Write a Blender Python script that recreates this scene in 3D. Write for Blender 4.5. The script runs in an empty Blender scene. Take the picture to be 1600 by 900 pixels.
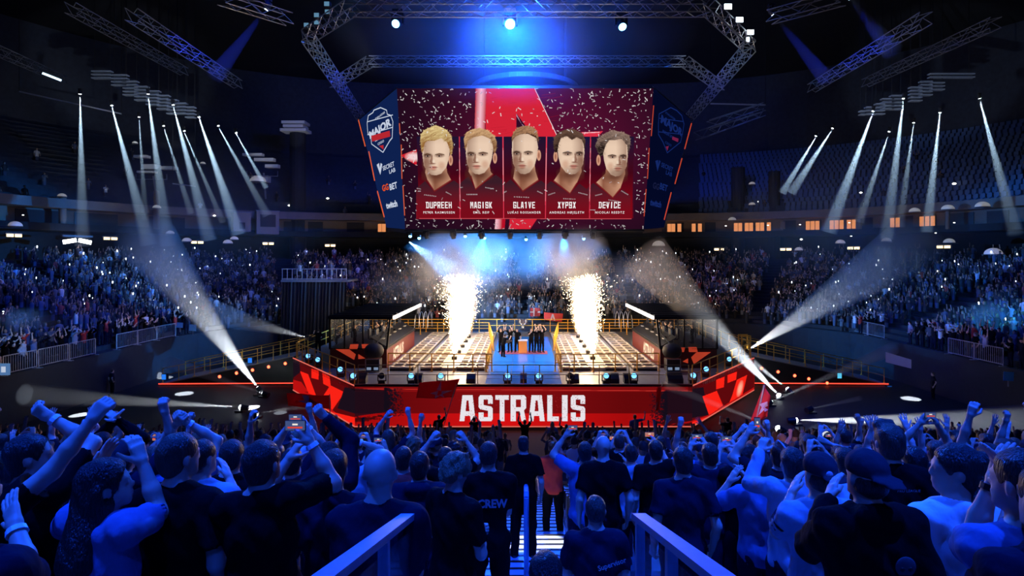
import bpy, math, random
import numpy as np
from mathutils import Vector, Matrix

random.seed(11)
RNG = np.random.default_rng(11)
SC = bpy.context.scene
COL = SC.collection

# ------------------------------------------------------------------ camera
CAMZ, FPX, CX, CY = 9.7, 900.0, 818.0, 400.0
cam_data = bpy.data.cameras.new('camera')
cam_data.sensor_width = 36.0
cam_data.lens = 36.0 * FPX / 1600.0
cam_data.shift_x = -(CX - 800.0) / 1600.0
cam_data.shift_y = -(450.0 - CY) / 1600.0
cam_data.clip_start = 0.05
cam_data.clip_end = 400
cam = bpy.data.objects.new('camera', cam_data)
cam.location = (0, 0, CAMZ)
cam.rotation_euler = (math.pi / 2, 0, 0)
COL.objects.link(cam)
SC.camera = cam

# ------------------------------------------------------------------ world, exposure
W = bpy.data.worlds.new('arena_dark')
SC.world = W
W.use_nodes = True
W.node_tree.nodes['Background'].inputs[0].default_value = (0.05, 0.10, 0.30, 1)
W.node_tree.nodes['Background'].inputs[1].default_value = 0.03
SC.view_settings.view_transform = 'Standard'
SC.view_settings.look = 'None'
SC.view_settings.exposure = 0.0
SC.view_settings.gamma = 1.0
SC.view_settings.use_curve_mapping = False

def P(px, py, d):
    """the point of the hall that lies d metres ahead on the line of sight of a photo pixel"""
    return Vector(((px - CX) / FPX * d, d, CAMZ + (CY - py) / FPX * d))

def aim(o, target):
    o.rotation_euler = (Vector(target) - o.location).to_track_quat('-Z', 'Y').to_euler()

def spot(name, loc, target, power, color, angle, blend=0.4, radius=0.15):
    l = bpy.data.lights.new(name, 'SPOT')
    l.energy = power
    l.color = color
    l.spot_size = math.radians(angle)
    l.spot_blend = blend
    l.shadow_soft_size = radius
    o = bpy.data.objects.new(name, l)
    o.location = loc
    aim(o, target)
    COL.objects.link(o)
    return o

def point_light(name, loc, power, color, radius=0.3):
    l = bpy.data.lights.new(name, 'POINT')
    l.energy = power
    l.color = color
    l.shadow_soft_size = radius
    o = bpy.data.objects.new(name, l)
    o.location = loc
    COL.objects.link(o)
    return o

# house lights: blue washes hung in the roof over the tribune and the stands
BLUE = (0.006, 0.065, 1.0)
NAVY = (0.01, 0.05, 1.0)
for x, y, z, tx, ty, tz, e, a in (
        (-6.5, 3.0, 24, -5.0, 4.6, 6.4, 27000, 44), (6.5, 3.0, 24, 5.0, 4.6, 6.4, 30000, 44),
        (0.0, 3.0, 24, 0.0, 6.0, 6.0, 9000, 40), (0.0, -4.0, 18, 0.0, 5.0, 6.5, 1500, 90)):
    spot('blue_wash_light', (x, y, z), (tx, ty, tz), e, BLUE, a, 0.8, 0.25)
for x, y, z, tx, ty, tz, e, a, c in (
        (-14, 34, 30, -37, 46, 5.5, 30000, 46, NAVY), (-10, 40, 31, -28, 66, 6.5, 28000, 44, NAVY),
        (14, 34, 30, 37, 44, 5.5, 32000, 46, NAVY), (12, 40, 31, 29, 64, 6.5, 14000, 42, NAVY),
        (0, 42, 31, 2, 68, 6.5, 7000, 60, (0.12, 0.16, 0.6)),
        (-20, 40, 32, -34, 34, 4, 3000, 30, (0.3, 0.55, 1.0)), (20, 40, 32, 33, 36, 4, 2600, 30, (0.3, 0.55, 1.0)),
        (-4, 40, 33, -33, 52, 5, 2200, 26, (0.7, 0.8, 1.0)), (6, 40, 33, 31, 54, 5, 3000, 26, (0.7, 0.8, 1.0)),
        (-12, 46, 33, -38, 66, 20, 2500, 60, (0.1, 0.3, 1.0)), (12, 46, 33, 38, 66, 20, 1300, 60, (0.1, 0.3, 1.0)),
        (0, 30, 30, -10, 64, 6, 2600, 30, (1.0, 0.75, 0.65)), (0, 30, 30, 9, 64, 6, 2600, 30, (1.0, 0.75, 0.65))):
    spot('stand_wash_light', (x, y, z), (tx, ty, tz), e, c, a, 0.9, 0.3)
# stage key lights from the front of the roof, warm fill and the blue lane light
for x in (-9, 0, 9):
    spot('stage_key_light', (x * 0.6, 37, 20), (x * 0.7, 42, 2.4), 2600, (1.0, 0.86, 0.7), 50, 0.6, 0.3)
spot('blue_floor_light', (13, 22, 24), (20, 31, 0), 26000, BLUE, 40, 0.9, 0.3)
spot('stage_lane_light', (0, 33, 22), (0, 40, 2.4), 16000, (0.05, 0.35, 1.0), 24, 0.5, 0.2)

# ------------------------------------------------------------------ helpers
def tag(o, label=None, cat=None, group=None, kind=None):
    if label: o['label'] = label
    if cat: o['category'] = cat
    if group: o['group'] = group
    if kind: o['kind'] = kind
    return o

def thing(name, label, cat, loc=(0, 0, 0), group=None, rz=0.0):
    o = bpy.data.objects.new(name, None)
    o.empty_display_size = 0.1
    o.location = loc
    o.rotation_euler = (0, 0, rz)
    COL.objects.link(o)
    return tag(o, label, cat, group)

def kids(o):
    return [c for c in COL.objects if c.parent == o]

def link_obj(name, me, parent=None, mats=(), world=False):
    o = bpy.data.objects.new(name, me)
    for m in mats:
        if len(me.materials) < len(mats):
            me.materials.append(m)
    COL.objects.link(o)
    if parent is not None:
        o.parent = parent
        if world:
            p = parent
            while p.parent is not None:
                p = p.parent
            if parent.parent is None:
                o.matrix_parent_inverse = (Matrix.Translation(p.location) @ p.rotation_euler.to_matrix().to_4x4()).inverted()
    return o

def np_mesh(name, V, Fs, smooth=False):
    """a mesh from arrays; Fs is an (n,k) face array or a list of them"""
    me = bpy.data.meshes.new(name)
    V = np.asarray(V, np.float32)
    if not isinstance(Fs, list): Fs = [Fs]
    Fs = [np.asarray(f, np.int32) for f in Fs if len(f)]
    me.vertices.add(len(V))
    me.vertices.foreach_set('co', V.ravel())
    nl = sum(f.size for f in Fs); nf = sum(len(f) for f in Fs)
    me.loops.add(nl)
    me.loops.foreach_set('vertex_index', np.concatenate([f.ravel() for f in Fs]))
    me.polygons.add(nf)
    tot = np.concatenate([np.full(len(f), f.shape[1], np.int32) for f in Fs])
    me.polygons.foreach_set('loop_start', np.concatenate([[0], np.cumsum(tot)[:-1]]).astype(np.int32))
    me.polygons.foreach_set('loop_total', tot)
    me.polygons.foreach_set('use_smooth', np.full(nf, smooth, bool))
    me.update(calc_edges=True)
    return me

def set_colors(me, C, name='Col'):
    a = me.color_attributes.new(name, 'FLOAT_COLOR', 'POINT')
    C = np.asarray(C, np.float32)
    if C.shape[1] == 3:
        C = np.concatenate([C, np.ones((len(C), 1), np.float32)], 1)
    a.data.foreach_set('color', C.ravel())

def mat(name, color, rough=0.6, metal=0.0, emit=None, strength=1.0, bump=0.0, bscale=40, vary=0.0, alpha=None, spec=0.5, stretch=None):
    m = bpy.data.materials.new(name)
    m.use_nodes = True
    nt = m.node_tree
    b = nt.nodes['Principled BSDF']
    b.inputs['Base Color'].default_value = (*color, 1)
    b.inputs['Roughness'].default_value = rough
    b.inputs['Metallic'].default_value = metal
    b.inputs['Specular IOR Level'].default_value = spec
    if emit:
        b.inputs['Emission Color'].default_value = (*emit, 1)
        b.inputs['Emission Strength'].default_value = strength
        m.cycles.emission_sampling = 'NONE'
    if alpha is not None:
        b.inputs['Alpha'].default_value = alpha
    if bump or vary:
        tc = nt.nodes.new('ShaderNodeTexCoord')
        n = nt.nodes.new('ShaderNodeTexNoise')
        n.inputs['Scale'].default_value = bscale
        n.inputs['Detail'].default_value = 3
        if stretch:
            mp = nt.nodes.new('ShaderNodeMapping'); mp.inputs['Scale'].default_value = stretch
            nt.links.new(tc.outputs['Object'], mp.inputs['Vector']); nt.links.new(mp.outputs['Vector'], n.inputs['Vector'])
        else: nt.links.new(tc.outputs['Object'], n.inputs['Vector'])
        if bump:
            bp = nt.nodes.new('ShaderNodeBump')
            bp.inputs['Strength'].default_value = bump
            bp.inputs['Distance'].default_value = 0.02
            nt.links.new(n.outputs['Fac'], bp.inputs['Height'])
            nt.links.new(bp.outputs['Normal'], b.inputs['Normal'])
        if vary:
            r = nt.nodes.new('ShaderNodeMapRange')
            r.inputs['To Min'].default_value = 1 - vary
            r.inputs['To Max'].default_value = 1 + vary
            mx = nt.nodes.new('ShaderNodeMix'); mx.data_type = 'RGBA'; mx.blend_type = 'MULTIPLY'
            mx.inputs[0].default_value = 1.0
            mx.inputs[6].default_value = (*color, 1)
            nt.links.new(n.outputs['Fac'], r.inputs['Value'])
            nt.links.new(r.outputs['Result'], mx.inputs[7])
            nt.links.new(mx.outputs[2], b.inputs['Base Color'])
    return m

def glow(name, color, strength, sample=False):
    m = bpy.data.materials.new(name)
    m.use_nodes = True
    nt = m.node_tree
    nt.nodes.remove(nt.nodes['Principled BSDF'])
    e = nt.nodes.new('ShaderNodeEmission')
    e.inputs[0].default_value = (*color, 1)
    e.inputs[1].default_value = strength
    nt.links.new(e.outputs[0], nt.nodes['Material Output'].inputs['Surface'])
    if not sample: m.cycles.emission_sampling = 'NONE'
    return m

def led_material(name, strength=1.0):
    """a screen: every lamp of it gives off the colour stored for it"""
    m = glow(name, (1, 1, 1), strength)
    nt = m.node_tree
    a = nt.nodes.new('ShaderNodeVertexColor'); a.layer_name = 'Col'
    nt.links.new(a.outputs['Color'], nt.nodes['Emission'].inputs[0])
    return m

def color_attr_material(name, rough=0.7):
    m = mat(name, (0.5, 0.5, 0.5), rough)
    nt = m.node_tree
    a = nt.nodes.new('ShaderNodeVertexColor'); a.layer_name = 'Col'
    nt.links.new(a.outputs['Color'], nt.nodes['Principled BSDF'].inputs['Base Color'])
    return m

class MB:
    """collects shapes and links them as ONE mesh object"""
    def __init__(self): self.v = []; self.f = []
    def add(self, vs, fs):
        n = len(self.v)
        self.v += [tuple(p) for p in vs]
        self.f += [tuple(i + n for i in f) for f in fs]
        return self
    def box(self, c, s, rz=0.0, M=None):
        x, y, z = s[0] / 2, s[1] / 2, s[2] / 2
        vs = [Vector(p) for p in ((-x, -y, -z), (x, -y, -z), (x, y, -z), (-x, y, -z), (-x, -y, z), (x, -y, z), (x, y, z), (-x, y, z))]
        R = M if M is not None else Matrix.Rotation(rz, 3, 'Z')
        return self.add([R @ p + Vector(c) for p in vs], [(0, 3, 2, 1), (4, 5, 6, 7), (0, 1, 5, 4), (1, 2, 6, 5), (2, 3, 7, 6), (3, 0, 4, 7)])
    def bar(self, p, q, w, h=None, up=(0, 0, 1)):
        p, q = Vector(p), Vector(q)
        h = w if h is None else h
        d = q - p
        if d.length < 1e-6: return self
        y = d.normalized()
        u = Vector(up)
        x = y.cross(u)
        if x.length < 1e-3: x = y.cross(Vector((0, 1, 0)))
        x.normalize(); z = x.cross(y)
        M = Matrix((x, y, z)).transposed()
        return self.box((p + q) / 2, (w, d.length, h), M=M)
    def tube(self, p, q, r, n=8, r2=None, caps=True):
        p, q = Vector(p), Vector(q)
        r2 = r if r2 is None else r2
        y = (q - p).normalized()
        x = y.orthogonal().normalized(); z = y.cross(x)
        vs = []
        for c, rr in ((p, r), (q, r2)):
            for i in range(n):
                a = 2 * math.pi * i / n
                vs.append(c + (x * math.cos(a) + z * math.sin(a)) * rr)
        fs = [(i, (i + 1) % n, n + (i + 1) % n, n + i) for i in range(n)]
        if caps: fs += [tuple(range(n - 1, -1, -1)), tuple(range(n, 2 * n))]
        return self.add(vs, fs)
    def path(self, pts, r, n=6):
        for a, b in zip(pts, pts[1:]): self.tube(a, b, r, n)
        return self
    def ball(self, c, r, nu=12, nv=8, v0=-1.0, v1=1.0, sc=(1, 1, 1)):
        c = Vector(c); vs = []; fs = []
        a0, a1 = math.asin(v0), math.asin(v1)
        for j in range(nv + 1):
            a = a0 + (a1 - a0) * j / nv
            for i in range(nu):
                b = 2 * math.pi * i / nu
                vs.append(c + Vector((math.cos(a) * math.cos(b) * sc[0], math.cos(a) * math.sin(b) * sc[1], math.sin(a) * sc[2])) * r)
        for j in range(nv):
            for i in range(nu):
                fs.append((j * nu + i, j * nu + (i + 1) % nu, (j + 1) * nu + (i + 1) % nu, (j + 1) * nu + i))
        return self.add(vs, fs)
    def prism(self, poly, z0, z1):
        n = len(poly)
        vs = [(x, y, z0) for x, y in poly] + [(x, y, z1) for x, y in poly]
        fs = [(i, (i + 1) % n, n + (i + 1) % n, n + i) for i in range(n)] + [tuple(range(n - 1, -1, -1)), tuple(range(n, 2 * n))]
        return self.add(vs, fs)
    def slab(self, poly, t):
        """a flat polygon of 3-D points given the thickness vector t"""
        t = Vector(t); n = len(poly)
        vs = [Vector(p) for p in poly] + [Vector(p) + t for p in poly]
        fs = [(i, (i + 1) % n, n + (i + 1) % n, n + i) for i in range(n)] + [tuple(range(n - 1, -1, -1)), tuple(range(n, 2 * n))]
        return self.add(vs, fs)
    def build(self, name, m, parent=None, smooth=False, world=False, bevel=0.0):
        me = bpy.data.meshes.new(name)
        me.from_pydata([tuple(p) for p in self.v], [], self.f)
        me.update()
        if smooth:
            me.polygons.foreach_set('use_smooth', np.ones(len(me.polygons), bool))
        o = link_obj(name, me, parent, (m,), world)
        if bevel:
            b = o.modifiers.new('soft_edges', 'BEVEL'); b.width = bevel; b.segments = 2; b.limit_method = 'ANGLE'
        return o

def dup(root, loc=None, rz=None, label=None, group=None):
    """a copy of a thing with copies of its parts and sub-parts"""
    r = root.copy(); COL.objects.link(r)
    if loc is not None: r.location = loc
    if rz is not None: r.rotation_euler = (0, 0, rz)
    if label: r['label'] = label
    if group: r['group'] = group
    for ch in root.children:
        c = ch.copy(); COL.objects.link(c); c.parent = r
        for g in ch.children:
            d = g.copy(); COL.objects.link(d); d.parent = c
    return r

def text_mesh(name, body, origin, u, v, height, m, parent=None, bold=0.0, sx=1.0, align='CENTER', depth=0.0, shear=0.0, spacing=1.0, world=True, width=None):
    """lettering laid in the plane (u right, v up) with its baseline at origin"""
    cu = bpy.data.curves.new(name, 'FONT')
    cu.body = body
    cu.align_x = align
    cu.offset = bold
    cu.shear = shear
    cu.space_character = spacing
    cu.resolution_u = 2
    cu.extrude = depth
    t = bpy.data.objects.new(name, cu)
    me = bpy.data.meshes.new_from_object(t)
    bpy.data.objects.remove(t)
    bpy.data.curves.remove(cu)
    u, v = Vector(u).normalized(), Vector(v).normalized()
    k = height / 0.69
    n = u.cross(v)
    if width:
        xs = [q.co.x for q in me.vertices]
        sx = width / ((max(xs) - min(xs)) * k)
    M = Matrix((u * k * sx, v * k, n * k)).transposed().to_4x4()
    M.translation = Vector(origin)
    me.transform(M)
    me.materials.clear()
    o = link_obj(name, me, parent, (m,), world)
    return o

# ------------------------------------------------------------------ materials
M_CONC = mat('dark_concrete', (0.018, 0.021, 0.028), 0.8, bump=0.3, bscale=3, vary=0.3)
M_FLOOR = mat('black_floor', (0.009, 0.010, 0.013), 0.65, bump=0.05, bscale=2, vary=0.3)
M_STEP = mat('tribune_plank', (0.10, 0.11, 0.13), 0.5, bump=0.2, bscale=6, vary=0.25)
M_CEIL = mat('dark_ceiling', (0.012, 0.014, 0.02), 0.9, bump=0.2, bscale=1, vary=0.4)
M_TAN = mat('suite_front', (0.22, 0.16, 0.13), 0.7, vary=0.15, bscale=1)
M_BLACK = mat('black_metal', (0.012, 0.012, 0.014), 0.45, 0.3, bump=0.05)
M_CASE = mat('black_plastic', (0.015, 0.015, 0.018), 0.4, vary=0.2, bscale=9)
M_STEEL = mat('truss_aluminium', (0.45, 0.47, 0.5), 0.35, 0.8, vary=0.2, bscale=12)
M_GALV = mat('galvanised_steel', (0.5, 0.52, 0.55), 0.4, 0.6, vary=0.2, bscale=10)
M_YEL = mat('yellow_paint', (0.85, 0.42, 0.04), 0.45, vary=0.15, bscale=14)
M_WHITE = mat('white_paint', (0.75, 0.75, 0.75), 0.5, vary=0.08, bscale=10)
M_GREY = mat('grey_paint', (0.22, 0.23, 0.25), 0.5, vary=0.15, bscale=6)
M_GLASS = mat('thin_glass', (0.6, 0.7, 0.8), 0.05, alpha=0.12)
M_RAIL = mat('brushed_rail', (0.20, 0.42, 0.62), 0.4, 0.1, vary=0.15, bscale=20)
G_WHITE = glow('lamp_white', (0.85, 0.93, 1.0), 14)
G_LENS = glow('lamp_blue_lens', (0.15, 0.5, 1.0), 2.2)
G_RED = glow('lamp_red', (1.0, 0.10, 0.04), 6)
G_REDLINE = glow('led_red_line', (1.0, 0.07, 0.04), 1.6)
G_WARM = glow('lamp_warm', (1.0, 0.72, 0.35), 3)
G_TUBE = glow('tube_white', (1.0, 0.9, 0.8), 5)
G_ORANGE = glow('window_orange', (1.0, 0.36, 0.13), 0.75)
M_LENSOFF = mat('dark_lens', (0.05, 0.05, 0.06), 0.15)
# ================================================================== the hall
BX, BY0, BY1, BR = 29.0, 46.0, 58.0, 12.0       # inner edge of the oval: straight sides, round corners, straight back
def bowl(s, r):
    """point and outward normal on the oval: s runs metres of the inner edge from the left front to the right front"""
    L1, LA, L2 = BY0 + 10, BR * math.pi / 2, 2 * (BX - BR)
    if s < L1: return (-BX - r, -10 + s, -1.0, 0.0)
    s -= L1
    if s < LA:
        a = math.pi - s / BR
        return (-(BX - BR) + (BR + r) * math.cos(a), BY0 + (BR + r) * math.sin(a), math.cos(a), math.sin(a))
    s -= LA
    if s < L2: return (-(BX - BR) + s, BY1 + r, 0.0, 1.0)
    s -= L2
    if s < LA:
        a = math.pi / 2 - s / BR
        return ((BX - BR) + (BR + r) * math.cos(a), BY0 + (BR + r) * math.sin(a), math.cos(a), math.sin(a))
    s -= LA
    return (BX + r, BY0 - s, 1.0, 0.0)
BLEN = 2 * (BY0 + 10) + 2 * BR * math.pi / 2 + 2 * (BX - BR)
def bowl_s():
    out = []
    L1, LA, L2 = BY0 + 10, BR * math.pi / 2, 2 * (BX - BR)
    out += [0, L1 * .5, L1]
    out += [L1 + LA * k / 14 for k in range(1, 15)]
    out += [L1 + LA + L2 * .5, L1 + LA + L2]
    out += [L1 + LA + L2 + LA * k / 14 for k in range(1, 15)]
    out += [BLEN - L1 * .5, BLEN]
    return out
BOWL_S = bowl_s()
def loft(name, profile, m, kind='structure'):
    V = []; Fc = []
    n = len(profile)
    for s in BOWL_S:
        for r, z in profile:
            x, y, _, _ = bowl(s, r); V.append((x, y, z))
    for i in range(len(BOWL_S) - 1):
        for j in range(n - 1):
            a = i * n + j
            Fc.append((a, a + n, a + n + 1, a + 1))
    me = np_mesh(name, V, np.array(Fc))
    o = link_obj(name, me, None, (m,))
    return tag(o, kind=kind)
def bowl_px(px, r):
    """where the oval at offset r is seen at a photo column: the point, its normal and s"""
    best = None
    for k in range(0, 1600):
        s = 12 + (BLEN - 24) * k / 1599
        x, y, nx, ny = bowl(s, r)
        if y < 3: continue
        e = abs(CX + FPX * x / y - px)
        if best is None or e < best[0]: best = (e, x, y, nx, ny, s)
    return best[1:]

b = MB().box((0, 40, -0.15), (150, 130, 0.3)); tag(b.build('floor', M_FLOOR), kind='structure')
b = MB().box((0, 40, 38.2), (150, 130, 0.4)); tag(b.build('ceiling', M_CEIL), kind='structure')
LZ0, LZ1, NROW = 3.0, 9.3, 20
prof = [(0, 0), (0, LZ0)]
for k in range(NROW):
    z = LZ0 + (LZ1 - LZ0) * k / NROW
    prof += [(0.9 * k + (0.0 if k else 0.02), z), (0.9 * (k + 1), z)]
prof += [(18.0, LZ1), (24.0, LZ1), (24.0, 12.2)]
loft('floor_lower_stand', prof, M_CONC)
loft('ceiling_concourse', [(24.2, 12.2), (18.4, 12.2), (18.4, 12.9), (20.5, 12.9)], M_CEIL)
loft('wall_suites', [(20.5, 12.9), (20.5, 14.4), (18.0, 14.4)], M_TAN)
loft('trim_fascia', [(18.0, 14.4), (18.0, 15.3), (18.3, 15.3), (18.3, 14.9), (19.0, 14.9)], mat('fascia', (0.17, 0.14, 0.14), 0.6, vary=0.2, bscale=1))
prof = [(18.3, 14.9)]
for k in range(18):
    z = 15.0 + 0.62 * k
    prof += [(18.9 + k, z), (19.9 + k, z)]
prof += [(37.0, 26.2), (37.0, 38.0)]
loft('floor_upper_stand', prof, mat('upper_stand', (0.03, 0.04, 0.06), 0.8, bump=0.3, bscale=2, vary=0.4))
tag(MB().box((0, -8, 15), (110, 0.4, 60)).build('wall_behind_tribune', M_CEIL), kind='structure')

# the tribune the photograph is taken from: planks stepping down to the floor, a stair in the middle
def tread(d):
    """height of the tribune plank d metres ahead of the camera"""
    if d > 26: return 0.0
    return max(0.0, 7.8 - 0.24 * math.floor(d / 0.8) - 0.12)
left_, right_, aisle_ = MB(), MB(), MB()
for k in range(-4, 32):
    z = 7.8 - 0.24 * k - 0.12
    if z < 0.06: break
    for mb, x0, x1 in ((left_, -27, -0.62), (right_, 0.75, 27)):
        mb.box(((x0 + x1) / 2, 0.8 * k + 0.4, z / 2), (x1 - x0, 0.8, z))
    for h in (0, 1):
        zz = z + 0.06 - 0.12 * h
        aisle_.box((0.065, 0.8 * k + 0.2 + 0.4 * h, zz / 2), (1.37, 0.4, zz))
tag(left_.build('floor_tribune_west', M_STEP), kind='structure')
tag(right_.build('floor_tribune_east', M_STEP), kind='structure')
tag(aisle_.build('floor_tribune_stair', mat('stair_plank', (0.42, 0.46, 0.55), 0.45, bump=0.1, bscale=8, vary=0.2)), kind='structure')
nos = MB()
for k in range(-4, 32):
    z = 7.8 - 0.24 * k - 0.12
    for h in (0, 1):
        nos.box((0.065, 0.8 * k + 0.385 + 0.4 * h, z + 0.066 - 0.12 * h), (1.3, 0.035, 0.012))
tag(nos.build('trim_stair_nosing', M_BLACK), kind='structure')

# pillars of the hall
for i, (px, w, top, r, m) in enumerate(((465, 24, 205, 21, M_CONC), (1152, 20, 262, 21.5, M_CONC), (1211, 17, 268, 21.5, M_CONC), (246, 9, 298, 17.5, M_TAN), (97, 10, 307, 18.8, M_TAN),
                                        (1479, 6, 330, 18.2, M_TAN), (1222, 7, 346, 18.2, M_TAN), (1340, 8, 342, 18.2, M_TAN))):
    x, y, nx, ny, s = bowl_px(px, r)
    z1 = CAMZ + (CY - top) / FPX * y
    z0 = 9.3 if i < 3 else (CAMZ + (CY - 358) / FPX * y)
    tag(MB().tube((x, y, z0), (x, y, z1), w / FPX * y / 2, 16).build('pillar_%d' % (i + 1), m, smooth=False), kind='structure')
b = MB()
x, y, nx, ny, s = bowl_px(462, 20.5)
for dz, w in ((0, 3.4), (0.5, 2.6), (1.0, 3.0)):
    b.box((x, y, CAMZ + (CY - 205) / FPX * y + dz), (w, 2.0, 0.35))
tag(b.build('trim_pillar_head', M_WHITE), kind='structure')
spot('pillar_head_light', (x + 3, y - 12, 17), (x, y, CAMZ + (CY - 200) / FPX * y), 900, (0.8, 0.9, 1), 16)

# lit doors of the suites
WIN = [(1040, 3), (1079, 2), (1144, 4), (1179, 3), (1257, 3), (1295, 3), (1390, 2), (1436, 3), (588, 2), (1322, 2)]
for i, (px, n) in enumerate(WIN):
    for k in range(n):
        x, y, nx, ny, s = bowl_px(px + 5 + k * 8.2, 20.3)
        fr = MB(); pn = MB()
        a = math.atan2(-nx, ny)
        wd = 5.6 / FPX * y
        fr.box((x, y, 13.55), (wd * 1.2, 0.18, 1.3), rz=a)
        w_ = tag(fr.build('window_%d_%d' % (i + 1, k + 1), M_TAN), kind='structure')
        pn.box((x - nx * 0.12, y - ny * 0.12, 13.5), (wd, 0.06, 1.1), rz=a)
        pn.build('pane', G_ORANGE, w_)
# dark openings between the suites
for i, (px, w) in enumerate(((452, 16), (492, 22), (556, 26), (1110, 16), (1235, 18), (1278, 10), (1345, 30), (1415, 18), (1500, 40), (1560, 30), (1062, 14), (150, 60), (260, 50), (60, 60))):
    x, y, nx, ny, s = bowl_px(px, 20.4)
    tag(MB().box((x, y, 13.6), (w / FPX * y, 0.12, 1.25), rz=math.atan2(-nx, ny)).build('window_%d' % (20 + i), M_LENSOFF), kind='structure')

# press boxes on the left rim
for px, w, py0, py1, lab, dark in ((378, 25, 333, 362, 'white camera box with a small dark hatch beside the glazed press box', (-2, 8, 348, 358)), (416, 32, 331, 366, 'tan press box with a wide dark window on the stand rim', (-8, 22, 336, 355))):
    x, y, nx, ny, s = bowl_px(px, 17.4)
    t = thing('press_box', lab, 'press box', (x, y, CAMZ + (CY - py1) / FPX * y))
    H = (py1 - py0) / FPX * y; Wd = w / FPX * y
    a = math.atan2(-nx, ny)
    MB().box((0, 0, H / 2), (Wd, 1.6, H), rz=a).build('body', mat('press_box_paint', (0.30, 0.24, 0.20), 0.6, vary=0.1), t)
    c = Vector((-nx * 0.83, -ny * 0.83, (py1 - (dark[2] + dark[3]) / 2) / FPX * y))
    MB().box(c, (dark[1] / FPX * y, 0.06, (dark[3] - dark[2]) / FPX * y), rz=a).build('window_pane', M_LENSOFF, t)
    MB().box((0, 0, H + 0.06), (Wd * 1.05, 1.8, 0.12), rz=a).build('roof', M_GREY, t)

# black draped block with a guest platform on top, left of the back stand
t = thing('draped_platform', 'tall black draped block carrying a small guest platform in the left back corner', 'platform', (-20.2, 56.5, 0))
wv = MB(); n = 90; hgt = 7.2
for j in range(2):
    pass
V = []; Fc = []
for i in range(n + 1):
    x = -3.0 + 6.2 * i / n; yy = -1.2 + 0.10 * math.sin(i * 1.3) + 0.05 * math.sin(i * 0.37)
    V += [(x - 0.25, yy, 0.0), (x, yy + 0.05, hgt)]
for i in range(n): Fc.append((2 * i, 2 * i + 2, 2 * i + 3, 2 * i + 1))
link_obj('drape', np_mesh('drape', V, np.array(Fc), True), t, (mat('black_drape', (0.02, 0.024, 0.03), 0.9, bump=0.3),))
MB().box((0.1, 0.6, hgt + 0.1), (6.4, 3.6, 0.2)).build('deck', M_GREY, t)
rl = MB()
for i in range(14):
    rl.tube((-3.0 + i * 0.475, -1.1, hgt + 0.2), (-3.0 + i * 0.475, -1.1, hgt + 1.25), 0.03, 5)
for z in (0.3, 1.25): rl.tube((-3.05, -1.1, hgt + z), (3.2, -1.1, hgt + z), 0.045, 6)
rl.build('railing', M_GALV, t)
spot('block_light', (-13, 44, 18), (-20, 56.5, 8), 1500, (0.8, 0.9, 1), 14)

# the row of folding seats that stay empty in the upper stand, right of the giant screen
st = MB()
st.box((0, 0.02, 0.42), (0.46, 0.42, 0.07)).box((0, 0.24, 0.72), (0.46, 0.07, 0.58)).box((-0.25, 0.1, 0.3), (0.04, 0.3, 0.5)).box((0.25, 0.1, 0.3), (0.04, 0.3, 0.5))
M_SEAT = mat('blue_seat', (0.05, 0.10, 0.22), 0.4, vary=0.1)
seat0 = None; rest = []
for k in range(17):
    for px in np.arange(1095, 1600, 1):
        pass
    s = 0
    x0 = bowl_px(1096, 19.2 + k)[4]; x1 = BLEN - 14
    s = x0
    while s < x1:
        x, y, nx, ny = bowl(s, 19.2 + k)
        px = CX + FPX * x / y
        sc = (BR + 19.2 + k) / BR if BY0 < y else 1
        s += 0.62 / (sc if (nx not in (0.0, 1.0)) else 1)
        if px > 1600: break
        if k < 3 and (abs(px - 1152) < 14 or abs(px - 1211) < 12): continue
        rest.append((x, y, 15.0 + 0.62 * k, math.atan2(-nx, ny), px, k))
pick = [q for q in rest if 1228 < q[4] < 1335 and q[5] < 12]
pick = pick[:: max(1, len(pick) // 290)][:290]
ps = set(id(q) for q in pick)
others = [q for q in rest if id(q) not in ps]
for q in pick:
    if seat0 is None:
        seat0 = st.build('stadium_chair', M_SEAT); o = seat0
    else:
        o = seat0.copy(); COL.objects.link(o)
    o.location = q[:3]; o.rotation_euler = (0, 0, q[3])
    tag(o, 'dark blue empty seat in the upper stand to the right of the giant screen', 'seat', 'empty seats of the upper stand')
sv = np.array(st.v, np.float32); sf = np.array(st.f, np.int32)
Q = np.array([(q[0], q[1], q[2], q[3]) for q in others], np.float32)
c, s_ = np.cos(Q[:, 3])[:, None], np.sin(Q[:, 3])[:, None]
VX = sv[None, :, 0] * c - sv[None, :, 1] * s_ + Q[:, 0:1]
VY = sv[None, :, 0] * s_ + sv[None, :, 1] * c + Q[:, 1:2]
VZ = sv[None, :, 2] + Q[:, 2:3]
V = np.stack([VX, VY, VZ], 2).reshape(-1, 3)
Fc = (sf[None] + (np.arange(len(Q)) * len(sv))[:, None, None]).reshape(-1, 4)
tag(link_obj('seating', np_mesh('seating', V, Fc), None, (M_SEAT,)), kind='stuff')

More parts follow.
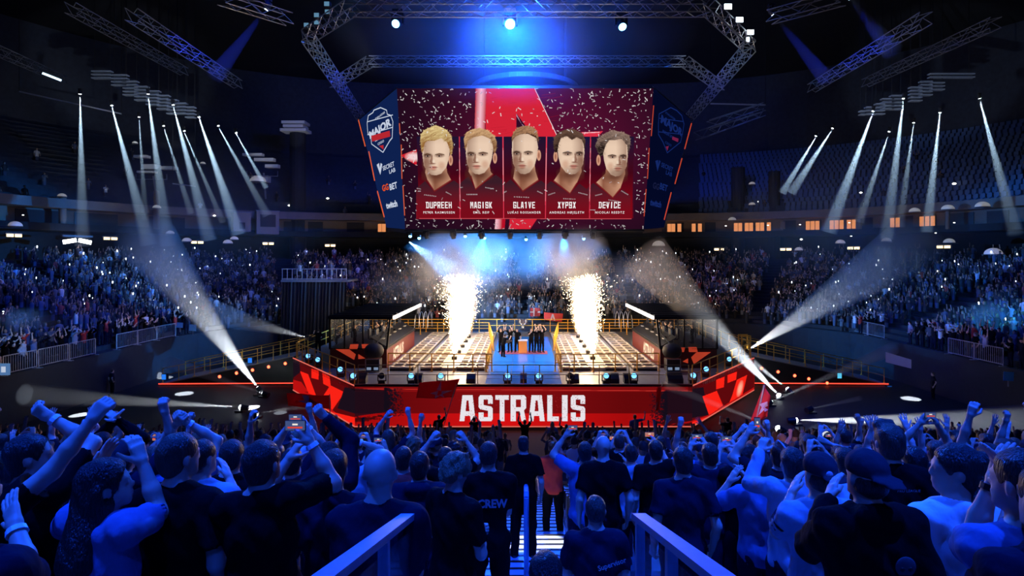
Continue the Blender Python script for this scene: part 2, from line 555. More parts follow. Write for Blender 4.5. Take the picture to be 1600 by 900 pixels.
# hanging rail, dome and exit lamps along the rim
DOMES = [(97, 307, 6), (245, 325, 6), (24, 353, 9), (266, 365, 6), (292, 377, 7), (356, 380, 7), (366, 374, 6), (1029, 384, 10), (1144, 344, 6), (1175, 320, 5), (1175, 288, 5), (1248, 391, 6),
         (1429, 331, 8), (1481, 327, 9), (1535, 323, 10), (1313, 380, 7), (1385, 377, 7), (1483, 379, 8), (1552, 397, 12), (211, 224, 4), (317, 256, 4), (403, 284, 12)]
M_DOME = mat('dome_glass', (0.75, 0.75, 0.72), 0.4, emit=(1, 0.95, 0.88), strength=0.16)
NEAR_OF = lambda px: 'left' if px < 800 else 'right'
for i, (px, py, r) in enumerate(DOMES):
    x, y, nx, ny, s = bowl_px(px, 16.6)
    y0 = y; d = y - 0.3
    c = P(px, py, d)
    R = r / FPX * d
    t = thing('dome_lamp', 'pale dome lamp %s' % ['on the tan pillar at the far left rim', 'on the tan pillar left of the slim beams', 'under the left rim at the picture edge', 'below the left rim above the crowd', 'beside the warm twin lamp on the left rim', 'lower of the two beside the white camera box', 'upper of the two beside the white camera box', 'largest one, just right of the giant screen', 'above the four lit doors right of the screen', 'on the seat steps right of the screen', 'higher on the seat steps right of the screen', 'beside the white lamp right of the stage',
              'first of three big ones on the right rim', 'on its pillar, middle of three on the right rim', 'last of three big ones on the right rim', 'below the lit doors on the right rim', 'under the right rim above the wide beam', 'beside the warm lamp at the far right', 'large and low at the far right edge', 'small one high in the left stand', 'small one among the slim left beams', 'broad one under the dark left ceiling'][i], 'lamp', c)
    MB().ball((0, 0, 0), R, 16, 8, 0.0, 1.0, (1, 1, 0.8)).build('dome', M_DOME, t, smooth=True)
    MB().tube((0, 0, -0.06), (0, 0, 0.0), R * 1.02, 16).build('rim', M_GREY, t)
    MB().bar((0, 0, -0.05), (nx * 1.5, ny * 1.5, -0.05), 0.08).build('bracket', M_GREY, t)
for px, py in ((21, 367), (308, 378), (172, 372), (419, 380), (516, 383), (1124, 389), (1334, 387), (1475, 385), (1228, 389)):
    x, y, nx, ny, s = bowl_px(px, 18.3)
    c = P(px, py, y)
    a = math.atan2(-nx, ny)
    t = thing('exit_lamp', 'small warm twin exit lamp on the dark concourse edge', 'lamp', c, 'exit lamps of the concourse')
    MB().box((0, 0, 0.12), (1.4, 0.15, 0.12), rz=a).build('housing', M_GREY, t)
    for sx in (-0.35, 0.35):
        MB().box((sx * math.cos(a) - nx * 0.1, sx * math.sin(a) - ny * 0.1, -0.06), (0.55, 0.08, 0.26), rz=a).build('lens', G_WARM, t)
# the bright twin panel lamp over the left concourse
x, y, nx, ny, s = bowl_px(121, 17.0)
t = thing('panel_lamp', 'bright white twin panel lamp in a shallow V on the left concourse', 'lamp', P(121, 377, y))
k = y / FPX
u = Vector((-ny, nx, 0)) * -1
if u.x < 0: u = -u
for sgn, a in ((-1, 0.2), (1, -0.2)):
    c = u * (sgn * 11 * k)
    MB().bar(c - (u * 9 * k - Vector((0, 0, -a * 9 * k * 1.0))) , c + (u * 9 * k - Vector((0, 0, -a * 9 * k * 1.0))), 0.1, 6 * k).build('panel', glow('panel_lamp_white', (0.95, 0.97, 1.0), 9, True), t)
MB().bar(u * (-22 * k) + Vector((0, 0, 8 * k)), u * (22 * k) + Vector((0, 0, 8 * k)), 0.15, 0.2).build('bracket', M_GREY, t)
# small white pin lamps under the rims
PIN = [(36, 336, 2), (196, 326, 2), (335, 337, 3), (302, 327, 2), (452, 321, 3), (512, 310, 3), (1149, 317, 3), (1186, 315, 3), (1345, 301, 3), (1491, 287, 4), (1134, 353, 2), (1200, 352, 2), (1327, 348, 2), (1250, 351, 2), (1491, 348, 2), (1462, 364, 2), (1330, 369, 2), (1252, 374, 3), (1491, 287, 3)]
p0 = None
for px, py, r in PIN:
    x, y, nx, ny, s = bowl_px(px, 18.0 if py > 330 else 22)
    if p0 is None:
        p0 = MB().ball((0, 0, 0), 1.0, 8, 6, -1, 1, (1.3, 1, 0.7)).build('pin_lamp', glow('pin_white', (1, 0.97, 0.9), 3)); o = p0
    else:
        o = p0.copy(); COL.objects.link(o)
    o.location = P(px, py, y - 0.2); sc = r / FPX * y * 0.6; o.scale = (sc, sc, sc)
    tag(o, 'tiny white lamp glowing on the dark stand behind the crowd', 'lamp', 'tiny lamps of the stands')
# ================================================================== hanging screen cube
class Canvas:
    """colours for the lamps of an LED wall, laid out with the wall's own drawing coordinates"""
    def __init__(self, X, Y): self.X, self.Y = X, Y; self.C = np.zeros((len(X), 3), np.float32)
    def blend(self, idx, a, col):
        col = np.asarray(col, np.float32)
        a = np.asarray(a, np.float32)
        a = a[:, None] if a.ndim else a
        self.C[idx] = self.C[idx] * (1 - a) + col * a
    def poly(self, pts, col, a=1.0):
        pts = np.asarray(pts, np.float32)
        idx = np.nonzero((self.X >= pts[:, 0].min()) & (self.X <= pts[:, 0].max()) & (self.Y >= pts[:, 1].min()) & (self.Y <= pts[:, 1].max()))[0]
        if not len(idx): return
        x, y = self.X[idx], self.Y[idx]
        ins = np.zeros(len(idx), bool)
        n = len(pts)
        for i in range(n):
            x0, y0 = pts[i]; x1, y1 = pts[(i + 1) % n]
            if y0 == y1: continue
            c = ((y0 > y) != (y1 > y)) & (x < (x1 - x0) * (y - y0) / (y1 - y0) + x0)
            ins ^= c
        sel = idx[ins]
        if callable(col): self.C[sel] = self.C[sel] * (1 - a) + col(self.X[sel], self.Y[sel]) * a
        else: self.blend(sel, np.float32(a), col)
        return sel
    def ell(self, cx, cy, rx, ry, col, a=1.0, soft=0.3, rot=0.0):
        r = max(rx, ry) * 1.3
        idx = np.nonzero((abs(self.X - cx) < r) & (abs(self.Y - cy) < r))[0]
        if not len(idx): return
        x, y = self.X[idx] - cx, self.Y[idx] - cy
        c, s = math.cos(rot), math.sin(rot)
        x, y = x * c + y * s, -x * s + y * c
        q = np.sqrt((x / rx) ** 2 + (y / ry) ** 2)
        m = np.clip((1 - q) / max(soft, 1e-3) + 0.5, 0, 1) * a
        self.blend(idx, m, col)
    def stroke(self, p, q, w, col, a=1.0):
        p, q = np.array(p, float), np.array(q, float)
        d = q - p; L = np.hypot(*d)
        if L == 0: return
        n = np.array((-d[1], d[0])) / L * w / 2
        self.poly([p + n, q + n, q - n, p - n], col, a)

def led_wall(name, tl, tr, bl, br, nu, nv, paint, m, parent, back=0.25, split=None):
    """a wall of lamps: a fine grid between four corners with a thin body behind it"""
    tl, tr, bl, br = (np.array(p, float) for p in (tl, tr, bl, br))
    U, Vv = np.meshgrid(np.linspace(0, 1, nu), np.linspace(0, 1, nv))
    U, Vv = U.ravel()[:, None], Vv.ravel()[:, None]
    G = (tl * (1 - U) + tr * U) * (1 - Vv) + (bl * (1 - U) + br * U) * Vv
    px = CX + FPX * G[:, 0] / G[:, 1]; py = CY - FPX * (G[:, 2] - CAMZ) / G[:, 1]
    cv = Canvas(px, py)
    paint(cv)
    i = np.arange((nv - 1) * nu).reshape(nv - 1, nu)[:, :-1].ravel()
    Fc = np.stack([i, i + nu, i + nu + 1, i + 1], 1)
    me = np_mesh(name, G, Fc)
    set_colors(me, np.clip(cv.C, 0, None))
    return link_obj(name, me, parent, (m,), True)

def ray_plane(px, py, p0, n):
    o = Vector((0, 0, CAMZ)); d = P(px, py, 1.0) - o
    t = (Vector(p0) - o).dot(n) / d.dot(n)
    return o + d * t

lin = lambda r, g, b: tuple(((c / 255) / 12.92 if c / 255 <= 0.04045 else ((c / 255 + 0.055) / 1.055) ** 2.4) for c in (r, g, b))
TLs, TRs, BLs, BRs = P(620, 138, 40), P(1021, 138, 40), P(633, 358, 43), P(1006, 358, 43)
cube = thing('screen_cube', 'giant hanging screen cube showing five red-tinted player portraits over the stage', 'screen', (0, 44, CAMZ + 6.5))

SKIN = (0.90, 0.66, 0.49); SKD = (0.20, 0.075, 0.045)
def portrait(cv, ox, hair_pts, xl, xr, yt, yc, vee, ear, hair_c, hair_d, stubble=0.0, turn=-1):
    k = 1 / 5.293
    T = lambda x, y: (ox + x * k, 180 + y * k)
    poly = lambda pts, c, a=1.0: cv.poly([T(*p) for p in pts], c, a)
    ell = lambda x, y, rx, ry, c, a=1.0, soft=0.5, rot=0.0: cv.ell(*T(x, y), rx * k, ry * k, c, a, soft, rot)
    w, h = xr - xl, yc - yt
    X = lambda u: xl + u * w
    Y = lambda v: yt + v * h
    (lx, ly), (mx, my), (rx, ry) = vee
    def jersey(x, y):
        t = np.clip((y - 285) / 45, 0, 1)[:, None]
        return np.array((0.045, 0.012, 0.022)) * (1 - t) + np.array((0.20, 0.006, 0.016)) * t
    x0, x1 = lx - 0.42 * w, rx + 0.42 * w
    poly([(x0, ly + 60), (lx - 0.1 * w, ly), (mx, my), (rx + 0.1 * w, ry), (x1, ry + 55), (x1, 860), (x0, 860)], jersey)
    def neck(x, y):
        u = np.clip((x - T(lx, 0)[0]) / max(1e-3, (rx - lx) * k), 0, 1)[:, None]
        c0, c1, c2 = np.array(lin(232, 182, 150)), np.array(lin(148, 92, 70)), np.array(lin(206, 152, 122))
        return np.where(u < .3, c0 * (1 - u / .3) + c1 * (u / .3), c1 * (1 - (u - .3) / .7) + c2 * ((u - .3) / .7))
    poly([(lx, ly), (mx, my), (rx, ry), (X(.90), Y(.92)), (X(.86), Y(.70)), (X(.14), Y(.70)), (X(.10), Y(.92))], neck)
    ell(X(.48), Y(1.0), .40 * w, .15 * h, lin(92, 48, 36), 0.85, 1.2)
    ell(X(.46), Y(1.18), .10 * w, .10 * h, lin(128, 78, 58), 0.5, 1.3)
    poly([(lx - 4, ly), (mx, my + 6), (rx + 4, ry), (rx, ry - 10), (mx, my - 8), (lx, ly - 10)], lin(120, 22, 30), 0.9)
    ell(ear[0], ear[1], 17, 44, lin(225, 165, 135), 1, 0.15)
    ell(ear[0], ear[1], 8, 26, lin(150, 85, 65), 0.8, 0.7)
    ell(X(.5), yt + .02 * h, .5 * w, .20 * h, hair_d, 1, .15)
    face = [(0.02, 0.1), (0.0, 0.42), (0.05, 0.72), (0.16, 0.88), (0.33, 0.985), (0.5, 1.0), (0.68, 0.95), (0.86, 0.78), (0.95, 0.55), (1.0, 0.28), (0.94, 0.04), (0.6, -0.08), (0.2, -0.06)]
    if turn > 0: face = [(1 - u, v) for u, v in face]
    def skin(x, y):
        u = (x - T(xl, 0)[0]) / (w * k)
        v = (y - T(0, yt)[1]) / (h * k)
        uu = u if turn < 0 else 1 - u
        s = 0.36 + 0.62 * np.clip((uu - 0.06) / 0.42, 0, 1) - 0.45 * np.clip((v - 0.72) / 0.30, 0, 1) - 0.22 * np.clip((uu - 0.80) / 0.2, 0, 1) - 0.16 * np.clip((0.16 - v) / .25, 0, 1) - 0.10 * np.clip(1 - abs(v - .62) / .1, 0, 1) * np.clip((.75 - uu) / .4, 0, 1)
        rim = np.clip((0.075 - uu) / 0.05, 0, 1) * 0.55
        s = np.clip(s + rim, 0, 1)[:, None]
        return np.array(SKD) * (1 - s) + np.array(SKIN) * s
    poly([(X(u), Y(v)) for u, v in face], skin)
    q = (lambda u: X(u)) if turn < 0 else (lambda u: X(1 - u))
    # shade of the cheek, brows, eyes, nose, mouth
    ell(q(0.16), Y(0.66), 0.13 * w, 0.20 * h, lin(128, 74, 54), 0.6, 1.0); ell(q(0.70), Y(0.72), 0.12 * w, 0.10 * h, lin(196, 134, 104), 0.5, 1.0)
    ell(q(0.19), Y(0.435), 0.15 * w, 0.06 * h, lin(84, 46, 36), 0.85, 0.9)
    ell(q(0.62), Y(0.435), 0.16 * w, 0.055 * h, lin(110, 62, 46), 0.8, 0.9)
    bc = tuple(c * 0.25 for c in hair_d)
    poly([(q(0.06), Y(0.41)), (q(0.16), Y(0.375)), (q(0.31), Y(0.405)), (q(0.31), Y(0.43)), (q(0.17), Y(0.405)), (q(0.07), Y(0.435))], bc, 0.8)
    poly([(q(0.46), Y(0.405)), (q(0.62), Y(0.375)), (q(0.80), Y(0.405)), (q(0.80), Y(0.43)), (q(0.62), Y(0.405)), (q(0.47), Y(0.43))], bc, 0.8)
    for u in (0.19, 0.61):
        ell(q(u), Y(0.455), 0.075 * w, 0.015 * h, lin(205, 175, 160), 0.8, 0.5)
        ell(q(u), Y(0.455), 0.034 * w, 0.020 * h, lin(26, 20, 22), 1, 0.4)
        poly([(q(u - 0.1), Y(0.452)), (q(u), Y(0.428)), (q(u + 0.1), Y(0.45)), (q(u), Y(0.44))], lin(50, 30, 28), 0.9)
    poly([(q(0.33), Y(0.42)), (q(0.27), Y(0.61)), (q(0.31), Y(0.665)), (q(0.37), Y(0.645)), (q(0.37), Y(0.45))], lin(122, 68, 50), 0.72)
    ell(q(0.41), Y(0.60), 0.045 * w, 0.05 * h, lin(255, 232, 210), 0.6, 0.9)
    ell(q(0.36), Y(0.668), 0.115 * w, 0.018 * h, lin(120, 62, 48), 0.85, 0.8)
    ell(q(0.39), Y(0.775), 0.165 * w, 0.014 * h, lin(105, 45, 42), 0.95, 0.5)
    ell(q(0.40), Y(0.755), 0.13 * w, 0.016 * h, lin(190, 105, 92), 0.8, 0.6)
    ell(q(0.40), Y(0.81), 0.12 * w, 0.022 * h, lin(205, 120, 104), 0.8, 0.6)
    ell(q(0.40), Y(0.85), 0.10 * w, 0.014 * h, lin(150, 92, 72), 0.6, 0.9)
    if stubble:
        ell(q(0.42), Y(0.90), 0.34 * w, 0.12 * h, lin(120, 78, 62), stubble, 0.9)
        ell(q(0.38), Y(0.715), 0.17 * w, 0.022 * h, lin(120, 75, 60), stubble, 0.8)
    HX, HY = T(*np.mean(np.array(hair_pts), 0))
    hp = np.array(hair_pts, float); hx0, hx1, hy0 = hp[:, 0].min(), hp[:, 0].max(), hp[:, 1].min()
    def hair(x, y):
        X5, Y5 = (x - ox) / k, (y - 180) / k
        t = np.clip((Y5 - hy0) / 150, 0, 1)
        st = np.sin(X5 * .05 + Y5 * .08 + 2.0 * np.sin(Y5 * .06 + X5 * .02)) * .5
        edge = np.clip(1 - np.minimum(X5 - hx0, hx1 - X5) / 40, 0, 1)
        s = np.clip(0.70 - t * 0.62 + st * 0.26 + edge * .25, 0.02, 1)[:, None]
        return np.array(hair_d) * (1 - s) + np.array(hair_c) * s
    poly(hair_pts, hair)
    for i in range(300):                           # locks of hair
        X5, Y5 = RNG.uniform(hx0, hx1), RNG.uniform(hy0, hy0 + 200)
        ins = False
        for (ax_, ay_), (bx_, by_) in zip(hair_pts, hair_pts[1:] + hair_pts[:1]):
            if (ay_ > Y5) != (by_ > Y5) and X5 < (bx_ - ax_) * (Y5 - ay_) / (by_ - ay_) + ax_: ins = not ins
        if not ins: continue
        g_ = np.clip(1 - (Y5 - hy0) / 170 + RNG.normal(0, .3), 0, 1)
        cc = tuple(np.array(hair_d) * (1 - g_) * .8 + np.array(hair_c) * g_)
        dx = 10 + RNG.normal(0, 5) if turn < 0 else -10 + RNG.normal(0, 5)
        cv.stroke(T(X5 - dx, Y5 + 5 + RNG.normal(0, 4)), T(X5 + dx, Y5 - 5), RNG.uniform(.5, 1.1), cc, .55)
    for i in range(46):                            # loose strands over the upper outline
        j = int(RNG.integers(len(hair_pts) - 1)); f = RNG.random()
        m = hp[j] * (1 - f) + hp[j + 1] * f
        if m[1] > hy0 + 75: continue
        d_ = m - np.array((X(.5), Y(.3))); d_ /= np.hypot(*d_)
        e_ = m + d_ * RNG.uniform(3, 9) + np.array((RNG.uniform(-5, 5), 0))
        cv.stroke(T(*(m - d_ * 8)), T(*e_), .9, hair_c, .6)

def paint_main(cv):
    Z = lambda x, y: (620 + x / 3.6, 120 + y / 3.6)
    X, Y = cv.X, cv.Y
    g = np.exp(-(((X - 860) / 150) ** 2 + ((Y - 230) / 110) ** 2))
    cv.C[:] = np.array((0.012, 0.003, 0.012)) + g[:, None] * np.array((0.10, 0.002, 0.022))
    g = np.exp(-(((X - 830) / 60) ** 2 + ((Y - 140) / 28) ** 2))
    cv.C += g[:, None] * np.array((0.02, 0.005, 0.10))
    # the tall letter emblem behind the portraits
    RED = lin(235, 40, 62)
    def redp(x, y):
        s = 0.85 + 0.15 * np.sin(y * 3.1 + x * 0.25)
        return np.array(RED)[None] * s[:, None]
    cv.poly([Z(500, 40), Z(762, 40), Z(905, 340), Z(500, 340)], redp)
    cv.stroke(Z(768, 50), Z(905, 340), 1.0, (1, 0.75, 0.8))
    cv.poly([Z(672, 205), Z(672, 290), Z(735, 290)], lin(50, 12, 40))
    cv.poly([Z(672, 205), Z(700, 262), Z(730, 290), Z(718, 290), Z(672, 220)], lin(190, 140, 170))
    def neon(x, y):
        t = (x - 620) * 3.6 + ((y - 120) * 3.6 - 200) * 0.04
        u = np.clip(1 - abs(t - 470) / 32, 0, 1)[:, None]
        return np.array(lin(190, 16, 40)) * (1 - u) + np.array((1.0, 0.55, 0.65)) * u
    cv.poly([Z(444, 40), Z(508, 40), Z(494, 340), Z(436, 340)], neon)
    cv.poly([Z(556, 790), Z(612, 790), Z(605, 880), Z(548, 880)], lambda x, y: neon(x - 32 + 0 * y, y))
    cv.poly([Z(636, 790), Z(795, 790), Z(735, 880), Z(628, 880)], redp)
    cv.poly([Z(20, 442), Z(112, 408), Z(112, 500)], lin(215, 30, 48)); cv.ell(*Z(96, 450), 11, 6, (1, 0.75, 0.75), 0.9, 0.9)
    cv.poly([Z(1035, 312), Z(1160, 306), Z(1128, 338), Z(1045, 345)], lin(230, 50, 75)); cv.stroke(Z(1042, 316), Z(1140, 312), 1.2, (1, 0.6, 0.65))
    for i in range(16):                              # scratches on the red
        x, y = RNG.uniform(520, 860), RNG.uniform(70, 330)
        cv.stroke(Z(x, y), Z(x + RNG.uniform(40, 120), y - RNG.uniform(5, 25)), 0.5, lin(180, 20, 40), 0.5)
    # five portrait cards
    xs = [112, 352, 597, 842, 1090, 1335]
    for i in range(5):
        def card(x, y):
            t = np.clip((y - (120 + 335 / 3.6)) / 128, 0, 1)[:, None]
            a = np.array(lin(22, 24, 60)) if i % 2 else np.array(lin(30, 20, 50))
            b_ = np.array(lin(70, 6, 24)); c_ = np.array(lin(150, 10, 22))
            return np.where(t < 0.45, a * (1 - t / 0.45) + b_ * (t / 0.45), b_ * (1 - (t - 0.45) / 0.55) + c_ * ((t - 0.45) / 0.55))
        cv.poly([Z(xs[i], 337), Z(xs[i + 1], 337), Z(xs[i + 1] - 12 * (i == 4), 795), Z(xs[i] + 14 * (i == 0), 795)], card)
    BL_, BLD = lin(255, 232, 165), lin(150, 95, 40)
    portrait(cv, 640, [(88, 205), (92, 160), (122, 122), (160, 105), (205, 86), (255, 95), (310, 125), (345, 170), (358, 240), (352, 320), (336, 332), (328, 270), (310, 225), (262, 190), (205, 212), (150, 212), (126, 228), (112, 300), (100, 312), (92, 250)],
             106, 334, 205, 498, ((150, 545), (205, 630), (345, 540)), (340, 372), BL_, BLD)
    portrait(cv, 640, [(448, 195), (470, 142), (520, 116), (580, 106), (650, 126), (700, 172), (722, 222), (714, 300), (696, 322), (688, 250), (668, 192), (600, 168), (530, 182), (482, 212), (472, 260), (462, 300), (454, 250)],
             465, 692, 190, 490, ((510, 505), (545, 615), (690, 492)), (706, 355), lin(235, 190, 140), lin(120, 70, 40))
    portrait(cv, 780, [(103, 195), (118, 142), (150, 106), (212, 86), (272, 95), (308, 124), (322, 170), (327, 238), (318, 195), (292, 155), (232, 148), (172, 160), (126, 182), (108, 218)],
             104, 322, 178, 488, ((115, 530), (195, 630), (325, 540)), (328, 332), lin(200, 150, 110), lin(70, 40, 28), 0.35)
    portrait(cv, 780, [(448, 235), (455, 182), (490, 142), (560, 114), (622, 118), (690, 150), (713, 212), (706, 292), (698, 240), (682, 200), (640, 182), (602, 205), (560, 172), (512, 188), (492, 236), (482, 300), (462, 312), (450, 272)],
             480, 705, 185, 490, ((450, 545), (585, 650), (640, 565)), (466, 342), lin(120, 88, 72), lin(30, 18, 18), 0.3, 1)
    portrait(cv, 880, [(263, 255), (290, 192), (340, 152), (402, 128), (480, 138), (546, 165), (557, 216), (541, 322), (530, 250), (482, 192), (432, 206), (382, 206), (352, 246), (326, 332), (306, 342), (280, 292)],
             328, 534, 215, 506, ((270, 560), (410, 685), (470, 612)), (292, 372), lin(170, 140, 125), lin(28, 18, 18), 0.55, 1)
    # small sponsor strokes on the shirts
    for ox, pts in ((640, [(60, 605, 95, 612), (120, 658, 225, 672), (300, 635, 348, 660), (420, 600, 440, 595), (470, 655, 565, 655), (625, 598, 700, 610)]), (780, [(40, 640, 62, 628), (122, 675, 255, 680), (315, 628, 362, 650), (405, 660, 465, 640), (530, 690, 635, 695), (655, 640, 735, 660)]), (880, [(265, 665, 325, 650), (375, 700, 465, 715), (480, 625, 540, 660)])):
        for x0, y0, x1, y1 in pts:
            n = 7
            for j in range(n):
                f0, f1 = j / n, (j + 0.6) / n
                cv.stroke((ox + (x0 + (x1 - x0) * f0) / 5.293, 180 + (y0 + (y1 - y0) * f0) / 5.293), (ox + (x0 + (x1 - x0) * f1) / 5.293, 180 + (y0 + (y1 - y0) * f1) / 5.293), 1.5, (0.65, 0.6, 0.62), 0.7)
    # lower veil, bright separators and base line
    t = np.clip((Y - (120 + 640 / 3.6)) / 35, 0, 1) * ((X > 620 + 115 / 3.6) & (X < 620 + 1330 / 3.6)) * (Y < 120 + 795 / 3.6)
    cv.blend(np.arange(len(X)), 0.62 * t, lin(125, 8, 22))
    for i, x in enumerate(xs[1:5]):
        x2 = x + (4 if i < 2 else -6)
        cv.stroke(Z(x, 337), Z(x2, 795), 1.6, lin(235, 60, 85), (0.75, 0.95, 0.95, 0.75)[i])
        cv.stroke(Z(x, 400), Z(x2, 700), 0.7, (1, 0.75, 0.8), 0.5)
    cv.stroke(Z(125, 797), Z(1320, 799), 0.8, lin(235, 90, 100), 0.9)
    # confetti of the film that runs on the screen
    for i in range(1150):
        x, y = RNG.uniform(2, 1460), RNG.uniform(62, 862)
        inside = 112 < x < 1335 and 320 < y < 800
        if inside and RNG.random() < 0.93: continue
        if 430 < x < 900 and y < 330 and RNG.random() < 0.6: continue
        a = RNG.uniform(0, 3.14); l = RNG.uniform(3, 9) * (2.2 if RNG.random() < 0.04 else 1); w = RNG.uniform(0.6, 1.25)
        c = (0.9, 0.86, 0.86) if RNG.random() < 0.7 else (0.5, 0.42, 0.46)
        if y > 780 or y < 0: c = tuple(v * 0.8 for v in c)
        cv.stroke(Z(x - math.cos(a) * l, y - math.sin(a) * l), Z(x + math.cos(a) * l, y + math.sin(a) * l), w, c, 0.9)

led_wall('front_screen', TLs, TRs, BLs, BRs, 880, 480, paint_main, led_material('led_screen', 0.92), cube)
nS = (TRs - TLs).cross(BLs - TLs).normalized()
if nS.y > 0: nS = -nS
G_TXT = glow('screen_lettering', (1, 0.95, 0.95), 0.95)
uS = (TRs - TLs).normalized(); vS = nS.cross(uS)
if vS.z < 0: vS = -vS
def on_screen(px, py): return ray_plane(px, py, TLs + nS * 0.04, nS)
_L, _R, _T, _B = (0, 0, .28, 1), (.72, 0, 1, 1), (0, 0, 1, .15), (0, .85, 1, 1)
BLOCK = {'D': [(.04, 0, .32, 1), (-.08, 0, .78, .15), (-.08, .85, .78, 1), (.72, .14, 1, .86), [(.7, 0), (.80, 0), (1, .16), (1, .3), (.72, .15)], [(.7, 1), (.80, 1), (1, .84), (1, .7), (.72, .85)]], 'U': [_L, _R, _B], 'P': [_L, _T, (0, .44, 1, .61), (.72, .05, 1, .58)], 'E': [_L, _T, (0, .41, .88, .58), _B], 'H': [_L, _R, (0, .41, 1, .59)],
         'R': [_L, _T, (0, .44, .95, .61), (.72, .05, 1, .52), [(.38, .58), (.70, .58), (1, 1), (.68, 1)]], 'M': [(0, 0, .25, 1), (.75, 0, 1, 1), [(.2, 0), (.34, 0), (.5, .42), (.66, 0), (.8, 0), (.58, .66), (.42, .66)]],
         'A': [[(.22, 0), (.5, 0), (.29, 1), (0, 1)], [(.5, 0), (.78, 0), (1, 1), (.71, 1)], (.2, .62, .8, .78), (.3, 0, .7, .16)], 'G': [_L, _T, _B, (.72, .48, 1, .95), (.48, .45, 1, .61), (.72, .1, 1, .30)], 'I': [(.3, 0, .68, 1)],
         'S': [_T, _B, (0, .05, .28, .55), (.72, .45, 1, .95), (0, .41, 1, .59), (.72, .05, 1, .32), (0, .68, .28, .95)], 'K': [_L, [(.3, .42), (.66, 0), (1, 0), (.58, .5), (1, 1), (.66, 1), (.3, .6)]], 'L': [_L, _B],
         '1': [(.34, 0, .68, 1), [(.08, .12), (.34, 0), (.34, .2), (.08, .28)]], 'V': [[(0, 0), (.31, 0), (.5, .66), (.72, 0), (1, 0), (.66, 1), (.34, 1)]], 'X': [[(0, 0), (.34, 0), (1, 1), (.66, 1)], [(.66, 0), (1, 0), (.34, 1), (0, 1)]],
         'Y': [[(0, 0), (.33, 0), (.5, .34), (.67, 0), (1, 0), (.66, .58), (.66, 1), (.34, 1), (.34, .58)]], '9': [_T, _B, (0, .05, .28, .58), (0, .44, 1, .61), (.72, .05, 1, .95), (0, .72, .28, .95)], 'C': [_L, _T, _B, (.72, .1, 1, .33), (.72, .67, 1, .9)]}
def block_text(body, origin, u, v, h, w, gap, m, parent):
    """square lettering centred over origin, baseline at origin"""
    mb = MB(); n = len(body); x = -(n * w + (n - 1) * gap) / 2
    for ch in body:
        for g in BLOCK[ch]:
            L = [(g[0], g[1]), (g[2], g[1]), (g[2], g[3]), (g[0], g[3])] if isinstance(g, tuple) else g
            mb.add([Vector(origin) + u * (x + a * w) + v * (h * (1 - b)) for a, b in L], [tuple(range(len(L)))])
        x += w + gap
    return mb.build('lettering', m, parent, world=True)
for body, sub, px in (('DUPREEH', 'PETER RASMUSSEN', 686), ('MAGISK', 'EMIL REIF', 752), ('GLA1VE', 'LUKAS ROSSANDER', 819), ('XYP9X', 'ANDREAS HØJSLETH', 885.5), ('DEVICE', 'NICOLAI REEDTZ', 952.5)):
    block_text(body, on_screen(px, 325.4), uS, vS, 0.48, 0.215, 0.062, G_TXT, cube)
    text_mesh('lettering', sub, on_screen(px, 333.6), uS, vS, 0.165, G_TXT, cube, bold=0.012, sx=0.9, spacing=1.35)
# body of the cube behind the lamps
cb = MB()
off = Vector((0, 0.35, 0))
tl2, bl2 = P(562, 187, 48.8), P(604, 355, 50.2)
tr2, br2 = P(1079, 187, 48.8), P(1036, 356, 50.2)
MBq = lambda a, b_, c, d: [a, b_, c, d]
cb.slab([TLs + off, TRs + off, BRs + off, BLs + off], (0, 0.5, 0))
cb.slab([TLs + off, tl2 + off, tr2 + off, TRs + off], (0, 0, 0.3))
cb.slab([BLs + off, bl2 + off, br2 + off, BRs + off], (0, 0, -0.3))
cb.build('body', M_CASE, cube, world=True)
pl = MB().slab([BLs + Vector((0, -0.15, -0.18)), BRs + Vector((0, -0.15, -0.18)), BRs + Vector((0, 0.3, -0.18)), BLs + Vector((0, 0.3, -0.18))], (0, 0, 0.16)); pl.build('lower_beam', M_BLACK, cube, world=True)

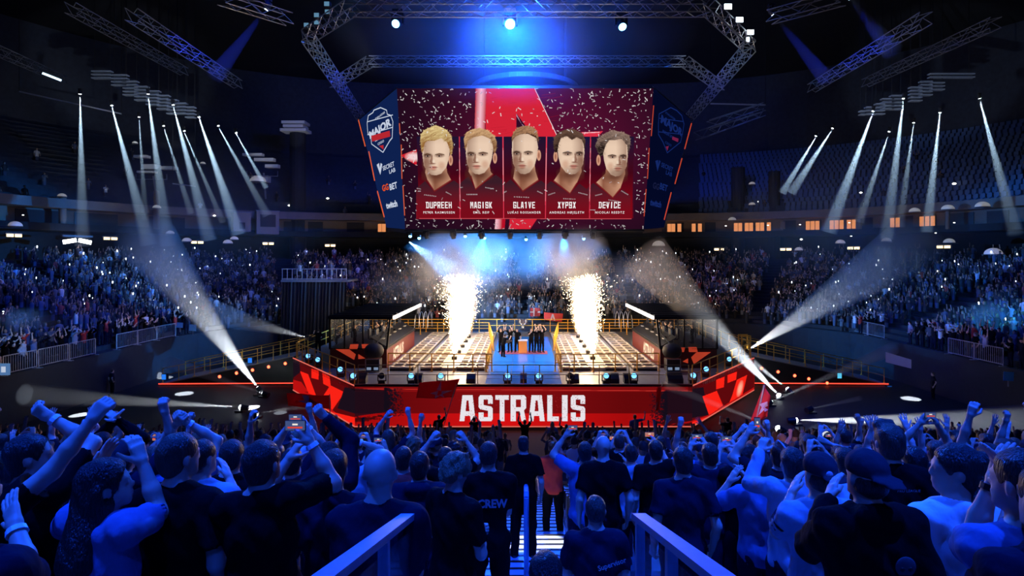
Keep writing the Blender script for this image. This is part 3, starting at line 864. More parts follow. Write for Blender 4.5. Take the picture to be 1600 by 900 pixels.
def banner(side, m_back, txt_mats, line_s):
    mir = (lambda px: px) if side < 0 else (lambda px: 1641.5 - px)
    tl, tr, br = P(mir(562), 187, 48.8), P(mir(619), 139, 40.15), P(mir(632.5), 358, 43.1)
    n = (tr - tl).cross(br - tl).normalized()
    if n.y > 0: n = -n
    bl = ray_plane(mir(604), 355.5, tl, n)
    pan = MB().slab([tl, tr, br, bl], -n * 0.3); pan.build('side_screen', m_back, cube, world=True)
    u = Vector((n.y, -n.x, 0)).normalized()
    if u.x < 0: u = -u
    v = n.cross(u)
    if v.z < 0: v = -v
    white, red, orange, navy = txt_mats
    q = lambda X, Y, h=0.03: ray_plane(540 + X / 3.75, 130 + Y / 3.75, tl + n * h, n) if side < 0 else None
    if side < 0: pt = lambda X, Y, h=0.03: ray_plane(540 + X / 3.75, 130 + Y / 3.75, tl + n * h, n)
    else: pt = lambda X, Y, h=0.03: ray_plane(1000 + X / 3.75, 130 + Y / 3.75, tl + n * h, n)
    if side < 0:
        shield = [(126, 235), (133, 190), (160, 172), (166, 158), (205, 143), (240, 158), (244, 182), (264, 188), (277, 225), (273, 320), (258, 338), (219, 405), (152, 356), (148, 318), (130, 292)]
        ribbon = [(150, 308), (258, 278), (262, 312), (157, 342)]
        major, mt = (200, 266), 30
        berl, csgo, star = (205, 316), (207, 347), (202, 190)
        sec, lab, sl = (252, 494), (274, 516), [(183, 478), (196, 468), (200, 500), (206, 468), (215, 474), (204, 536)]
        gg, bet, tw = (235, 620), (281, 614), (272, 722)
        red_tip = [(196, 368), (222, 362), (222, 388)]
    else:
        shield = [(108, 240), (112, 180), (140, 165), (180, 143), (215, 160), (245, 190), (258, 240), (248, 300), (238, 345), (160, 408), (135, 345), (108, 300)]
        ribbon = [(190, 312), (225, 325), (222, 345), (188, 330)]
        major, mt = (184, 248), 30
        berl, csgo, star = (165, 300), (165, 355), (178, 192)
        sec, lab, sl = (158, 500), (168, 532), [(90, 455), (105, 450), (108, 480), (112, 450), (120, 458), (102, 515)]
        gg, bet, tw = (92, 612), (136, 620), (92, 716)
        red_tip = [(150, 372), (168, 368), (160, 395)]
    cl = MB()
    sh = MB()
    for a, b_ in zip(shield, shield[1:] + shield[:1]): sh.bar(pt(*a), pt(*b_), 0.07, 0.02, up=n)
    sh.build('emblem_outline', white, cube, world=True)
    MB().slab([pt(*p) for p in ribbon], n * 0.01).build('emblem_ribbon', red, cube, world=True)
    MB().slab([pt(*p) for p in red_tip], n * 0.01).build('emblem_tip', red, cube, world=True)
    bars = MB()
    for a, b_ in (((128, 226), (276, 186)), ((128, 302), (276, 258))) if side < 0 else (((110, 205), (255, 225)), ((110, 285), (250, 300))): bars.bar(pt(*a), pt(*b_), 0.06, 0.02, up=n)
    bars.build('emblem_bar', white, cube, world=True)
    def T(b_, c, wz, hz, m, bold=0.02):
        w = (pt(c[0] + wz / 2, c[1]) - pt(c[0] - wz / 2, c[1])).dot(u)
        h = abs((pt(c[0], c[1] + hz / 2) - pt(c[0], c[1] - hz / 2)).dot(v))
        text_mesh('lettering', b_, pt(c[0], c[1] + hz / 2), u, v, h, m, cube, bold=bold, width=abs(w))
    T('MAJOR', major, 138, 44, white, 0.045)
    T('BERLIN 2019', berl, 72, 16, white)
    T('CSGO', csgo, 40, 14, white)
    T('STARLADDER', star, 64, 12, white)
    MB().slab([pt(*p) for p in sl], n * 0.01).build('shield_mark', white, cube, world=True)
    T('SECRET', (sec[0], sec[1] - 9), 72, 26, white)
    T('LAB', (lab[0], lab[1] - 4), 38, 24, white)
    T('GG', (gg[0], gg[1] - 10), 38, 36, orange, 0.03)
    T('BET', (bet[0], bet[1] - 12), 46, 36, white, 0.03)
    T('twitch', (tw[0], tw[1] - 12), 68, 34, white, 0.05)
    segs = [((75, 215), (115, 370)), ((136, 400), (170, 572)), ((186, 632), (226, 785))] if side < 0 else [((302, 235), (262, 385)), ((246, 440), (205, 590)), ((183, 640), (142, 800))]
    for a, b_ in segs: MB().bar(pt(*a), pt(*b_), 0.10, 0.06, up=n).build('edge_light', line_s, cube, world=True)
    for a, b_ in ([((315, 235), (319, 300)), ((326, 360), (330, 560)), ((336, 600), (346, 775))] if side < 0 else [((80, 130), (66, 310)), ((54, 380), (44, 560)), ((36, 620), (24, 780))]): MB().bar(pt(*a), pt(*b_), 0.05, 0.05, up=n).build('edge_light', line_s, cube, world=True)
banner(-1, glow('banner_navy', lin(14, 32, 78), 1.0), (glow('banner_white', lin(205, 215, 235), 0.9), glow('banner_red', lin(190, 40, 50), 0.9), glow('banner_orange', lin(225, 80, 25), 1), None), glow('banner_edge', lin(215, 90, 55), 1.0))
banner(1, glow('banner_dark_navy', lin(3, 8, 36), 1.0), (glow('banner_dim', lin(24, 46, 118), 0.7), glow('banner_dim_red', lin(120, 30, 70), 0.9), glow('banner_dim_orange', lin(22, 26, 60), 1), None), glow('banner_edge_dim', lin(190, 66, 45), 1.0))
# the steel ring on top of the cube and the cables that carry it
rg = MB(); c = Vector((0.1, 46, CAMZ + 13.2))
pts = [c + Vector((4.2 * math.cos(a), 4.2 * math.sin(a), 0)) for a in np.linspace(0, 2 * math.pi, 49)]
for a, b_ in zip(pts, pts[1:]): rg.bar(a, b_, 0.2, 0.34)
rg.build('steel_ring', mat('ring_steel', (0.10, 0.11, 0.14), 0.5, 0.2), cube, world=True)
for a in (0.6, 2.5, 3.9, 5.5):
    q = c + Vector((4.2 * math.cos(a), 4.2 * math.sin(a), 0))
    MB().tube(q, q + Vector((0, 0, 15)), 0.04, 6).build('cable', M_BLACK, cube, world=True)
# ================================================================== stage
DZ = 2.4
FX, FY, WX, WY, SY = 9.43, 32.2, 16.4, 41.0, 55.6
M_DECK = mat('deck_grey', (0.20, 0.20, 0.20), 0.45, vary=0.25, bscale=3, bump=0.05)
stage = thing('stage', 'large raised stage with red light-up front and angled wings', 'stage', (0, 44, 0))
poly = [(-FX, FY), (FX, FY), (WX, WY), (WX, SY), (-WX, SY), (-WX, WY)]
MB().prism(poly, 2.15, DZ).build('deck', M_DECK, stage, world=True)
sk = [(-FX + .3, FY + .3), (FX - .3, FY + .3), (WX - .3, WY + .2), (WX - .3, SY - .2), (-WX + .3, SY - .2), (-WX + .3, WY + .2)]
MB().prism(sk, 0, 2.15).build('skirt', M_BLACK, stage, world=True)
MB().box((0, 42.4, DZ + 0.012), (4.4, 19.2, 0.02)).build('lane', mat('lane_blue', (0.02, 0.22, 0.75), 0.25, vary=0.15, bscale=2), stage, world=True)
tl = MB()
for x in (-2.2, -0.75, 0.75, 2.2): tl.box((x, 42.4, DZ + 0.026), (0.03, 19.2, 0.012))
for y in (34.2, 36.2, 39.5, 44): tl.box((0, y, DZ + 0.026), (4.4, 0.03, 0.012))
tl.build('lane_marking', mat('lane_line', (0.03, 0.10, 0.3), 0.4), stage, world=True)
MB().box((0, 43.4, DZ + 0.03), (3.6, 1.4, 0.03)).build('podium_mat', mat('podium_red', (0.35, 0.07, 0.10), 0.5, vary=0.2), stage, world=True)

GLY = {
    'A': ([(.18, 0), (.82, 0), (1, 1), (.70, 1), (.665, .80), (.335, .80), (.30, 1), (0, 1)], [(.44, .2), (.56, .2), (.625, .62), (.375, .62)]),
    'S': ([(.1, 0), (.9, 0), (1, .08), (1, .33), (.66, .33), (.66, .16), (.34, .16), (.34, .38), (.9, .44), (1, .52), (1, .92), (.9, 1), (.1, 1), (0, .92), (0, .67), (.34, .67), (.34, .84), (.66, .84), (.66, .60), (.1, .54), (0, .46), (0, .08)], None),
    'T': ([(0, 0), (1, 0), (1, .18), (.67, .18), (.67, 1), (.33, 1), (.33, .18), (0, .18)], None),
    'R': ([(0, 0), (.88, 0), (1, .08), (1, .5), (.86, .58), (1, 1), (.70, 1), (.57, .62), (.34, .62), (.34, 1), (0, 1)], [(.34, .16), (.66, .16), (.66, .46), (.34, .46)]),
    'L': ([(0, 0), (.45, 0), (.45, .82), (1, .82), (1, 1), (0, 1)], None),
    'I': ([(0, 0), (1, 0), (1, 1), (0, 1)], None)}
WORD = (('A', 718, 743), ('S', 748, 770), ('T', 774, 795), ('R', 798, 822), ('A', 826, 851), ('L', 855, 873), ('I', 878, 887), ('S', 892, 914.5))
def paint_front(cv):
    X, Y = cv.X, cv.Y
    ln = 0.92 + 0.08 * np.sin(Y * 6.28 / 1.9)
    base = np.where((Y > 646)[:, None], np.array(lin(222, 18, 20)), np.array(lin(136, 14, 18)))
    fade = np.clip(1 - abs(X - 790) / 420, 0.55, 1)
    cv.C[:] = base * (ln * fade)[:, None]
    cv.blend(np.nonzero(Y < 612)[0], 0.35, lin(170, 22, 24))
    cv.stroke((545, 607.5), (1090, 611), 0.9, lin(225, 60, 50), 0.8)
    # worn dark patches with broken edges at both ends
    n = 900
    for x0, x1, y0, y1, edge in ((545, 603, 609, 650, 1), (1040, 1092, 612, 662, -1)):
        cv.poly([(x0, y0 - 3), (x1, y0 + 1), (x1 - 1, y1 - 6), (x0, y1 + 2)], lin(16, 12, 24), 0.93)
    for i in range(n):
        e = RNG.random() ** 2
        if i % 2: x, y = 602 + e * 28, RNG.uniform(607, 650)
        else: x, y = 1041 - e * 26, RNG.uniform(612, 662)
        r = RNG.uniform(0.6, 2.2) * (1 - e * 0.6)
        cv.ell(x, y, r * 1.2, r, lin(20, 12, 24), 0.85, 0.4)
    for i in range(260):
        e = RNG.random() ** 1.7
        x = 556 + e * 60 if i % 2 else 1080 - e * 45
        y = (656 - 0.10 * (x - 556) if i % 2 else 664) + RNG.normal(0, 2.2)
        cv.ell(x, y, RNG.uniform(1, 4), RNG.uniform(0.4, 1.2), lin(60, 8, 12), 0.8, 0.4)
    y0, y1 = 617.5, 658
    for ch, x0, x1 in WORD:
        outer, hole = GLY[ch]
        m = lambda p: [(x0 + u * (x1 - x0), y0 + v * (y1 - y0)) for u, v in p]
        cv.poly(m(outer), lin(232, 226, 232))
        if hole:
            hp = m(hole)
            cv.poly(hp, lin(140, 14, 18))
    for i in range(420):                       # flakes missing from the letters
        x, y = RNG.uniform(716, 916), RNG.uniform(617, 659)
        if x < 860 and RNG.random() < 0.6: continue
        cv.ell(x, y, RNG.uniform(0.35, 0.9), RNG.uniform(0.35, 0.8), lin(170, 40, 44), 0.75, 0.3)
def paint_wing(side):
    def f(cv):
        X, Y = cv.X, cv.Y
        cv.C[:] = lin(92, 8, 12)
        ox, oy, k = (400, 420, 3.4625) if side < 0 else (800, 420, 3.4614)
        Z = lambda L: [(ox + x / k, oy + y / k) for x, y in L]
        hot, mid, drk = lin(250, 34, 22), lin(185, 16, 16), lin(26, 14, 26)
        if side < 0:
            L = [(hot, [(237, 553), (282, 570), (330, 700), (290, 690)]), (hot, [(300, 540), (340, 550), (338, 600), (300, 590)]), (hot, [(358, 558), (398, 582), (406, 645), (364, 622)]),
                 (hot, [(402, 630), (480, 668), (412, 765), (362, 690)]), (mid, [(200, 600), (245, 612), (285, 668), (200, 655)]), (mid, [(200, 640), (350, 700), (420, 770), (535, 850), (535, 870), (200, 660)]),
                 (drk, [(480, 640), (540, 650), (540, 785), (440, 755)]), (hot, [(402, 772), (538, 805), (538, 850), (500, 838)]), (drk, [(200, 470), (235, 490), (240, 560), (200, 590)])]
        else:
            L = [(drk, [(960, 650), (1035, 640), (1062, 790), (960, 810)]), (hot, [(1030, 690), (1108, 660), (1142, 740), (1066, 792)]), (hot, [(1105, 600), (1150, 583), (1146, 640), (1104, 652)]),
                 (hot, [(1165, 575), (1217, 556), (1212, 600), (1166, 618)]), (hot, [(1216, 600), (1272, 574), (1242, 700), (1168, 742), (1192, 682)]), (mid, [(970, 822), (1066, 790), (1310, 640), (1310, 680), (970, 880)]),
                 (hot, [(970, 830), (1060, 800), (1060, 815), (970, 868)])]
        for c, pts in L: cv.poly(Z(pts), c)
        if side > 0: cv.ell(ox + 1233 / k, oy + 648 / k, 3.2, 10, lin(255, 190, 160), 0.8, 1.0, 0.25)
    return f
LED = led_material('led_front', 1.0)
zt, zb = DZ + 0.03, 0.2
led_wall('front_panel', (-FX, FY, zt), (FX, FY, zt), (-FX, FY, zb), (FX, FY, zb), 1150, 130, paint_front, LED, stage)
led_wall('wing_panel', (-WX, WY, zt), (-FX, FY, zt), (-WX, WY, zb), (-FX, FY, zb), 240, 120, paint_wing(-1), LED, stage)
led_wall('wing_panel', (FX, FY, zt), (WX, WY, zt), (FX, FY, zb), (WX, WY, zb), 240, 120, paint_wing(1), LED, stage)
EDGE = glow('edge_pink', lin(235, 110, 95), 0.9)
for z in (zt + 0.02, zb - 0.03):
    for a, b_ in (((-WX, WY), (-FX, FY)), ((-FX, FY), (FX, FY)), ((FX, FY), (WX, WY))):
        if z > 1 and a[0] == -FX: continue
        MB().bar((a[0], a[1] - .03, z), (b_[0], b_[1] - .03, z), 0.05, 0.05).build('edge_light', EDGE, stage, world=True)
MB().bar((-FX, FY - .05, zt + .05), (FX, FY - .05, zt + .05), 0.12, 0.14).build('nosing', mat('nosing_red', (0.25, 0.02, 0.02), 0.5), stage, world=True)
# outer red side panel past the right wing
MB().slab([(WX + .02, WY + .05, zb), (WX + .02, WY + 2.2, zb), (WX + .02, WY + 2.2, 1.5), (WX + .02, WY + .05, 1.9)], (0.05, 0, 0)).build('side_panel', glow('side_red', lin(110, 10, 12), 1), stage, world=True)

# ramps leading down from the stage wings
for sx in (-1, 1):
    nm = 'left' if sx < 0 else 'right'
    t = thing('ramp', 'dark sloping ramp with yellow rails running down from the %s stage wing' % nm, 'ramp', (sx * 21.5, 44.8, 0))
    x0, x1, y0, y1 = sx * (WX + .05), sx * 27.4, 43.3, 46.5
    m = MB()
    q = [(x0, y0, 0), (x1, y0, 0), (x0, y0, 2.3)]
    m.slab(q, (0, y1 - y0, 0)); m.build('body', M_BLACK, t, world=True)
    MB().slab([(x0, y0, 2.31), (x1, y0, 0.01), (x1, y1, 0.01), (x0, y1, 2.31)], (0, 0, 0.06)).build('walkway', M_GREY, t, world=True)
    MB().bar((sx * (WX + .2), y0 - .06, 0.16), (x1, y0 - .06, 0.10), 0.05, 0.07).build('edge_light', G_REDLINE, t, world=True)
    for px, py in ((343, 588.5), (369.5, 583), (394.5, 578.3), (419.6, 573.3), (445.7, 568)) if sx < 0 else ((1190, 575.5), (1215.8, 581), (1241.8, 587), (1263.8, 592), (1292.5, 598.5)):
        c = P(px, py, y0 - .08)
        l_ = MB().tube(c + Vector((0, .1, 0)), c + Vector((0, .02, 0)), 0.17, 14).build('marker_lamp', mat('lamp_ring', (0.1, 0.02, 0.02), 0.4), t, world=True)
        MB().ball(c, 0.11, 10, 6, -1, 1, (1, .5, 1)).build('lens', G_RED, l_, smooth=True)

def guard_rail(pts, label, step=1.45, h=1.12, r=0.035, m=None, toe=False, base=None):
    """tube railing along a line of points, a post at every step"""
    m = m or M_YEL
    c = sum((Vector(p) for p in pts), Vector()) / len(pts)
    t = thing('guard_rail', label, 'railing', (c.x, c.y, min(p[2] for p in pts)))
    tr, mr = MB(), MB()
    up = Vector((0, 0, h))
    for a, b_ in zip(pts, pts[1:]):
        a, b_ = Vector(a), Vector(b_)
        tr.tube(a + up, b_ + up, r, 6); mr.tube(a + up * .52, b_ + up * .52, r * .75, 6)
    tr.build('top_rail', m, t, world=True); mr.build('mid_rail', m, t, world=True)
    for a, b_ in zip(pts, pts[1:]):
        a, b_ = Vector(a), Vector(b_)
        n = max(1, round((b_ - a).length / step))
        for i in range(n + 1):
            if i == n and b_ != Vector(pts[-1]): continue
            q = a.lerp(b_, i / n)
            MB().tube(q, q + up, r, 6).box(q + Vector((0, 0, .02)), (.16, .16, .04)).build('post', m, t, world=True)
    return t
M_YELD = mat('dull_yellow_paint', (0.45, 0.30, 0.10), 0.5, vary=0.2)
guard_rail([(-FX + .1, FY + .3, DZ), (-0.9, FY + .3, DZ)], 'yellow front railing on the stage edge left of the blue lane', 1.75, 1.15, 0.026, M_YELD)
guard_rail([(0.9, FY + .3, DZ), (FX - .1, FY + .3, DZ)], 'yellow front railing on the stage edge right of the blue lane', 1.75, 1.15, 0.026, M_YELD)
guard_rail([(-0.9, FY + .32, DZ), (0.9, FY + .32, DZ)], 'short yellow gate railing at the front of the blue lane', 0.9, 1.15, 0.028)
for sx in (-1, 1):
    nm = 'left' if sx < 0 else 'right'
    guard_rail([(sx * (FX + .15), FY + .45, DZ), (sx * (WX - .2), WY + .1, DZ)], 'yellow railing along the %s angled wing of the stage' % nm, 1.3)
    guard_rail([(sx * 8.6, 36.6, DZ), (sx * 4.4, 36.3, DZ), (sx * 2.0, 36.3, DZ)], 'yellow inner railing before the %s grating' % nm, 1.5, 1.12, 0.04)
    guard_rail([(sx * 2.35, 36.3, DZ), (sx * 2.35, 41.5, DZ)], 'orange yellow railing on the %s side of the blue lane' % nm, 1.1, 1.12, 0.05)
    guard_rail([(sx * 2.35, 44.5, DZ), (sx * 3.2, 53.4, DZ)], 'orange yellow railing behind the players on the %s' % nm, 1.3, 1.1, 0.055)
    guard_rail([(sx * (WX - .2), WY + .3, DZ), (sx * (WX - .2), SY - .4, DZ)], 'yellow railing on the %s rear side of the stage' % nm, 1.9)
    guard_rail([(sx * (WX + .1), 43.45, 2.36), (sx * 27.2, 43.45, 0.12)], 'front yellow railing down the %s ramp' % nm, 1.25, 1.1, 0.03)
    guard_rail([(sx * (WX + .1), 46.35, 2.36), (sx * 27.2, 46.35, 0.12)], 'rear yellow railing down the %s ramp' % nm, 1.6, 1.1, 0.03)
    guard_rail([(sx * 3.2, 53.6, DZ), (sx * 12.8, 53.6, DZ)], 'yellow cross railing behind the %s grating' % nm, 1.6, 1.1, 0.035)
guard_rail([(-WX + .2, SY - .2, DZ), (WX - .2, SY - .2, DZ)], 'long yellow railing across the rear edge of the stage', 1.75, 1.2, 0.035)
MB_ = MB
t = thing('rail_post', 'yellow corner frame beside the right ramp head', 'railing', (16.3, 42.2, DZ))
MB().box((0, 0, .75), (.7, .08, .08)).box((0, 0, 1.45), (.7, .08, .08)).box((0, .6, 1.45), (.7, .08, .08)).build('rail', M_YEL, t)
for x, y in ((-.32, 0), (.32, 0), (-.32, .6), (.32, .6)): MB().box((x, y, .73), (.09, .09, 1.46)).build('post', M_YEL, t)

# lit gratings either side of the lane
M_GRAT = mat('grating_cream', (0.62, 0.55, 0.46), 0.5, vary=0.2, bscale=5)
M_UNDER = mat('grating_under', (0.06, 0.04, 0.034), 0.6, vary=0.3, bscale=2)
M_STRIP = mat('strip_tan', (0.50, 0.42, 0.33), 0.45, vary=0.2, bscale=2)
for sx in (-1, 1):
    nm = 'left' if sx < 0 else 'right'
    for (xa, xb, lab) in ((2.5, 4.25, 'next to the lane'), (5.25, 6.55, 'in the middle'), (7.0, 8.5, 'beside the booth')):
        t = thing('grating', 'cream slatted floor grating on the %s of the stage, %s' % (nm, lab), 'grating', (sx * (xa + xb) / 2, 45, DZ))
        w = xb - xa
        MB().box((0, 0, .08), (w, 16.8, .16)).build('panel', M_UNDER, t)
        fr = MB()
        for x in np.linspace(-w / 2 + .05, w / 2 - .05, 4 if w > 1.6 else 3): fr.box((x, 0, .2), (.10, 16.8, .1))
        fr.build('frame', M_GRAT, t)
        for i in range(15): MB().box((0, -8.33 + i * 1.19, .205), (w, .17, .09)).build('slat', M_GRAT, t)
    t = thing('pyro_track', 'tan smooth strip carrying the spark fountains on the %s' % nm, 'track', (sx * 4.75, 45, DZ))
    MB().box((0, 0, .1), (.95, 16.8, .2)).build('strip', M_STRIP, t)
    MB().box((-.46, 0, .215), (.05, 16.8, .06)).box((.46, 0, .215), (.05, 16.8, .06)).build('edge', M_GRAT, t)
    for i, y in enumerate((39.6, 42.2, 44.8, 47.4, 50)):
        t = thing('spark_unit', 'small black spark fountain unit, number %s from the front of the %s tan strip' % (('one', 'two', 'three', 'four', 'five')[i], nm), 'fountain', (sx * 4.75, y, DZ + .2))
        MB().box((0, 0, .1), (.34, .34, .2)).build('base', M_CASE, t)
        MB().tube((0, 0, .2), (0, 0, .32), .06, 10).build('nozzle', M_STEEL, t)

# player booths
M_BOOTH = mat('booth_red', (0.13, 0.016, 0.014), 0.5, vary=0.1, bscale=3)
M_STARB = mat('booth_star', (0.95, 0.11, 0.05), 0.5, emit=(1, 0.10, 0.04), strength=0.35)
M_LETT = mat('booth_lettering', (0.7, 0.66, 0.64), 0.5)
G_MON = glow('monitor_glow', (0.6, 0.75, 1.0), 0.6)
for sx in (-1, 1):
    nm = 'left' if sx < 0 else 'right'
    t = thing('player_booth', 'black roofed glass booth on a red star base at the %s of the stage' % nm, 'booth', (sx * 10.75, 42.2, DZ))
    w0, w1, y0, y1 = 8.9 * sx, 12.6 * sx, 37.5, 47.0
    xm = (w0 + w1) / 2
    MB().box((xm, (y0 + y1) / 2, DZ + .62), (3.7, y1 - y0, 1.24)).build('base', M_BOOTH, t, world=True)
    MB().box((xm, (y0 + y1) / 2, DZ + 1.27), (3.8, y1 - y0 + .1, .08)).build('floor_plate', M_BLACK, t, world=True)
    st = MB()
    ox, oy, k = (480, 460, 6.0) if sx < 0 else (960, 460, 6.0)
    q = lambda L: [P(ox + x / k, oy + y / k, y0 - .03) for x, y in L]
    stars = ([[(265, 512), (390, 512), (455, 562), (440, 612)], [(405, 468), (482, 466), (470, 512), (395, 512)], [(510, 466), (578, 466), (598, 514), (518, 514)], [(640, 520), (722, 515), (660, 562), (628, 545)], [(480, 560), (545, 600), (480, 606)]]
             if sx < 0 else [[(450, 540), (530, 540), (540, 560), (510, 592)], [(590, 498), (662, 498), (650, 540), (575, 540)], [(692, 494), (770, 494), (780, 540), (700, 540)], [(720, 590), (770, 542), (905, 540), (745, 652)], [(640, 630), (690, 600), (690, 645)]])
    for L in stars: st.slab(q(L), (0, -.02, 0))
    st.build('star_emblem', M_STARB, t, world=True)
    hgt = .72
    if sx < 0: text_mesh('lettering', 'ASTRALIS', (w0 + .03, 40.9, DZ + .25), (0, 1, 0), (0, 0, 1), hgt, M_LETT, t, bold=.035, sx=.78)
    else: text_mesh('lettering', 'ASTRALIS', (w0 - .03, 40.9, DZ + .25), (0, -1, 0), (0, 0, 1), hgt, M_LETT, t, bold=.035, sx=.78)
    # desk with screens and keyboards along the inner side
    MB().slab([(w0, y0 + .1, DZ + 1.32), (w0, y1, DZ + 1.32), (w0 + sx * 1.1, y1, DZ + 1.95), (w0 + sx * 1.1, y0 + .1, DZ + 1.95)], (0, 0, .06)).build('desk', M_CASE, t, world=True)
    for i in range(5):
        y = y0 + 1.3 + i * 1.75
        mo = MB().box((w0 + sx * .95, y, DZ + 2.2), (.05, .62, .38)).box((w0 + sx * .95, y, DZ + 2.0), (.1, .1, .2)).build('monitor', M_CASE, t, world=True)
        MB().box((w0 + sx * .985, y, DZ + 2.2), (.012, .56, .32)).build('picture_area', G_MON, mo)
        MB().box((w0 + sx * .55, y, DZ + 1.74), (.16, .5, .03)).build('keyboard', M_WHITE, t, world=True)
    zr = CAMZ - 4.1
    po = [(w0 - sx * .0, y0), (xm - sx * .3, y0), (xm + sx * .9, y0), (w1, y0), (w0, y1), (w1, y1), (w1, (y0 + y1) / 2)]
    for i, (x, y) in enumerate(po):
        lean = -sx * .22 if i in (0, 4) else 0
        MB().bar((x, y, DZ + 1.3), (x + lean, y, zr), .12 if i in (0, 3) else .09).build('post', M_BLACK, t, world=True)
    MB().slab([(w0 - sx * .45, y0 - .25, zr), (w1 + sx * .1, y0 - .25, zr), (w1 + sx * .1, y1 + .2, zr), (w0 - sx * .45, y1 + .2, zr)], (0, 0, .2)).build('roof', M_CASE, t, world=True)
    rb = MB()
    for i in range(9): rb.bar((w0 - sx * .4, y0 + i * 1.15, zr + .24), (w1, y0 + i * 1.15, zr + .24), .1, .07)
    rb.build('roof_rib', M_BLACK, t, world=True)
    MB().bar((w0 - sx * .5, y0 - .2, zr + .1), (w0 - sx * .5, y1 + .1, zr + .1), .1, .2).build('tube_light', G_TUBE, t, world=True)
    for (a, b_) in (((w0, y0), (w1, y0)), ((w1, y0), (w1, y1))):
        MB().slab([(a[0], a[1], DZ + 1.34), (b_[0], b_[1], DZ + 1.34), (b_[0], b_[1], zr - .02), (a[0], a[1], zr - .02)], (0.0 if a[1] == b_[1] else sx * .02, 0.02 if a[1] == b_[1] else 0, 0)).build('glass_pane', M_GLASS, t, world=True)
    # fan of steel hoops behind the booth's inner edge
    for j in range(4):
        pts = [Vector((w0 - sx * (.1 + .35 * j), y1 + .6 + 1.2 * math.cos(a), DZ + 1.2 + 1.5 * math.sin(a))) for a in np.linspace(.1, math.pi - .2, 12)]
        MB().path(pts, .025, 5).build('hoop', M_STEEL, t, world=True)
    # hooded cannon on a lit road case before the booth
    cx = P(583 if sx < 0 else 1051.5, 578, 36.2)
    t = thing('covered_cannon', 'black hooded stage cannon on a pale-edged case before the %s booth' % nm, 'cannon', (cx.x, 36.4, DZ))
    MB().box((0, 0, .45), (.85, .7, .75)).build('case', M_CASE, t)
    e = MB()
    for x in (-.43, .43): e.box((x, -.36, .45), (.05, .04, .8))
    for z in (.07, .84): e.box((0, -.36, z), (.9, .04, .05))
    e.build('case_edge', M_GALV, t)
    for x in (-.22, .22): MB().box((x, -.37, .25), (.26, .05, .16)).build('case_lamp', mat('case_lens', (.4, .5, .6), .2, emit=(.5, .7, 1), strength=.3), t)
    hd = MB().ball((0, 0, 1.3), .62, 16, 10, -.75, 1, (1, .9, .82)); hd.build('hood', mat('hood_cloth', (.02, .02, .024), .7, bump=.6, bscale=5), t, smooth=True)
    MB().tube((sx * -.1, 0, 1.7), (-sx * .75, .1, 2.5), .035, 6).build('barrel', M_STEEL, t)

# black boxes along the front lip
for px, py, w, lab in ((566, 598, 14, 'left of the first blue lamp'), (654, 604, 12, 'behind the waving red banner'), (736, 605, 14, 'left of the blue lane'), (818, 604, 10, 'in the middle of the blue lane'), (898, 605, 13, 'right of the blue lane'), (956, 605, 21, 'wide, between two blue lamps'), (980, 605, 11, 'narrow, between two blue lamps'), (1054, 606, 24, 'wide, near the right front corner')):
    d = FY + 1.0
    c = P(px, py, d)
    t = thing('stage_monitor', 'black stage monitor box on the front lip, %s' % lab, 'speaker', (c.x, d, DZ))
    wd = w / FPX * d
    MB().slab([(-wd / 2, -.25, 0), (-wd / 2, .3, 0), (-wd / 2, .3, .52), (-wd / 2, .05, .52), (-wd / 2, -.25, .25)], (wd, 0, 0)).build('cabinet', M_CASE, t)
    MB().slab([(-wd / 2 + .03, -.262, .03), (wd / 2 - .03, -.262, .03), (wd / 2 - .03, -.262, .23), (-wd / 2 + .03, -.262, .23)], (0, .01, 0)).build('grille', M_LENSOFF, t)
# orange pedestal under the trophy and the trophy
t = thing('pedestal', 'orange pedestal with a pale top among the celebrating players', 'pedestal', (-0.05, 43.2, DZ + .045))
MB().box((0, 0, .45), (.62, .5, .9)).build('body', mat('pedestal_orange', (.85, .28, .03), .45, vary=.1), t, bevel=.02)
MB().box((0, 0, .93), (.7, .56, .06)).build('top', M_WHITE, t)
t = thing('trophy', 'tall silver trophy lifted above the players', 'trophy', P(817, 516, 43.2))
M_SIL = mat('silver', (.75, .76, .78), .2, .9)
MB().box((0, 0, .05), (.34, .34, .1)).build('base', M_CASE, t)
MB().tube((0, 0, .1), (0, 0, .35), .10, 12, .05).tube((0, 0, .35), (0, 0, .5), .05, 12, .22).build('stem', M_SIL, t, smooth=True)
MB().box((0, 0, .68), (.5, .3, .36)).build('bowl', M_SIL, t, bevel=.04)
MB().box((-.33, 0, .66), (.05, .1, .42)).box((.33, 0, .66), (.05, .1, .42)).build('handle', M_SIL, t)
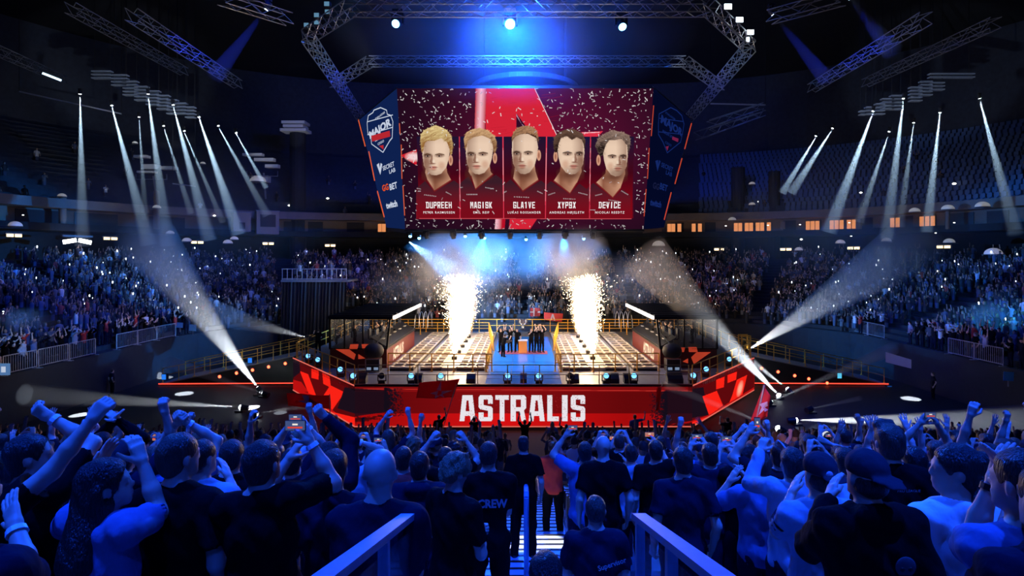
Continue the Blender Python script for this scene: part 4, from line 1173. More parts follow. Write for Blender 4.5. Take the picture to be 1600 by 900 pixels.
# ================================================================== rigging, lamps and haze
def truss(p, q, label, side=0.55, r=0.035, m=None, step=0.7, group=None):
    p, q = Vector(p), Vector(q)
    m = m or M_STEEL
    y = (q - p).normalized()
    x = y.cross(Vector((0, 0, 1))).normalized(); z = x.cross(y)
    t = thing('lighting_truss', label, 'truss', (p + q) / 2, group)
    h = side / 2
    cs = [x * h + z * h, x * -h + z * h, x * -h - z * h, x * h - z * h]
    for c in cs: MB().tube(p + c, q + c, r, 6).build('chord', m, t, world=True)
    n = max(2, int((q - p).length / step))
    lc = MB()
    for i in range(n):
        a, b_ = p.lerp(q, i / n), p.lerp(q, (i + 1) / n)
        for j in range(4):
            u, v = cs[j], cs[(j + 1) % 4]
            if i % 2: u, v = v, u
            lc.bar(a + u, b_ + v, r * 1.0)
    lc.build('lacing', m, t, world=True)
    return t
def haze_material(name, density, color=(1, 1, 1), g=0.0):
    m = bpy.data.materials.new(name); m.use_nodes = True
    nt = m.node_tree
    nt.nodes.remove(nt.nodes['Principled BSDF'])
    s = nt.nodes.new('ShaderNodeVolumeScatter')
    s.inputs['Color'].default_value = (*color, 1)
    s.inputs['Density'].default_value = density
    s.inputs['Anisotropy'].default_value = g
    nt.links.new(s.outputs[0], nt.nodes['Material Output'].inputs['Volume'])
    return m
def cloud_material(name, density, nscale=1.2, rough=0.6, color=(1, 1, 1), thr=0.42):
    """haze that thins out towards the edge of its body and is broken up by wisps"""
    m = haze_material(name, density, color)
    nt = m.node_tree
    tc = nt.nodes.new('ShaderNodeTexCoord')
    gr = nt.nodes.new('ShaderNodeTexGradient'); gr.gradient_type = 'SPHERICAL'
    nt.links.new(tc.outputs['Object'], gr.inputs['Vector'])
    ns = nt.nodes.new('ShaderNodeTexNoise'); ns.inputs['Scale'].default_value = nscale; ns.inputs['Detail'].default_value = 4; ns.inputs['Roughness'].default_value = rough
    geo = nt.nodes.new('ShaderNodeNewGeometry')
    nt.links.new(geo.outputs['Position'], ns.inputs['Vector'])
    mr = nt.nodes.new('ShaderNodeMapRange'); mr.inputs['From Min'].default_value = thr; mr.inputs['From Max'].default_value = 0.72
    nt.links.new(ns.outputs['Fac'], mr.inputs['Value'])
    m1 = nt.nodes.new('ShaderNodeMath'); m1.operation = 'MULTIPLY'
    nt.links.new(gr.outputs['Fac'], m1.inputs[0]); nt.links.new(mr.outputs['Result'], m1.inputs[1])
    m2 = nt.nodes.new('ShaderNodeMath'); m2.operation = 'MULTIPLY'; m2.inputs[1].default_value = density
    nt.links.new(m1.outputs[0], m2.inputs[0])
    nt.links.new(m2.outputs[0], nt.nodes['Volume Scatter'].inputs['Density'])
    return m
HAZES = {}
def puff(loc, sc, density, nscale=0.35, thr=0.40, name='haze', rz=None):
    o = MB().ball((0, 0, 0), 1.0, 20, 12).build(name, cloud_material('haze_cloud', density, nscale, thr=thr))
    o.location = loc; o.scale = sc
    if rz: o.rotation_euler = rz
    return tag(o, kind='stuff')
def beam(apex, px, py, d, wpx, power, color=(0.85, 0.92, 1.0), density=0.05, cut=1.0, g=0.2, blend=0.6):
    """a lamp's spot with the band of haze that it lights"""
    A = Vector(apex); B = P(px, py, d)
    dv = (B - A); L = dv.length; dv.normalize()
    R = wpx / 2 / FPX * d
    spot('beam_light', A + dv * 0.12, B, power, color, 2 * math.degrees(math.atan(R / L)), blend, 0.03)
    key = round(density, 4), round(g, 2)
    if key not in HAZES: HAZES[key] = haze_material('haze_band', density, g=g)
    mb = MB().tube(A + dv * 0.15, A + dv * L * cut, 0.05, 20, R * cut * 1.04)
    o = mb.build('haze', HAZES[key])
    return tag(o, kind='stuff')

def moving_head(loc, target, label, size=0.5, hang=False, lens=None, group=None, ring=None):
    loc = Vector(loc)
    t = thing('moving_head', label, 'stage light', loc, group)
    s = -1 if hang else 1
    d = (Vector(target) - loc).normalized()
    k = size
    MB().box((0, 0, s * .12 * k), (.62 * k, .5 * k, .24 * k)).build('base', M_CASE, t)
    a = math.atan2(-d.x, d.y)
    yk = MB()
    R = Matrix.Rotation(a, 3, 'Z')
    for sx in (-1, 1): yk.box(R @ Vector((sx * .36 * k, 0, s * .55 * k)), (.08 * k, .22 * k, .62 * k), rz=a)
    yk.box(R @ Vector((0, 0, s * .27 * k)), (.8 * k, .24 * k, .08 * k), rz=a)
    yk.build('yoke', M_CASE, t)
    c = Vector((0, 0, s * .72 * k))
    MB().tube(c - d * .42 * k, c + d * .1 * k, .24 * k, 14, .3 * k).tube(c + d * .1 * k, c + d * .42 * k, .3 * k, 14, .28 * k).build('head', M_CASE, t)
    MB().tube(c + d * .42 * k, c + d * .44 * k, .24 * k, 14).build('lens', lens or M_LENSOFF, t)
    return loc + c + d * .5 * k

# ---- trusses over the stage
R_ = lambda px, py, z: P(px, py, FPX * z / (CY - py))
Tz = 14.0
truss(R_(548, 12, Tz), R_(815, 12, Tz), 'front roof truss, its part left of the bright blue lamp', .75)
truss(R_(815, 12, Tz), R_(1108, 12, Tz), 'front roof truss, its part right of the bright blue lamp', .75)
truss(R_(548, 12, Tz), R_(480, 57, Tz), 'slanting truss at the left front corner of the roof rig', .7)
truss(R_(480, 57, Tz), R_(565, 185, 14.2), 'left side truss running back from the roof corner towards the screen', .7)
truss(R_(1108, 12, Tz), R_(1172, 73, Tz), 'slanting truss with white lamps at the right front corner', .7)
truss(R_(1172, 73, Tz), R_(1076, 185, 14.2), 'right side truss running back from the roof corner towards the screen', .7)
Tz = 14.0
truss(R_(578, 96, Tz), R_(820, 96, Tz), 'second roof truss just above the screen, left half', .6)
truss(R_(820, 96, Tz), R_(1070, 96, Tz), 'second roof truss just above the screen, right half', .6)
truss(R_(578, 96, Tz), R_(521, 132, Tz), 'short slanting truss at the left end of the second roof truss', .6)
truss(R_(1070, 96, Tz), R_(1126, 136, Tz), 'short slanting truss at the right end of the second roof truss', .6)
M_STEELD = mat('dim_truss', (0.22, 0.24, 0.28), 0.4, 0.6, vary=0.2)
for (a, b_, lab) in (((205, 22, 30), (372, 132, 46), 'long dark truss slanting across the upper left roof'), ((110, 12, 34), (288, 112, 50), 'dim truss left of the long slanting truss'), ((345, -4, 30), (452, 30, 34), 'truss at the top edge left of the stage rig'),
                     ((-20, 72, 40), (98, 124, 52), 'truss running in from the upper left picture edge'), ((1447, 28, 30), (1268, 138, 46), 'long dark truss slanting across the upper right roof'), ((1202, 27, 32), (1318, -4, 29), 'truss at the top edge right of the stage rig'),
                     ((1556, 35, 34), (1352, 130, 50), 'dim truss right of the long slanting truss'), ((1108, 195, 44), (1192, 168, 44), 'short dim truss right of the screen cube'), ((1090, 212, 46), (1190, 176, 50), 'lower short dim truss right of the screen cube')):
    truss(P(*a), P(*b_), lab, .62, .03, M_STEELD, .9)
# bright lamps clamped to the corner trusses
for i, (px, py) in enumerate(((1136, 19), (1154, 39), (1171, 58), (1167, 69))):
    q = R_(px, py, 14.0) + Vector((0, 0, .2))
    t = thing('strobe_lamp', 'small white lamp on the right corner truss, %s from the top' % ('first', 'second', 'third', 'fourth')[i], 'lamp', q)
    MB().box((0, 0, .1), (.5, .3, .3)).build('body', M_CASE, t)
    MB().box((0, -.17, .05), (.42 if i < 3 else .2, .04, .3)).build('lens', glow('strobe_white', (.8, .92, 1), 4), t)
for i, (px, py) in enumerate(((512, 16), (496, 33), (513, 28), (480, 48), (496, 44))):
    q = R_(px, py, 14.2) + Vector((0, 0, .2))
    t = thing('blinder_lamp', 'small grey blue box lamp on the left corner truss, %s of five' % ('topmost', 'second', 'third', 'fourth', 'lowest')[i], 'lamp', q)
    MB().box((0, 0, .1), (.34, .3, .3)).build('body', M_CASE, t)
    MB().box((0, -.17, .1), (.28, .04, .24)).build('lens', glow('blinder_blue', (.2, .45, .7), .5), t)
# working tubes on the corner trusses catch white light
spot('rig_light', (-9, 30, 18), R_(520, 95, 14), 3400, (.75, .87, 1), 30)
spot('rig_light', (10, 30, 18), R_(1120, 95, 14), 3400, (.75, .87, 1), 30)
spot('rig_light', (0, 22, 20), R_(820, 50, 14), 3200, (.10, .25, 1), 70)
spot('rig_light', (-12, 26, 16), P(290, 80, 38), 1500, (.5, .65, 1), 50)
spot('rig_light', (12, 26, 16), P(1360, 80, 38), 1800, (.45, .55, 1), 50)
# the three coloured roof spots over the screen
d = 37.0
for px, py, e, col, str_, lab in ((797, 36, 60000, (.01, .10, 1.0), 60, 'bright blue spot shining straight at the crowd above the screen'), (622, 37, 5000, (.02, .22, 1.0), 9, 'cyan lensed spot above the screen on the left'), (970, 39, 2500, (.02, .2, 1.0), 9, 'cyan lensed spot above the screen on the right')):
    q = P(px, py, d)
    tgt = (0, 3, 6.5) if px == 797 else ((-14, 8, 5) if px < 700 else (10, 20, 5))
    g_ = glow('spot_lens', (.20, .62, 1.0), str_)
    e_ = moving_head(q + Vector((0, 0, .85)), q + Vector((0, 0, .85)) + (Vector(tgt) - q), lab, 1.05 if px != 797 else 1.2, True, g_)
    sp = spot('roof_spot', e_, tgt, e, col, 44 if px == 797 else 24, .8, .2)
puff(P(800, 40, 39.5), (13, 4.4, 5.6), 0.13, 0.10, 0.1)
point_light('lamp_glow', P(797, 40, 36.2), 5200, (.008, .12, 1.0), .3)
spot('roof_haze_light', P(797, 34, 34.0), P(800, 120, 44), 60000, (.006, .08, 1.0), 90, 1.0, .4)
# ---- moving heads under the screen
for i, px in enumerate((666, 708, 752, 797, 843, 883, 927)):
    d = 42.6
    q = P(px, 358, d)
    tg = P(px + (820 - px) * .3, 520, 46)
    e_ = moving_head(q, tg, 'black lamp hung under the screen, %s from the left' % ('first', 'second', 'third', 'fourth', 'fifth', 'sixth', 'seventh')[i], .62, True, glow('under_lens', (.3, .6, 1), 1.2))
for i, (px, py, d, tx, ty, td, e, a) in enumerate(((645, 372, 46, 745, 470, 54, 30000, 30), (600, 378, 50, 960, 404, 49, 110000, 34), (1010, 378, 50, 640, 404, 49, 130000, 34), (755, 370, 46, 742, 480, 47, 9000, 60), (880, 370, 46, 890, 480, 47, 9000, 60))):
    spot('blue_beam_light', P(px, py, d), P(tx, ty, td), e, (.02, .28, 1.0), a, .8, .1)
for i, (px, py) in enumerate(((641, 369), (655, 372), (727, 369), (757, 372), (822, 374), (912, 373))):
    q = P(px, py, 47)
    t = thing('blue_pin_lamp', 'small blue rear lamp under the screen, %s from the left' % ('first', 'second', 'third', 'fourth', 'fifth', 'sixth')[i], 'lamp', q)
    MB().tube((0, 0, .25), (0, 0, .05), .16, 10).build('body', M_CASE, t)
    MB().ball((0, 0, 0), .13, 10, 6).build('lens', glow('pin_blue', (.25, .65, 1), 7), t)
beam(P(636, 376, 44), 770, 470, 54, 84, 60000, (.25, .55, 1.0), 0.045, 1.0)

# ---- lamps on the lip of the stage
LIP = [(483, 558), (498, 567), (533, 582), (553, 591), (597, 597), (643, 597), (689, 596), (793, 597), (842, 597), (891, 597), (947, 597), (990, 597), (1082, 596), (1102, 586), (1138, 572)]
for i, (px, py) in enumerate(LIP):
    off = i in (4, 9)
    if 553 < px < 1080: d = FY + .75
    else:
        # on the wings, just inside the edge
        f = (abs(px - 817) - 264) / (359 - 264)
        d = FY + .75 + max(0, min(1, f)) * (WY - FY)
    q = P(px, py, d); q.z = DZ
    moving_head(q, q + Vector((0.1 * (1 if px < 800 else -1), -1, .22)), '%s moving lamp on the stage lip, %s' % ('unlit black' if off else 'blue lit', ['at the far left wing end', 'second on the left wing', 'third on the left wing', 'at the left front corner', 'near the left front corner', 'left of the waving red banner', 'behind the waving red banner', 'on the left of the blue lane', 'on the right of the blue lane', 'right of the blue lane', 'left of the wide black box', 'right of the narrow black box', 'at the right front corner', 'first up the right wing', 'second up the right wing'][i]), .62, False, M_LENSOFF if off else G_LENS)
# ---- floor lamps with beams
FB = [((403, 606), 40.0, (228, 372), 52, 84, 26000, 'bright white floor lamp before the left ramp'),
      ((479, 527), 41.5, (318, 486), 54, 44, 3200, 'white lamp at the head of the left ramp throwing a flat beam'),
      ((375, 644), 35.8, (-40, 612), 33, 44, 7000, 'floor lamp left of the stage with a long flat beam'),
      ((402, 656), 34.5, (492, 634), 36.5, 10, 300, 'small floor lamp below the left wing'),
      ((411, 620), 39.5, (262, 566), 42.8, 22, 900, 'small round floor lamp right beside the brightest one'),
      ((1167, 548), 42.5, (1425, 385), 60, 88, 30000, 'white lamp at the head of the right ramp, aimed up to the right'),
      ((1230, 617), 40.8, (1150, 545), 44, 17, 3600, 'upper of two floor lamps before the right ramp'),
      ((1216, 627), 39.0, (1006, 398), 36, 78, 9000, 'lower of two floor lamps before the right ramp'),
      ((1205, 641), 37.2, (1395, 545), 42.8, 20, 2400, 'floor lamp beside the raised red banner, aimed right'),
      ((1245, 670), 33.0, (1640, 658), 31, 54, 20000, 'floor lamp with the long flat beam to the right'),
      ((1268, 651), 35.5, (1345, 622), 38, 8, 300, 'faint small floor lamp on the right'),
      ((1214, 683), 31.5, (1040, 602), 31.4, 16, 700, 'floor lamp below the right wing, aimed at its front')]
for (ax, ay), d, (bx, by), bd, w, e, lab in FB:
    q = P(ax, ay, d)
    tg = P(bx, by, bd)
    base = q.copy(); base.z = DZ if ay < 560 else 0.0
    if base.z > 0.1: base.z = min(DZ, q.z - .3)
    k = .55
    # the head sits at the seen lens; stand height makes up the rest
    H = q.z - base.z
    t = thing('floor_lamp', lab, 'stage light', base)
    dv = (tg - q).normalized()
    MB().box((0, 0, .06), (.5, .4, .12)).build('base', M_CASE, t)
    if H > .5: MB().tube((0, 0, .1), (0, 0, H - .2), .05, 8).build('stand', M_CASE, t)
    c = Vector((0, 0, max(H, .3)))
    MB().tube(c - dv * .5, c - dv * .06, .16, 12, .2).build('head', M_CASE, t)
    MB().ball(c - dv * .10, .17, 14, 10).build('lens', G_WHITE, t, smooth=True)
    beam(base + c, bx, by, bd, w, e * 3.2, (.82, .9, 1.0), .12 if w > 30 else .2)
for i, (px, py) in enumerate(((1534, 603), (1550, 603))):
    q = P(px, py, 38); base = q.copy(); base.z = 0
    t = thing('uplight', 'small white uplight %s in the pair at the right stand' % ('left' if i == 0 else 'right'), 'stage light', base)
    MB().box((0, 0, .1), (.4, .4, .2)).build('base', M_CASE, t); MB().tube((0, 0, .2), (0, 0, q.z), .12, 10).build('head', M_CASE, t)
    MB().ball((0, 0, q.z), .14, 10, 6).build('lens', G_WHITE, t)
    beam(q, px + 12, 520, 38.5, 26, 1500, (.7, .85, 1), .12)
# ---- slim beams from the roof
CBL = [((125, 146), (128, 305), 11), ((174, 164), (213, 310), 12), ((231, 146), (252, 305), 12), ((270, 163), (308, 305), 12), ((310, 182), (352, 305), 12), ((217, 182), (224, 290), 6), ((255, 196), (284, 288), 6), ((287, 204), (328, 300), 6), ((340, 196), (392, 290), 8), ((368, 207), (400, 265), 5)]
CBR = [((1412, 153), (1394, 300), 12), ((1365, 173), (1318, 300), 13), ((1302, 200), (1258, 268), 9), ((1276, 212), (1240, 272), 7), ((1390, 205), (1358, 300), 8), ((1428, 191), (1413, 300), 8), ((1469, 175), (1455, 300), 10), ((1530, 153), (1568, 295), 12)]
ORD = ('first', 'second', 'third', 'fourth', 'fifth', 'sixth', 'seventh', 'eighth', 'ninth', 'tenth')
for nm, L in (('left', CBL), ('right', CBR)):
    order = sorted(range(len(L)), key=lambda i: L[i][0][0])
    for i, (a, b_, w) in enumerate(L):
        d = 52 if w > 9 else 60
        q = P(*a, d)
        moving_head(q + Vector((0, 0, .42)), P(*b_, d), 'roof lamp with slim white beam, %s from the left over the %s stand' % (ORD[order.index(i)], nm), .42, True, G_WHITE)
        ex, ey = a[0] + (b_[0] - a[0]) * 1.5, a[1] + (b_[1] - a[1]) * 1.5
        beam(q, ex, ey, d + 2, w * 1.9, 85000 if w > 9 else 42000, (.5, .75, 1.0), .18)
for a, b_, w, e, lab in (((419, 11), (335, 120), 26, 240, 'roof lamp on the truss at the top left'), ((1205, 19), (1292, 125), 24, 240, 'roof lamp on the truss at the top right'), ((1326, -6), (1395, 80), 30, 240, 'roof lamp above the picture edge on the right')):
    q = P(*a, 36)
    moving_head(q + Vector((0, 0, .5)), P(*b_, 36), lab, .6, True, G_WHITE)
    beam(q, *b_, 38, w, e * 14, (.35, .6, 1.0), .08)
# ---- grey slatted baffles under the roof
for nm, rows in (('left', [(130 + 62 * f + 24 * (j % 2), 108 + 14 * j, 22) for j in range(6) for f in (1, 1.45, 1.9, 2.35)]), ('right', [(1330 + 34 * f, 190 - 12.5 * f, 0) for f in range(0)])):
    pass
def baffle(cx, cy, w, n, d, lab, g):
    t = thing('roof_baffle', lab, 'baffle', P(cx, cy, d), g)
    k = d / FPX
    for i in range(n):
        MB().box((0, 0, -i * 5.2 * k), (w * k, .5, 1.7 * k)).build('slat', M_BAF, t)
    for s in (-.4, .4): MB().tube((s * w * k, 0, 0), (s * w * k, 0, 12), .03, 5).build('cable', M_BLACK, t)
M_BAF = mat('baffle_grey', (.32, .36, .42), .5, vary=.3, bscale=3)
for x, y, w, n in ((160, 112, 30, 3), (188, 118, 24, 4), (205, 128, 22, 5), (222, 136, 20, 5), (240, 143, 20, 5), (256, 150, 18, 5), (270, 157, 16, 5), (284, 162, 16, 4), (298, 168, 14, 4)):
    baffle(x, y, w, n, 58, 'bank of grey slats hanging under the roof above the left stand', 'slat banks above the left stand')
for x, y, w, n in ((1486, 116, 70, 2), (1464, 130, 20, 3), (1446, 128, 18, 5), (1430, 137, 18, 5), (1400, 150, 18, 5), (1386, 155, 18, 4), (1374, 163, 14, 4), (1358, 168, 12, 3), (1348, 174, 10, 2)):
    baffle(x, y, w, n, 58, 'bank of grey slats hanging under the roof above the right stand', 'slat banks above the right stand')
spot('baffle_light', P(300, 240, 40), P(235, 145, 58), 6500, (.75, .85, 1), 26)
spot('baffle_light', P(1320, 240, 40), P(1410, 150, 58), 6500, (.65, .78, 1), 26)
# thin roof rods, service rails
for a, b_, lab in (((30, 143, 56), (190, 178, 60), 'thin service rail under the left roof'), ((1110, 162, 60), (1196, 164, 60), 'thin service rail right of the screen'), ((270, 287, 60), (305, 291, 60), 'short white service rail in the left stand'), ((0, 380, 70), (0.1, 380, 70), '')):
    if not lab: continue
    t = thing('service_rail', lab, 'rail', (P(*a) + P(*b_)) / 2)
    MB().bar(P(*a), P(*b_), .12).build('rail', M_GALV, t, world=True)
    MB().tube(P(*a), P(*a) + Vector((0, 0, 12)), .03, 5).build('cable', M_BLACK, t, world=True); MB().tube(P(*b_), P(*b_) + Vector((0, 0, 12)), .03, 5).build('cable', M_BLACK, t, world=True)
# pools of light on the hall floor, from the roof
for px, py, w, e in ((390, 637, 42, 1700), (288, 615, 40, 1500), (127, 648, 40, 1300), (258, 590, 34, 700), (1423, 623, 42, 1700), (1293, 678, 54, 1300), (1390, 690, 40, 700), (438, 645, 30, 350), (850, 660, 18, 0)):
    if not e: continue
    dd = FPX * CAMZ / (py - CY)
    tg = P(px, py, dd)
    src = Vector((tg.x * .75, tg.y + (10 if px in (390, 127) else -8), 17))
    R = w / 2 / FPX * dd * .55
    spot('pool_light', src, tg, e * 420, (.9, .96, 1), 2 * math.degrees(math.atan(R / (tg - src).length)) * 1.2, .12, .02)

tg = P(826, 822, 9.5)
spot('pool_light', (1.5, 14, 26), tg, 60000, (.95, .97, 1), 4.2, .2, .03)
for side, x in (('left', -1), ('right', 1)):
    spot('stand_haze_light', (x * 10, 38, 30), (x * 30, 52, 14), 5000, (.05, .25, .6), 60, 1.0, .3)

t = thing('strip_lamp', 'slanting blue-white strip lamp under the truss at the upper left', 'lamp', P(80, 118, 46))
MB().bar(P(67, 113, 46), P(95, 124, 46), .25, .2).build('housing', M_CASE, t, world=True)
MB().bar(P(67, 114.5, 45.8), P(95, 125.5, 45.8), .12, .16).build('tube', glow('strip_blue_white', (.55, .8, 1), 3), t, world=True)
for px, py, lab, items in ((240, 255, 'white-lit seat block and rail among the slim beams of the left stand', ((-18, -10, 20, 4), (-4, 6, 24, 7), (24, 8, 22, 5), (-10, 14, 26, 3))), (412, 250, 'white-lit seat block and rail under the broad dome left of the pillar', ((-16, -8, 30, 4), (2, 0, 30, 5), (14, 10, 20, 5), (-4, 30, 26, 10)))):
    x, y, nx, ny, s_ = bowl_px(px, 21)
    k = (y - 1.5) / FPX
    t = thing('lit_seat_block', lab, 'platform', P(px, py, y - 1.5))  # stands in for a brightly lit cluster of seats and rails, painted white
    for dx, dy, w, h in items:
        MB().box((dx * k, 0, -dy * k), (w * k, .8, h * k)).build('deck', M_WHITE, t)
    MB().path([(-24 * k, -.4, -18 * k), (-24 * k, -.4, -26 * k), (24 * k, -.4, -26 * k), (24 * k, -.4, -18 * k)], .05, 6).tube((0, 0, -20 * k), (0, .6, -60 * k), .12, 8).build('support', M_GREY, t)
    spot('block_light', P(px, py, y - 1.5) + Vector((6, -14, 6)), P(px, py, y - 1.5), 1500, (.85, .92, 1), 13, .6)
# ================================================================== people
class Field:
    """signed distances on a grid; shapes melt into each other and the zero surface becomes one mesh"""
    def __init__(self, lo, hi, vox):
        self.lo = np.array(lo, np.float32); self.vox = vox
        n = np.ceil((np.array(hi) - self.lo) / vox).astype(int) + 1
        self.n = n
        self.ax = [self.lo[i] + vox * np.arange(n[i], dtype=np.float32) for i in range(3)]
        self.V = np.full(tuple(n), 0.5, np.float32)
    def sl(self, lo, hi):
        s = []
        for i in range(3):
            a = max(0, int((lo[i] - self.lo[i]) / self.vox)); b = min(self.n[i], int((hi[i] - self.lo[i]) / self.vox) + 2)
            if b <= a: return None
            s.append(slice(a, b))
        X = self.ax[0][s[0]][:, None, None]; Y = self.ax[1][s[1]][None, :, None]; Z = self.ax[2][s[2]][None, None, :]
        return tuple(s), X, Y, Z
    def put(self, s, d, k, cut):
        v = self.V[s]
        if cut:
            h = np.clip(0.5 - 0.5 * (v + d) / k, 0, 1)
            self.V[s] = v * (1 - h) - d * h + k * h * (1 - h)
        else:
            h = np.clip(0.5 + 0.5 * (d - v) / k, 0, 1)
            self.V[s] = d * (1 - h) + v * h - k * h * (1 - h)
    def cap(self, a, b, ra, rb=None, k=0.03, cut=False):
        rb = ra if rb is None else rb
        a, b = np.array(a, np.float32), np.array(b, np.float32)
        m = max(ra, rb) + 0.07
        r = self.sl(np.minimum(a, b) - m, np.maximum(a, b) + m)
        if r is None: return
        s, X, Y, Z = r
        d = b - a; L = float(d @ d) or 1e-9
        t = np.clip(((X - a[0]) * d[0] + (Y - a[1]) * d[1] + (Z - a[2]) * d[2]) / L, 0, 1)
        q = np.sqrt((X - a[0] - t * d[0]) ** 2 + (Y - a[1] - t * d[1]) ** 2 + (Z - a[2] - t * d[2]) ** 2) - (ra + (rb - ra) * t)
        self.put(s, q, k, cut)
    def ell(self, c, r, k=0.03, R=None, cut=False):
        c, r = np.array(c, np.float32), np.array(r, np.float32)
        m = float(r.max()) + 0.07
        g = self.sl(c - m, c + m)
        if g is None: return
        s, X, Y, Z = g
        x, y, z = X - c[0], Y - c[1], Z - c[2]
        if R is not None:
            x, y, z = (R[0][0] * x + R[1][0] * y + R[2][0] * z, R[0][1] * x + R[1][1] * y + R[2][1] * z, R[0][2] * x + R[1][2] * y + R[2][2] * z)
        k0 = np.sqrt((x / r[0]) ** 2 + (y / r[1]) ** 2 + (z / r[2]) ** 2)
        k1 = np.sqrt((x / r[0] ** 2) ** 2 + (y / r[1] ** 2) ** 2 + (z / r[2] ** 2) ** 2) + 1e-6
        self.put(s, k0 * (k0 - 1) / k1, k, cut)
    def plane(self, n, d):
        """keep what lies below n.x = d"""
        q = n[0] * self.ax[0][:, None, None] + n[1] * self.ax[1][None, :, None] + n[2] * self.ax[2][None, None, :] - d
        self.V = np.maximum(self.V, q)
    def wrinkle(self, amp, f, seed=0.0):
        X = self.ax[0][:, None, None]; Y = self.ax[1][None, :, None]; Z = self.ax[2][None, None, :]
        self.V = self.V + amp * (np.sin(f * X + 1.7 * f * Z * 0.6 + seed) * np.sin(f * 0.9 * Y + 2 + seed) + 0.7 * np.sin(f * 0.7 * Z + 2.1 * np.sin(f * 0.5 * X + seed) + seed) * np.cos(f * 0.6 * X + seed))
    def mesh(self):
        V = self.V
        for i in range(3):
            sl0 = [slice(None)] * 3; sl0[i] = 0; V[tuple(sl0)] = 0.5
            sl0[i] = -1; V[tuple(sl0)] = 0.5
        ins = V < 0
        nx, ny, nz = V.shape
        c8 = [(i, j, k) for i in (0, 1) for j in (0, 1) for k in (0, 1)]
        sub = lambda A, i, j, k: A[i:nx - 1 + i, j:ny - 1 + j, k:nz - 1 + k]
        cnt = sum(sub(ins, *c).astype(np.int8) for c in c8)
        act = (cnt > 0) & (cnt < 8)
        idx = np.full(act.shape, -1, np.int32)
        ijk = np.argwhere(act)
        idx[act] = np.arange(len(ijk))
        P_ = np.zeros((len(ijk), 3), np.float32); N_ = np.zeros(len(ijk), np.float32)
        vals = {c: sub(V, *c)[act] for c in c8}
        for a in c8:
            for ax in range(3):
                if a[ax]: continue
                b = list(a); b[ax] = 1; b = tuple(b)
                va, vb = vals[a], vals[b]
                m = (va < 0) != (vb < 0)
                t = np.where(m, va / np.where(m, va - vb, 1), 0)
                p = np.tile(np.array(a, np.float32), (len(ijk), 1)); p[:, ax] = t
                P_[m] += p[m]; N_[m] += 1
        P_ = (P_ / np.maximum(N_, 1)[:, None] + ijk) * self.vox + self.lo
        F_ = []
        for ax in range(3):
            o1, o2 = (ax + 1) % 3, (ax + 2) % 3
            a = [slice(1, -1)] * 3; a[ax] = slice(0, -1); b = [slice(1, -1)] * 3; b[ax] = slice(1, None)
            ia, ib = ins[tuple(a)], ins[tuple(b)]
            for flip in (False, True):
                e = np.argwhere(ia & ~ib if not flip else ~ia & ib)
                if not len(e): continue
                e = e + 1; e[:, ax] -= 1
                def g(d1, d2):
                    q = e.copy(); q[:, o1] -= d1; q[:, o2] -= d2
                    return idx[q[:, 0], q[:, 1], q[:, 2]]
                f = np.stack([g(1, 1), g(0, 1), g(0, 0), g(1, 0)], 1)
                F_.append(f[:, ::-1] if flip else f)
        return P_, (np.concatenate(F_) if F_ else np.zeros((0, 4), np.int32))

HANDS = {}
def hand_mesh(pose, vox=0.0055):
    """a hand with its wrist at the origin: fingers along +z, palm to +y, thumb on the +x side"""
    if (pose, vox) in HANDS: return HANDS[pose, vox]
    f = Field((-0.12, -0.06, -0.05), (0.13, 0.15, 0.22), vox)
    k = 0.008
    f.cap((0, 0, -0.03), (0, 0, 0.01), 0.026, 0.027, k)
    for x in (-0.026, -0.009, 0.009, 0.026):
        f.cap((x * 0.55, 0, 0.012), (x, 0.0, 0.082), 0.0165, 0.0135, 0.014)
    spread = {'open': 0.16, 'wave': 0.22, 'relax': 0.03, 'fist': 0.0, 'hold': 0.04, 'clap': 0.05, 'horns': 0.1}[pose]
    curl = {'open': 0.12, 'wave': 0.18, 'relax': 0.5, 'fist': 1.55, 'hold': 0.95, 'clap': 0.15, 'horns': 1.5}[pose]
    for i, (x, L) in enumerate(((-0.028, 0.062), (-0.0095, 0.076), (0.0095, 0.080), (0.028, 0.072))):
        c = curl
        if pose == 'horns' and i in (0, 3): c = 0.08
        a = x / 0.028 * spread
        p = np.array((x, 0.0, 0.085)); ang = c * 0.55
        for j, (seg, r0, r1) in enumerate(((0.46, 0.0098, 0.009), (0.31, 0.009, 0.0084), (0.25, 0.0084, 0.0074))):
            d = np.array((math.sin(a) * math.cos(ang), math.sin(ang), math.cos(ang) * math.cos(a)))
            q = p + d * L * seg * 1.12
            f.cap(p, q, r0, r1, 0.004)
            p = q; ang += c
    if pose in ('fist', 'horns'): th = [(0.03, 0.008, 0.03), (0.046, 0.03, 0.062), (0.02, 0.05, 0.082)]
    elif pose == 'hold': th = [(0.026, 0.004, 0.02), (0.055, 0.03, 0.05), (0.052, 0.055, 0.082)]
    elif pose in ('clap',): th = [(0.024, 0.0, 0.018), (0.052, 0.012, 0.06), (0.058, 0.016, 0.09)]
    else: th = [(0.024, 0.0, 0.018), (0.062, 0.015, 0.055), (0.082, 0.02, 0.085)]
    f.cap(th[0], th[1], 0.015, 0.0115, 0.012); f.cap(th[1], th[2], 0.0112, 0.009, 0.004)
    HANDS[pose, vox] = f.mesh()
    return HANDS[pose, vox]

def rot(yaw, pitch, roll=0.0):
    return np.array((Matrix.Rotation(yaw, 3, 'Z') @ Matrix.Rotation(pitch, 3, 'X') @ Matrix.Rotation(roll, 3, 'Y')))

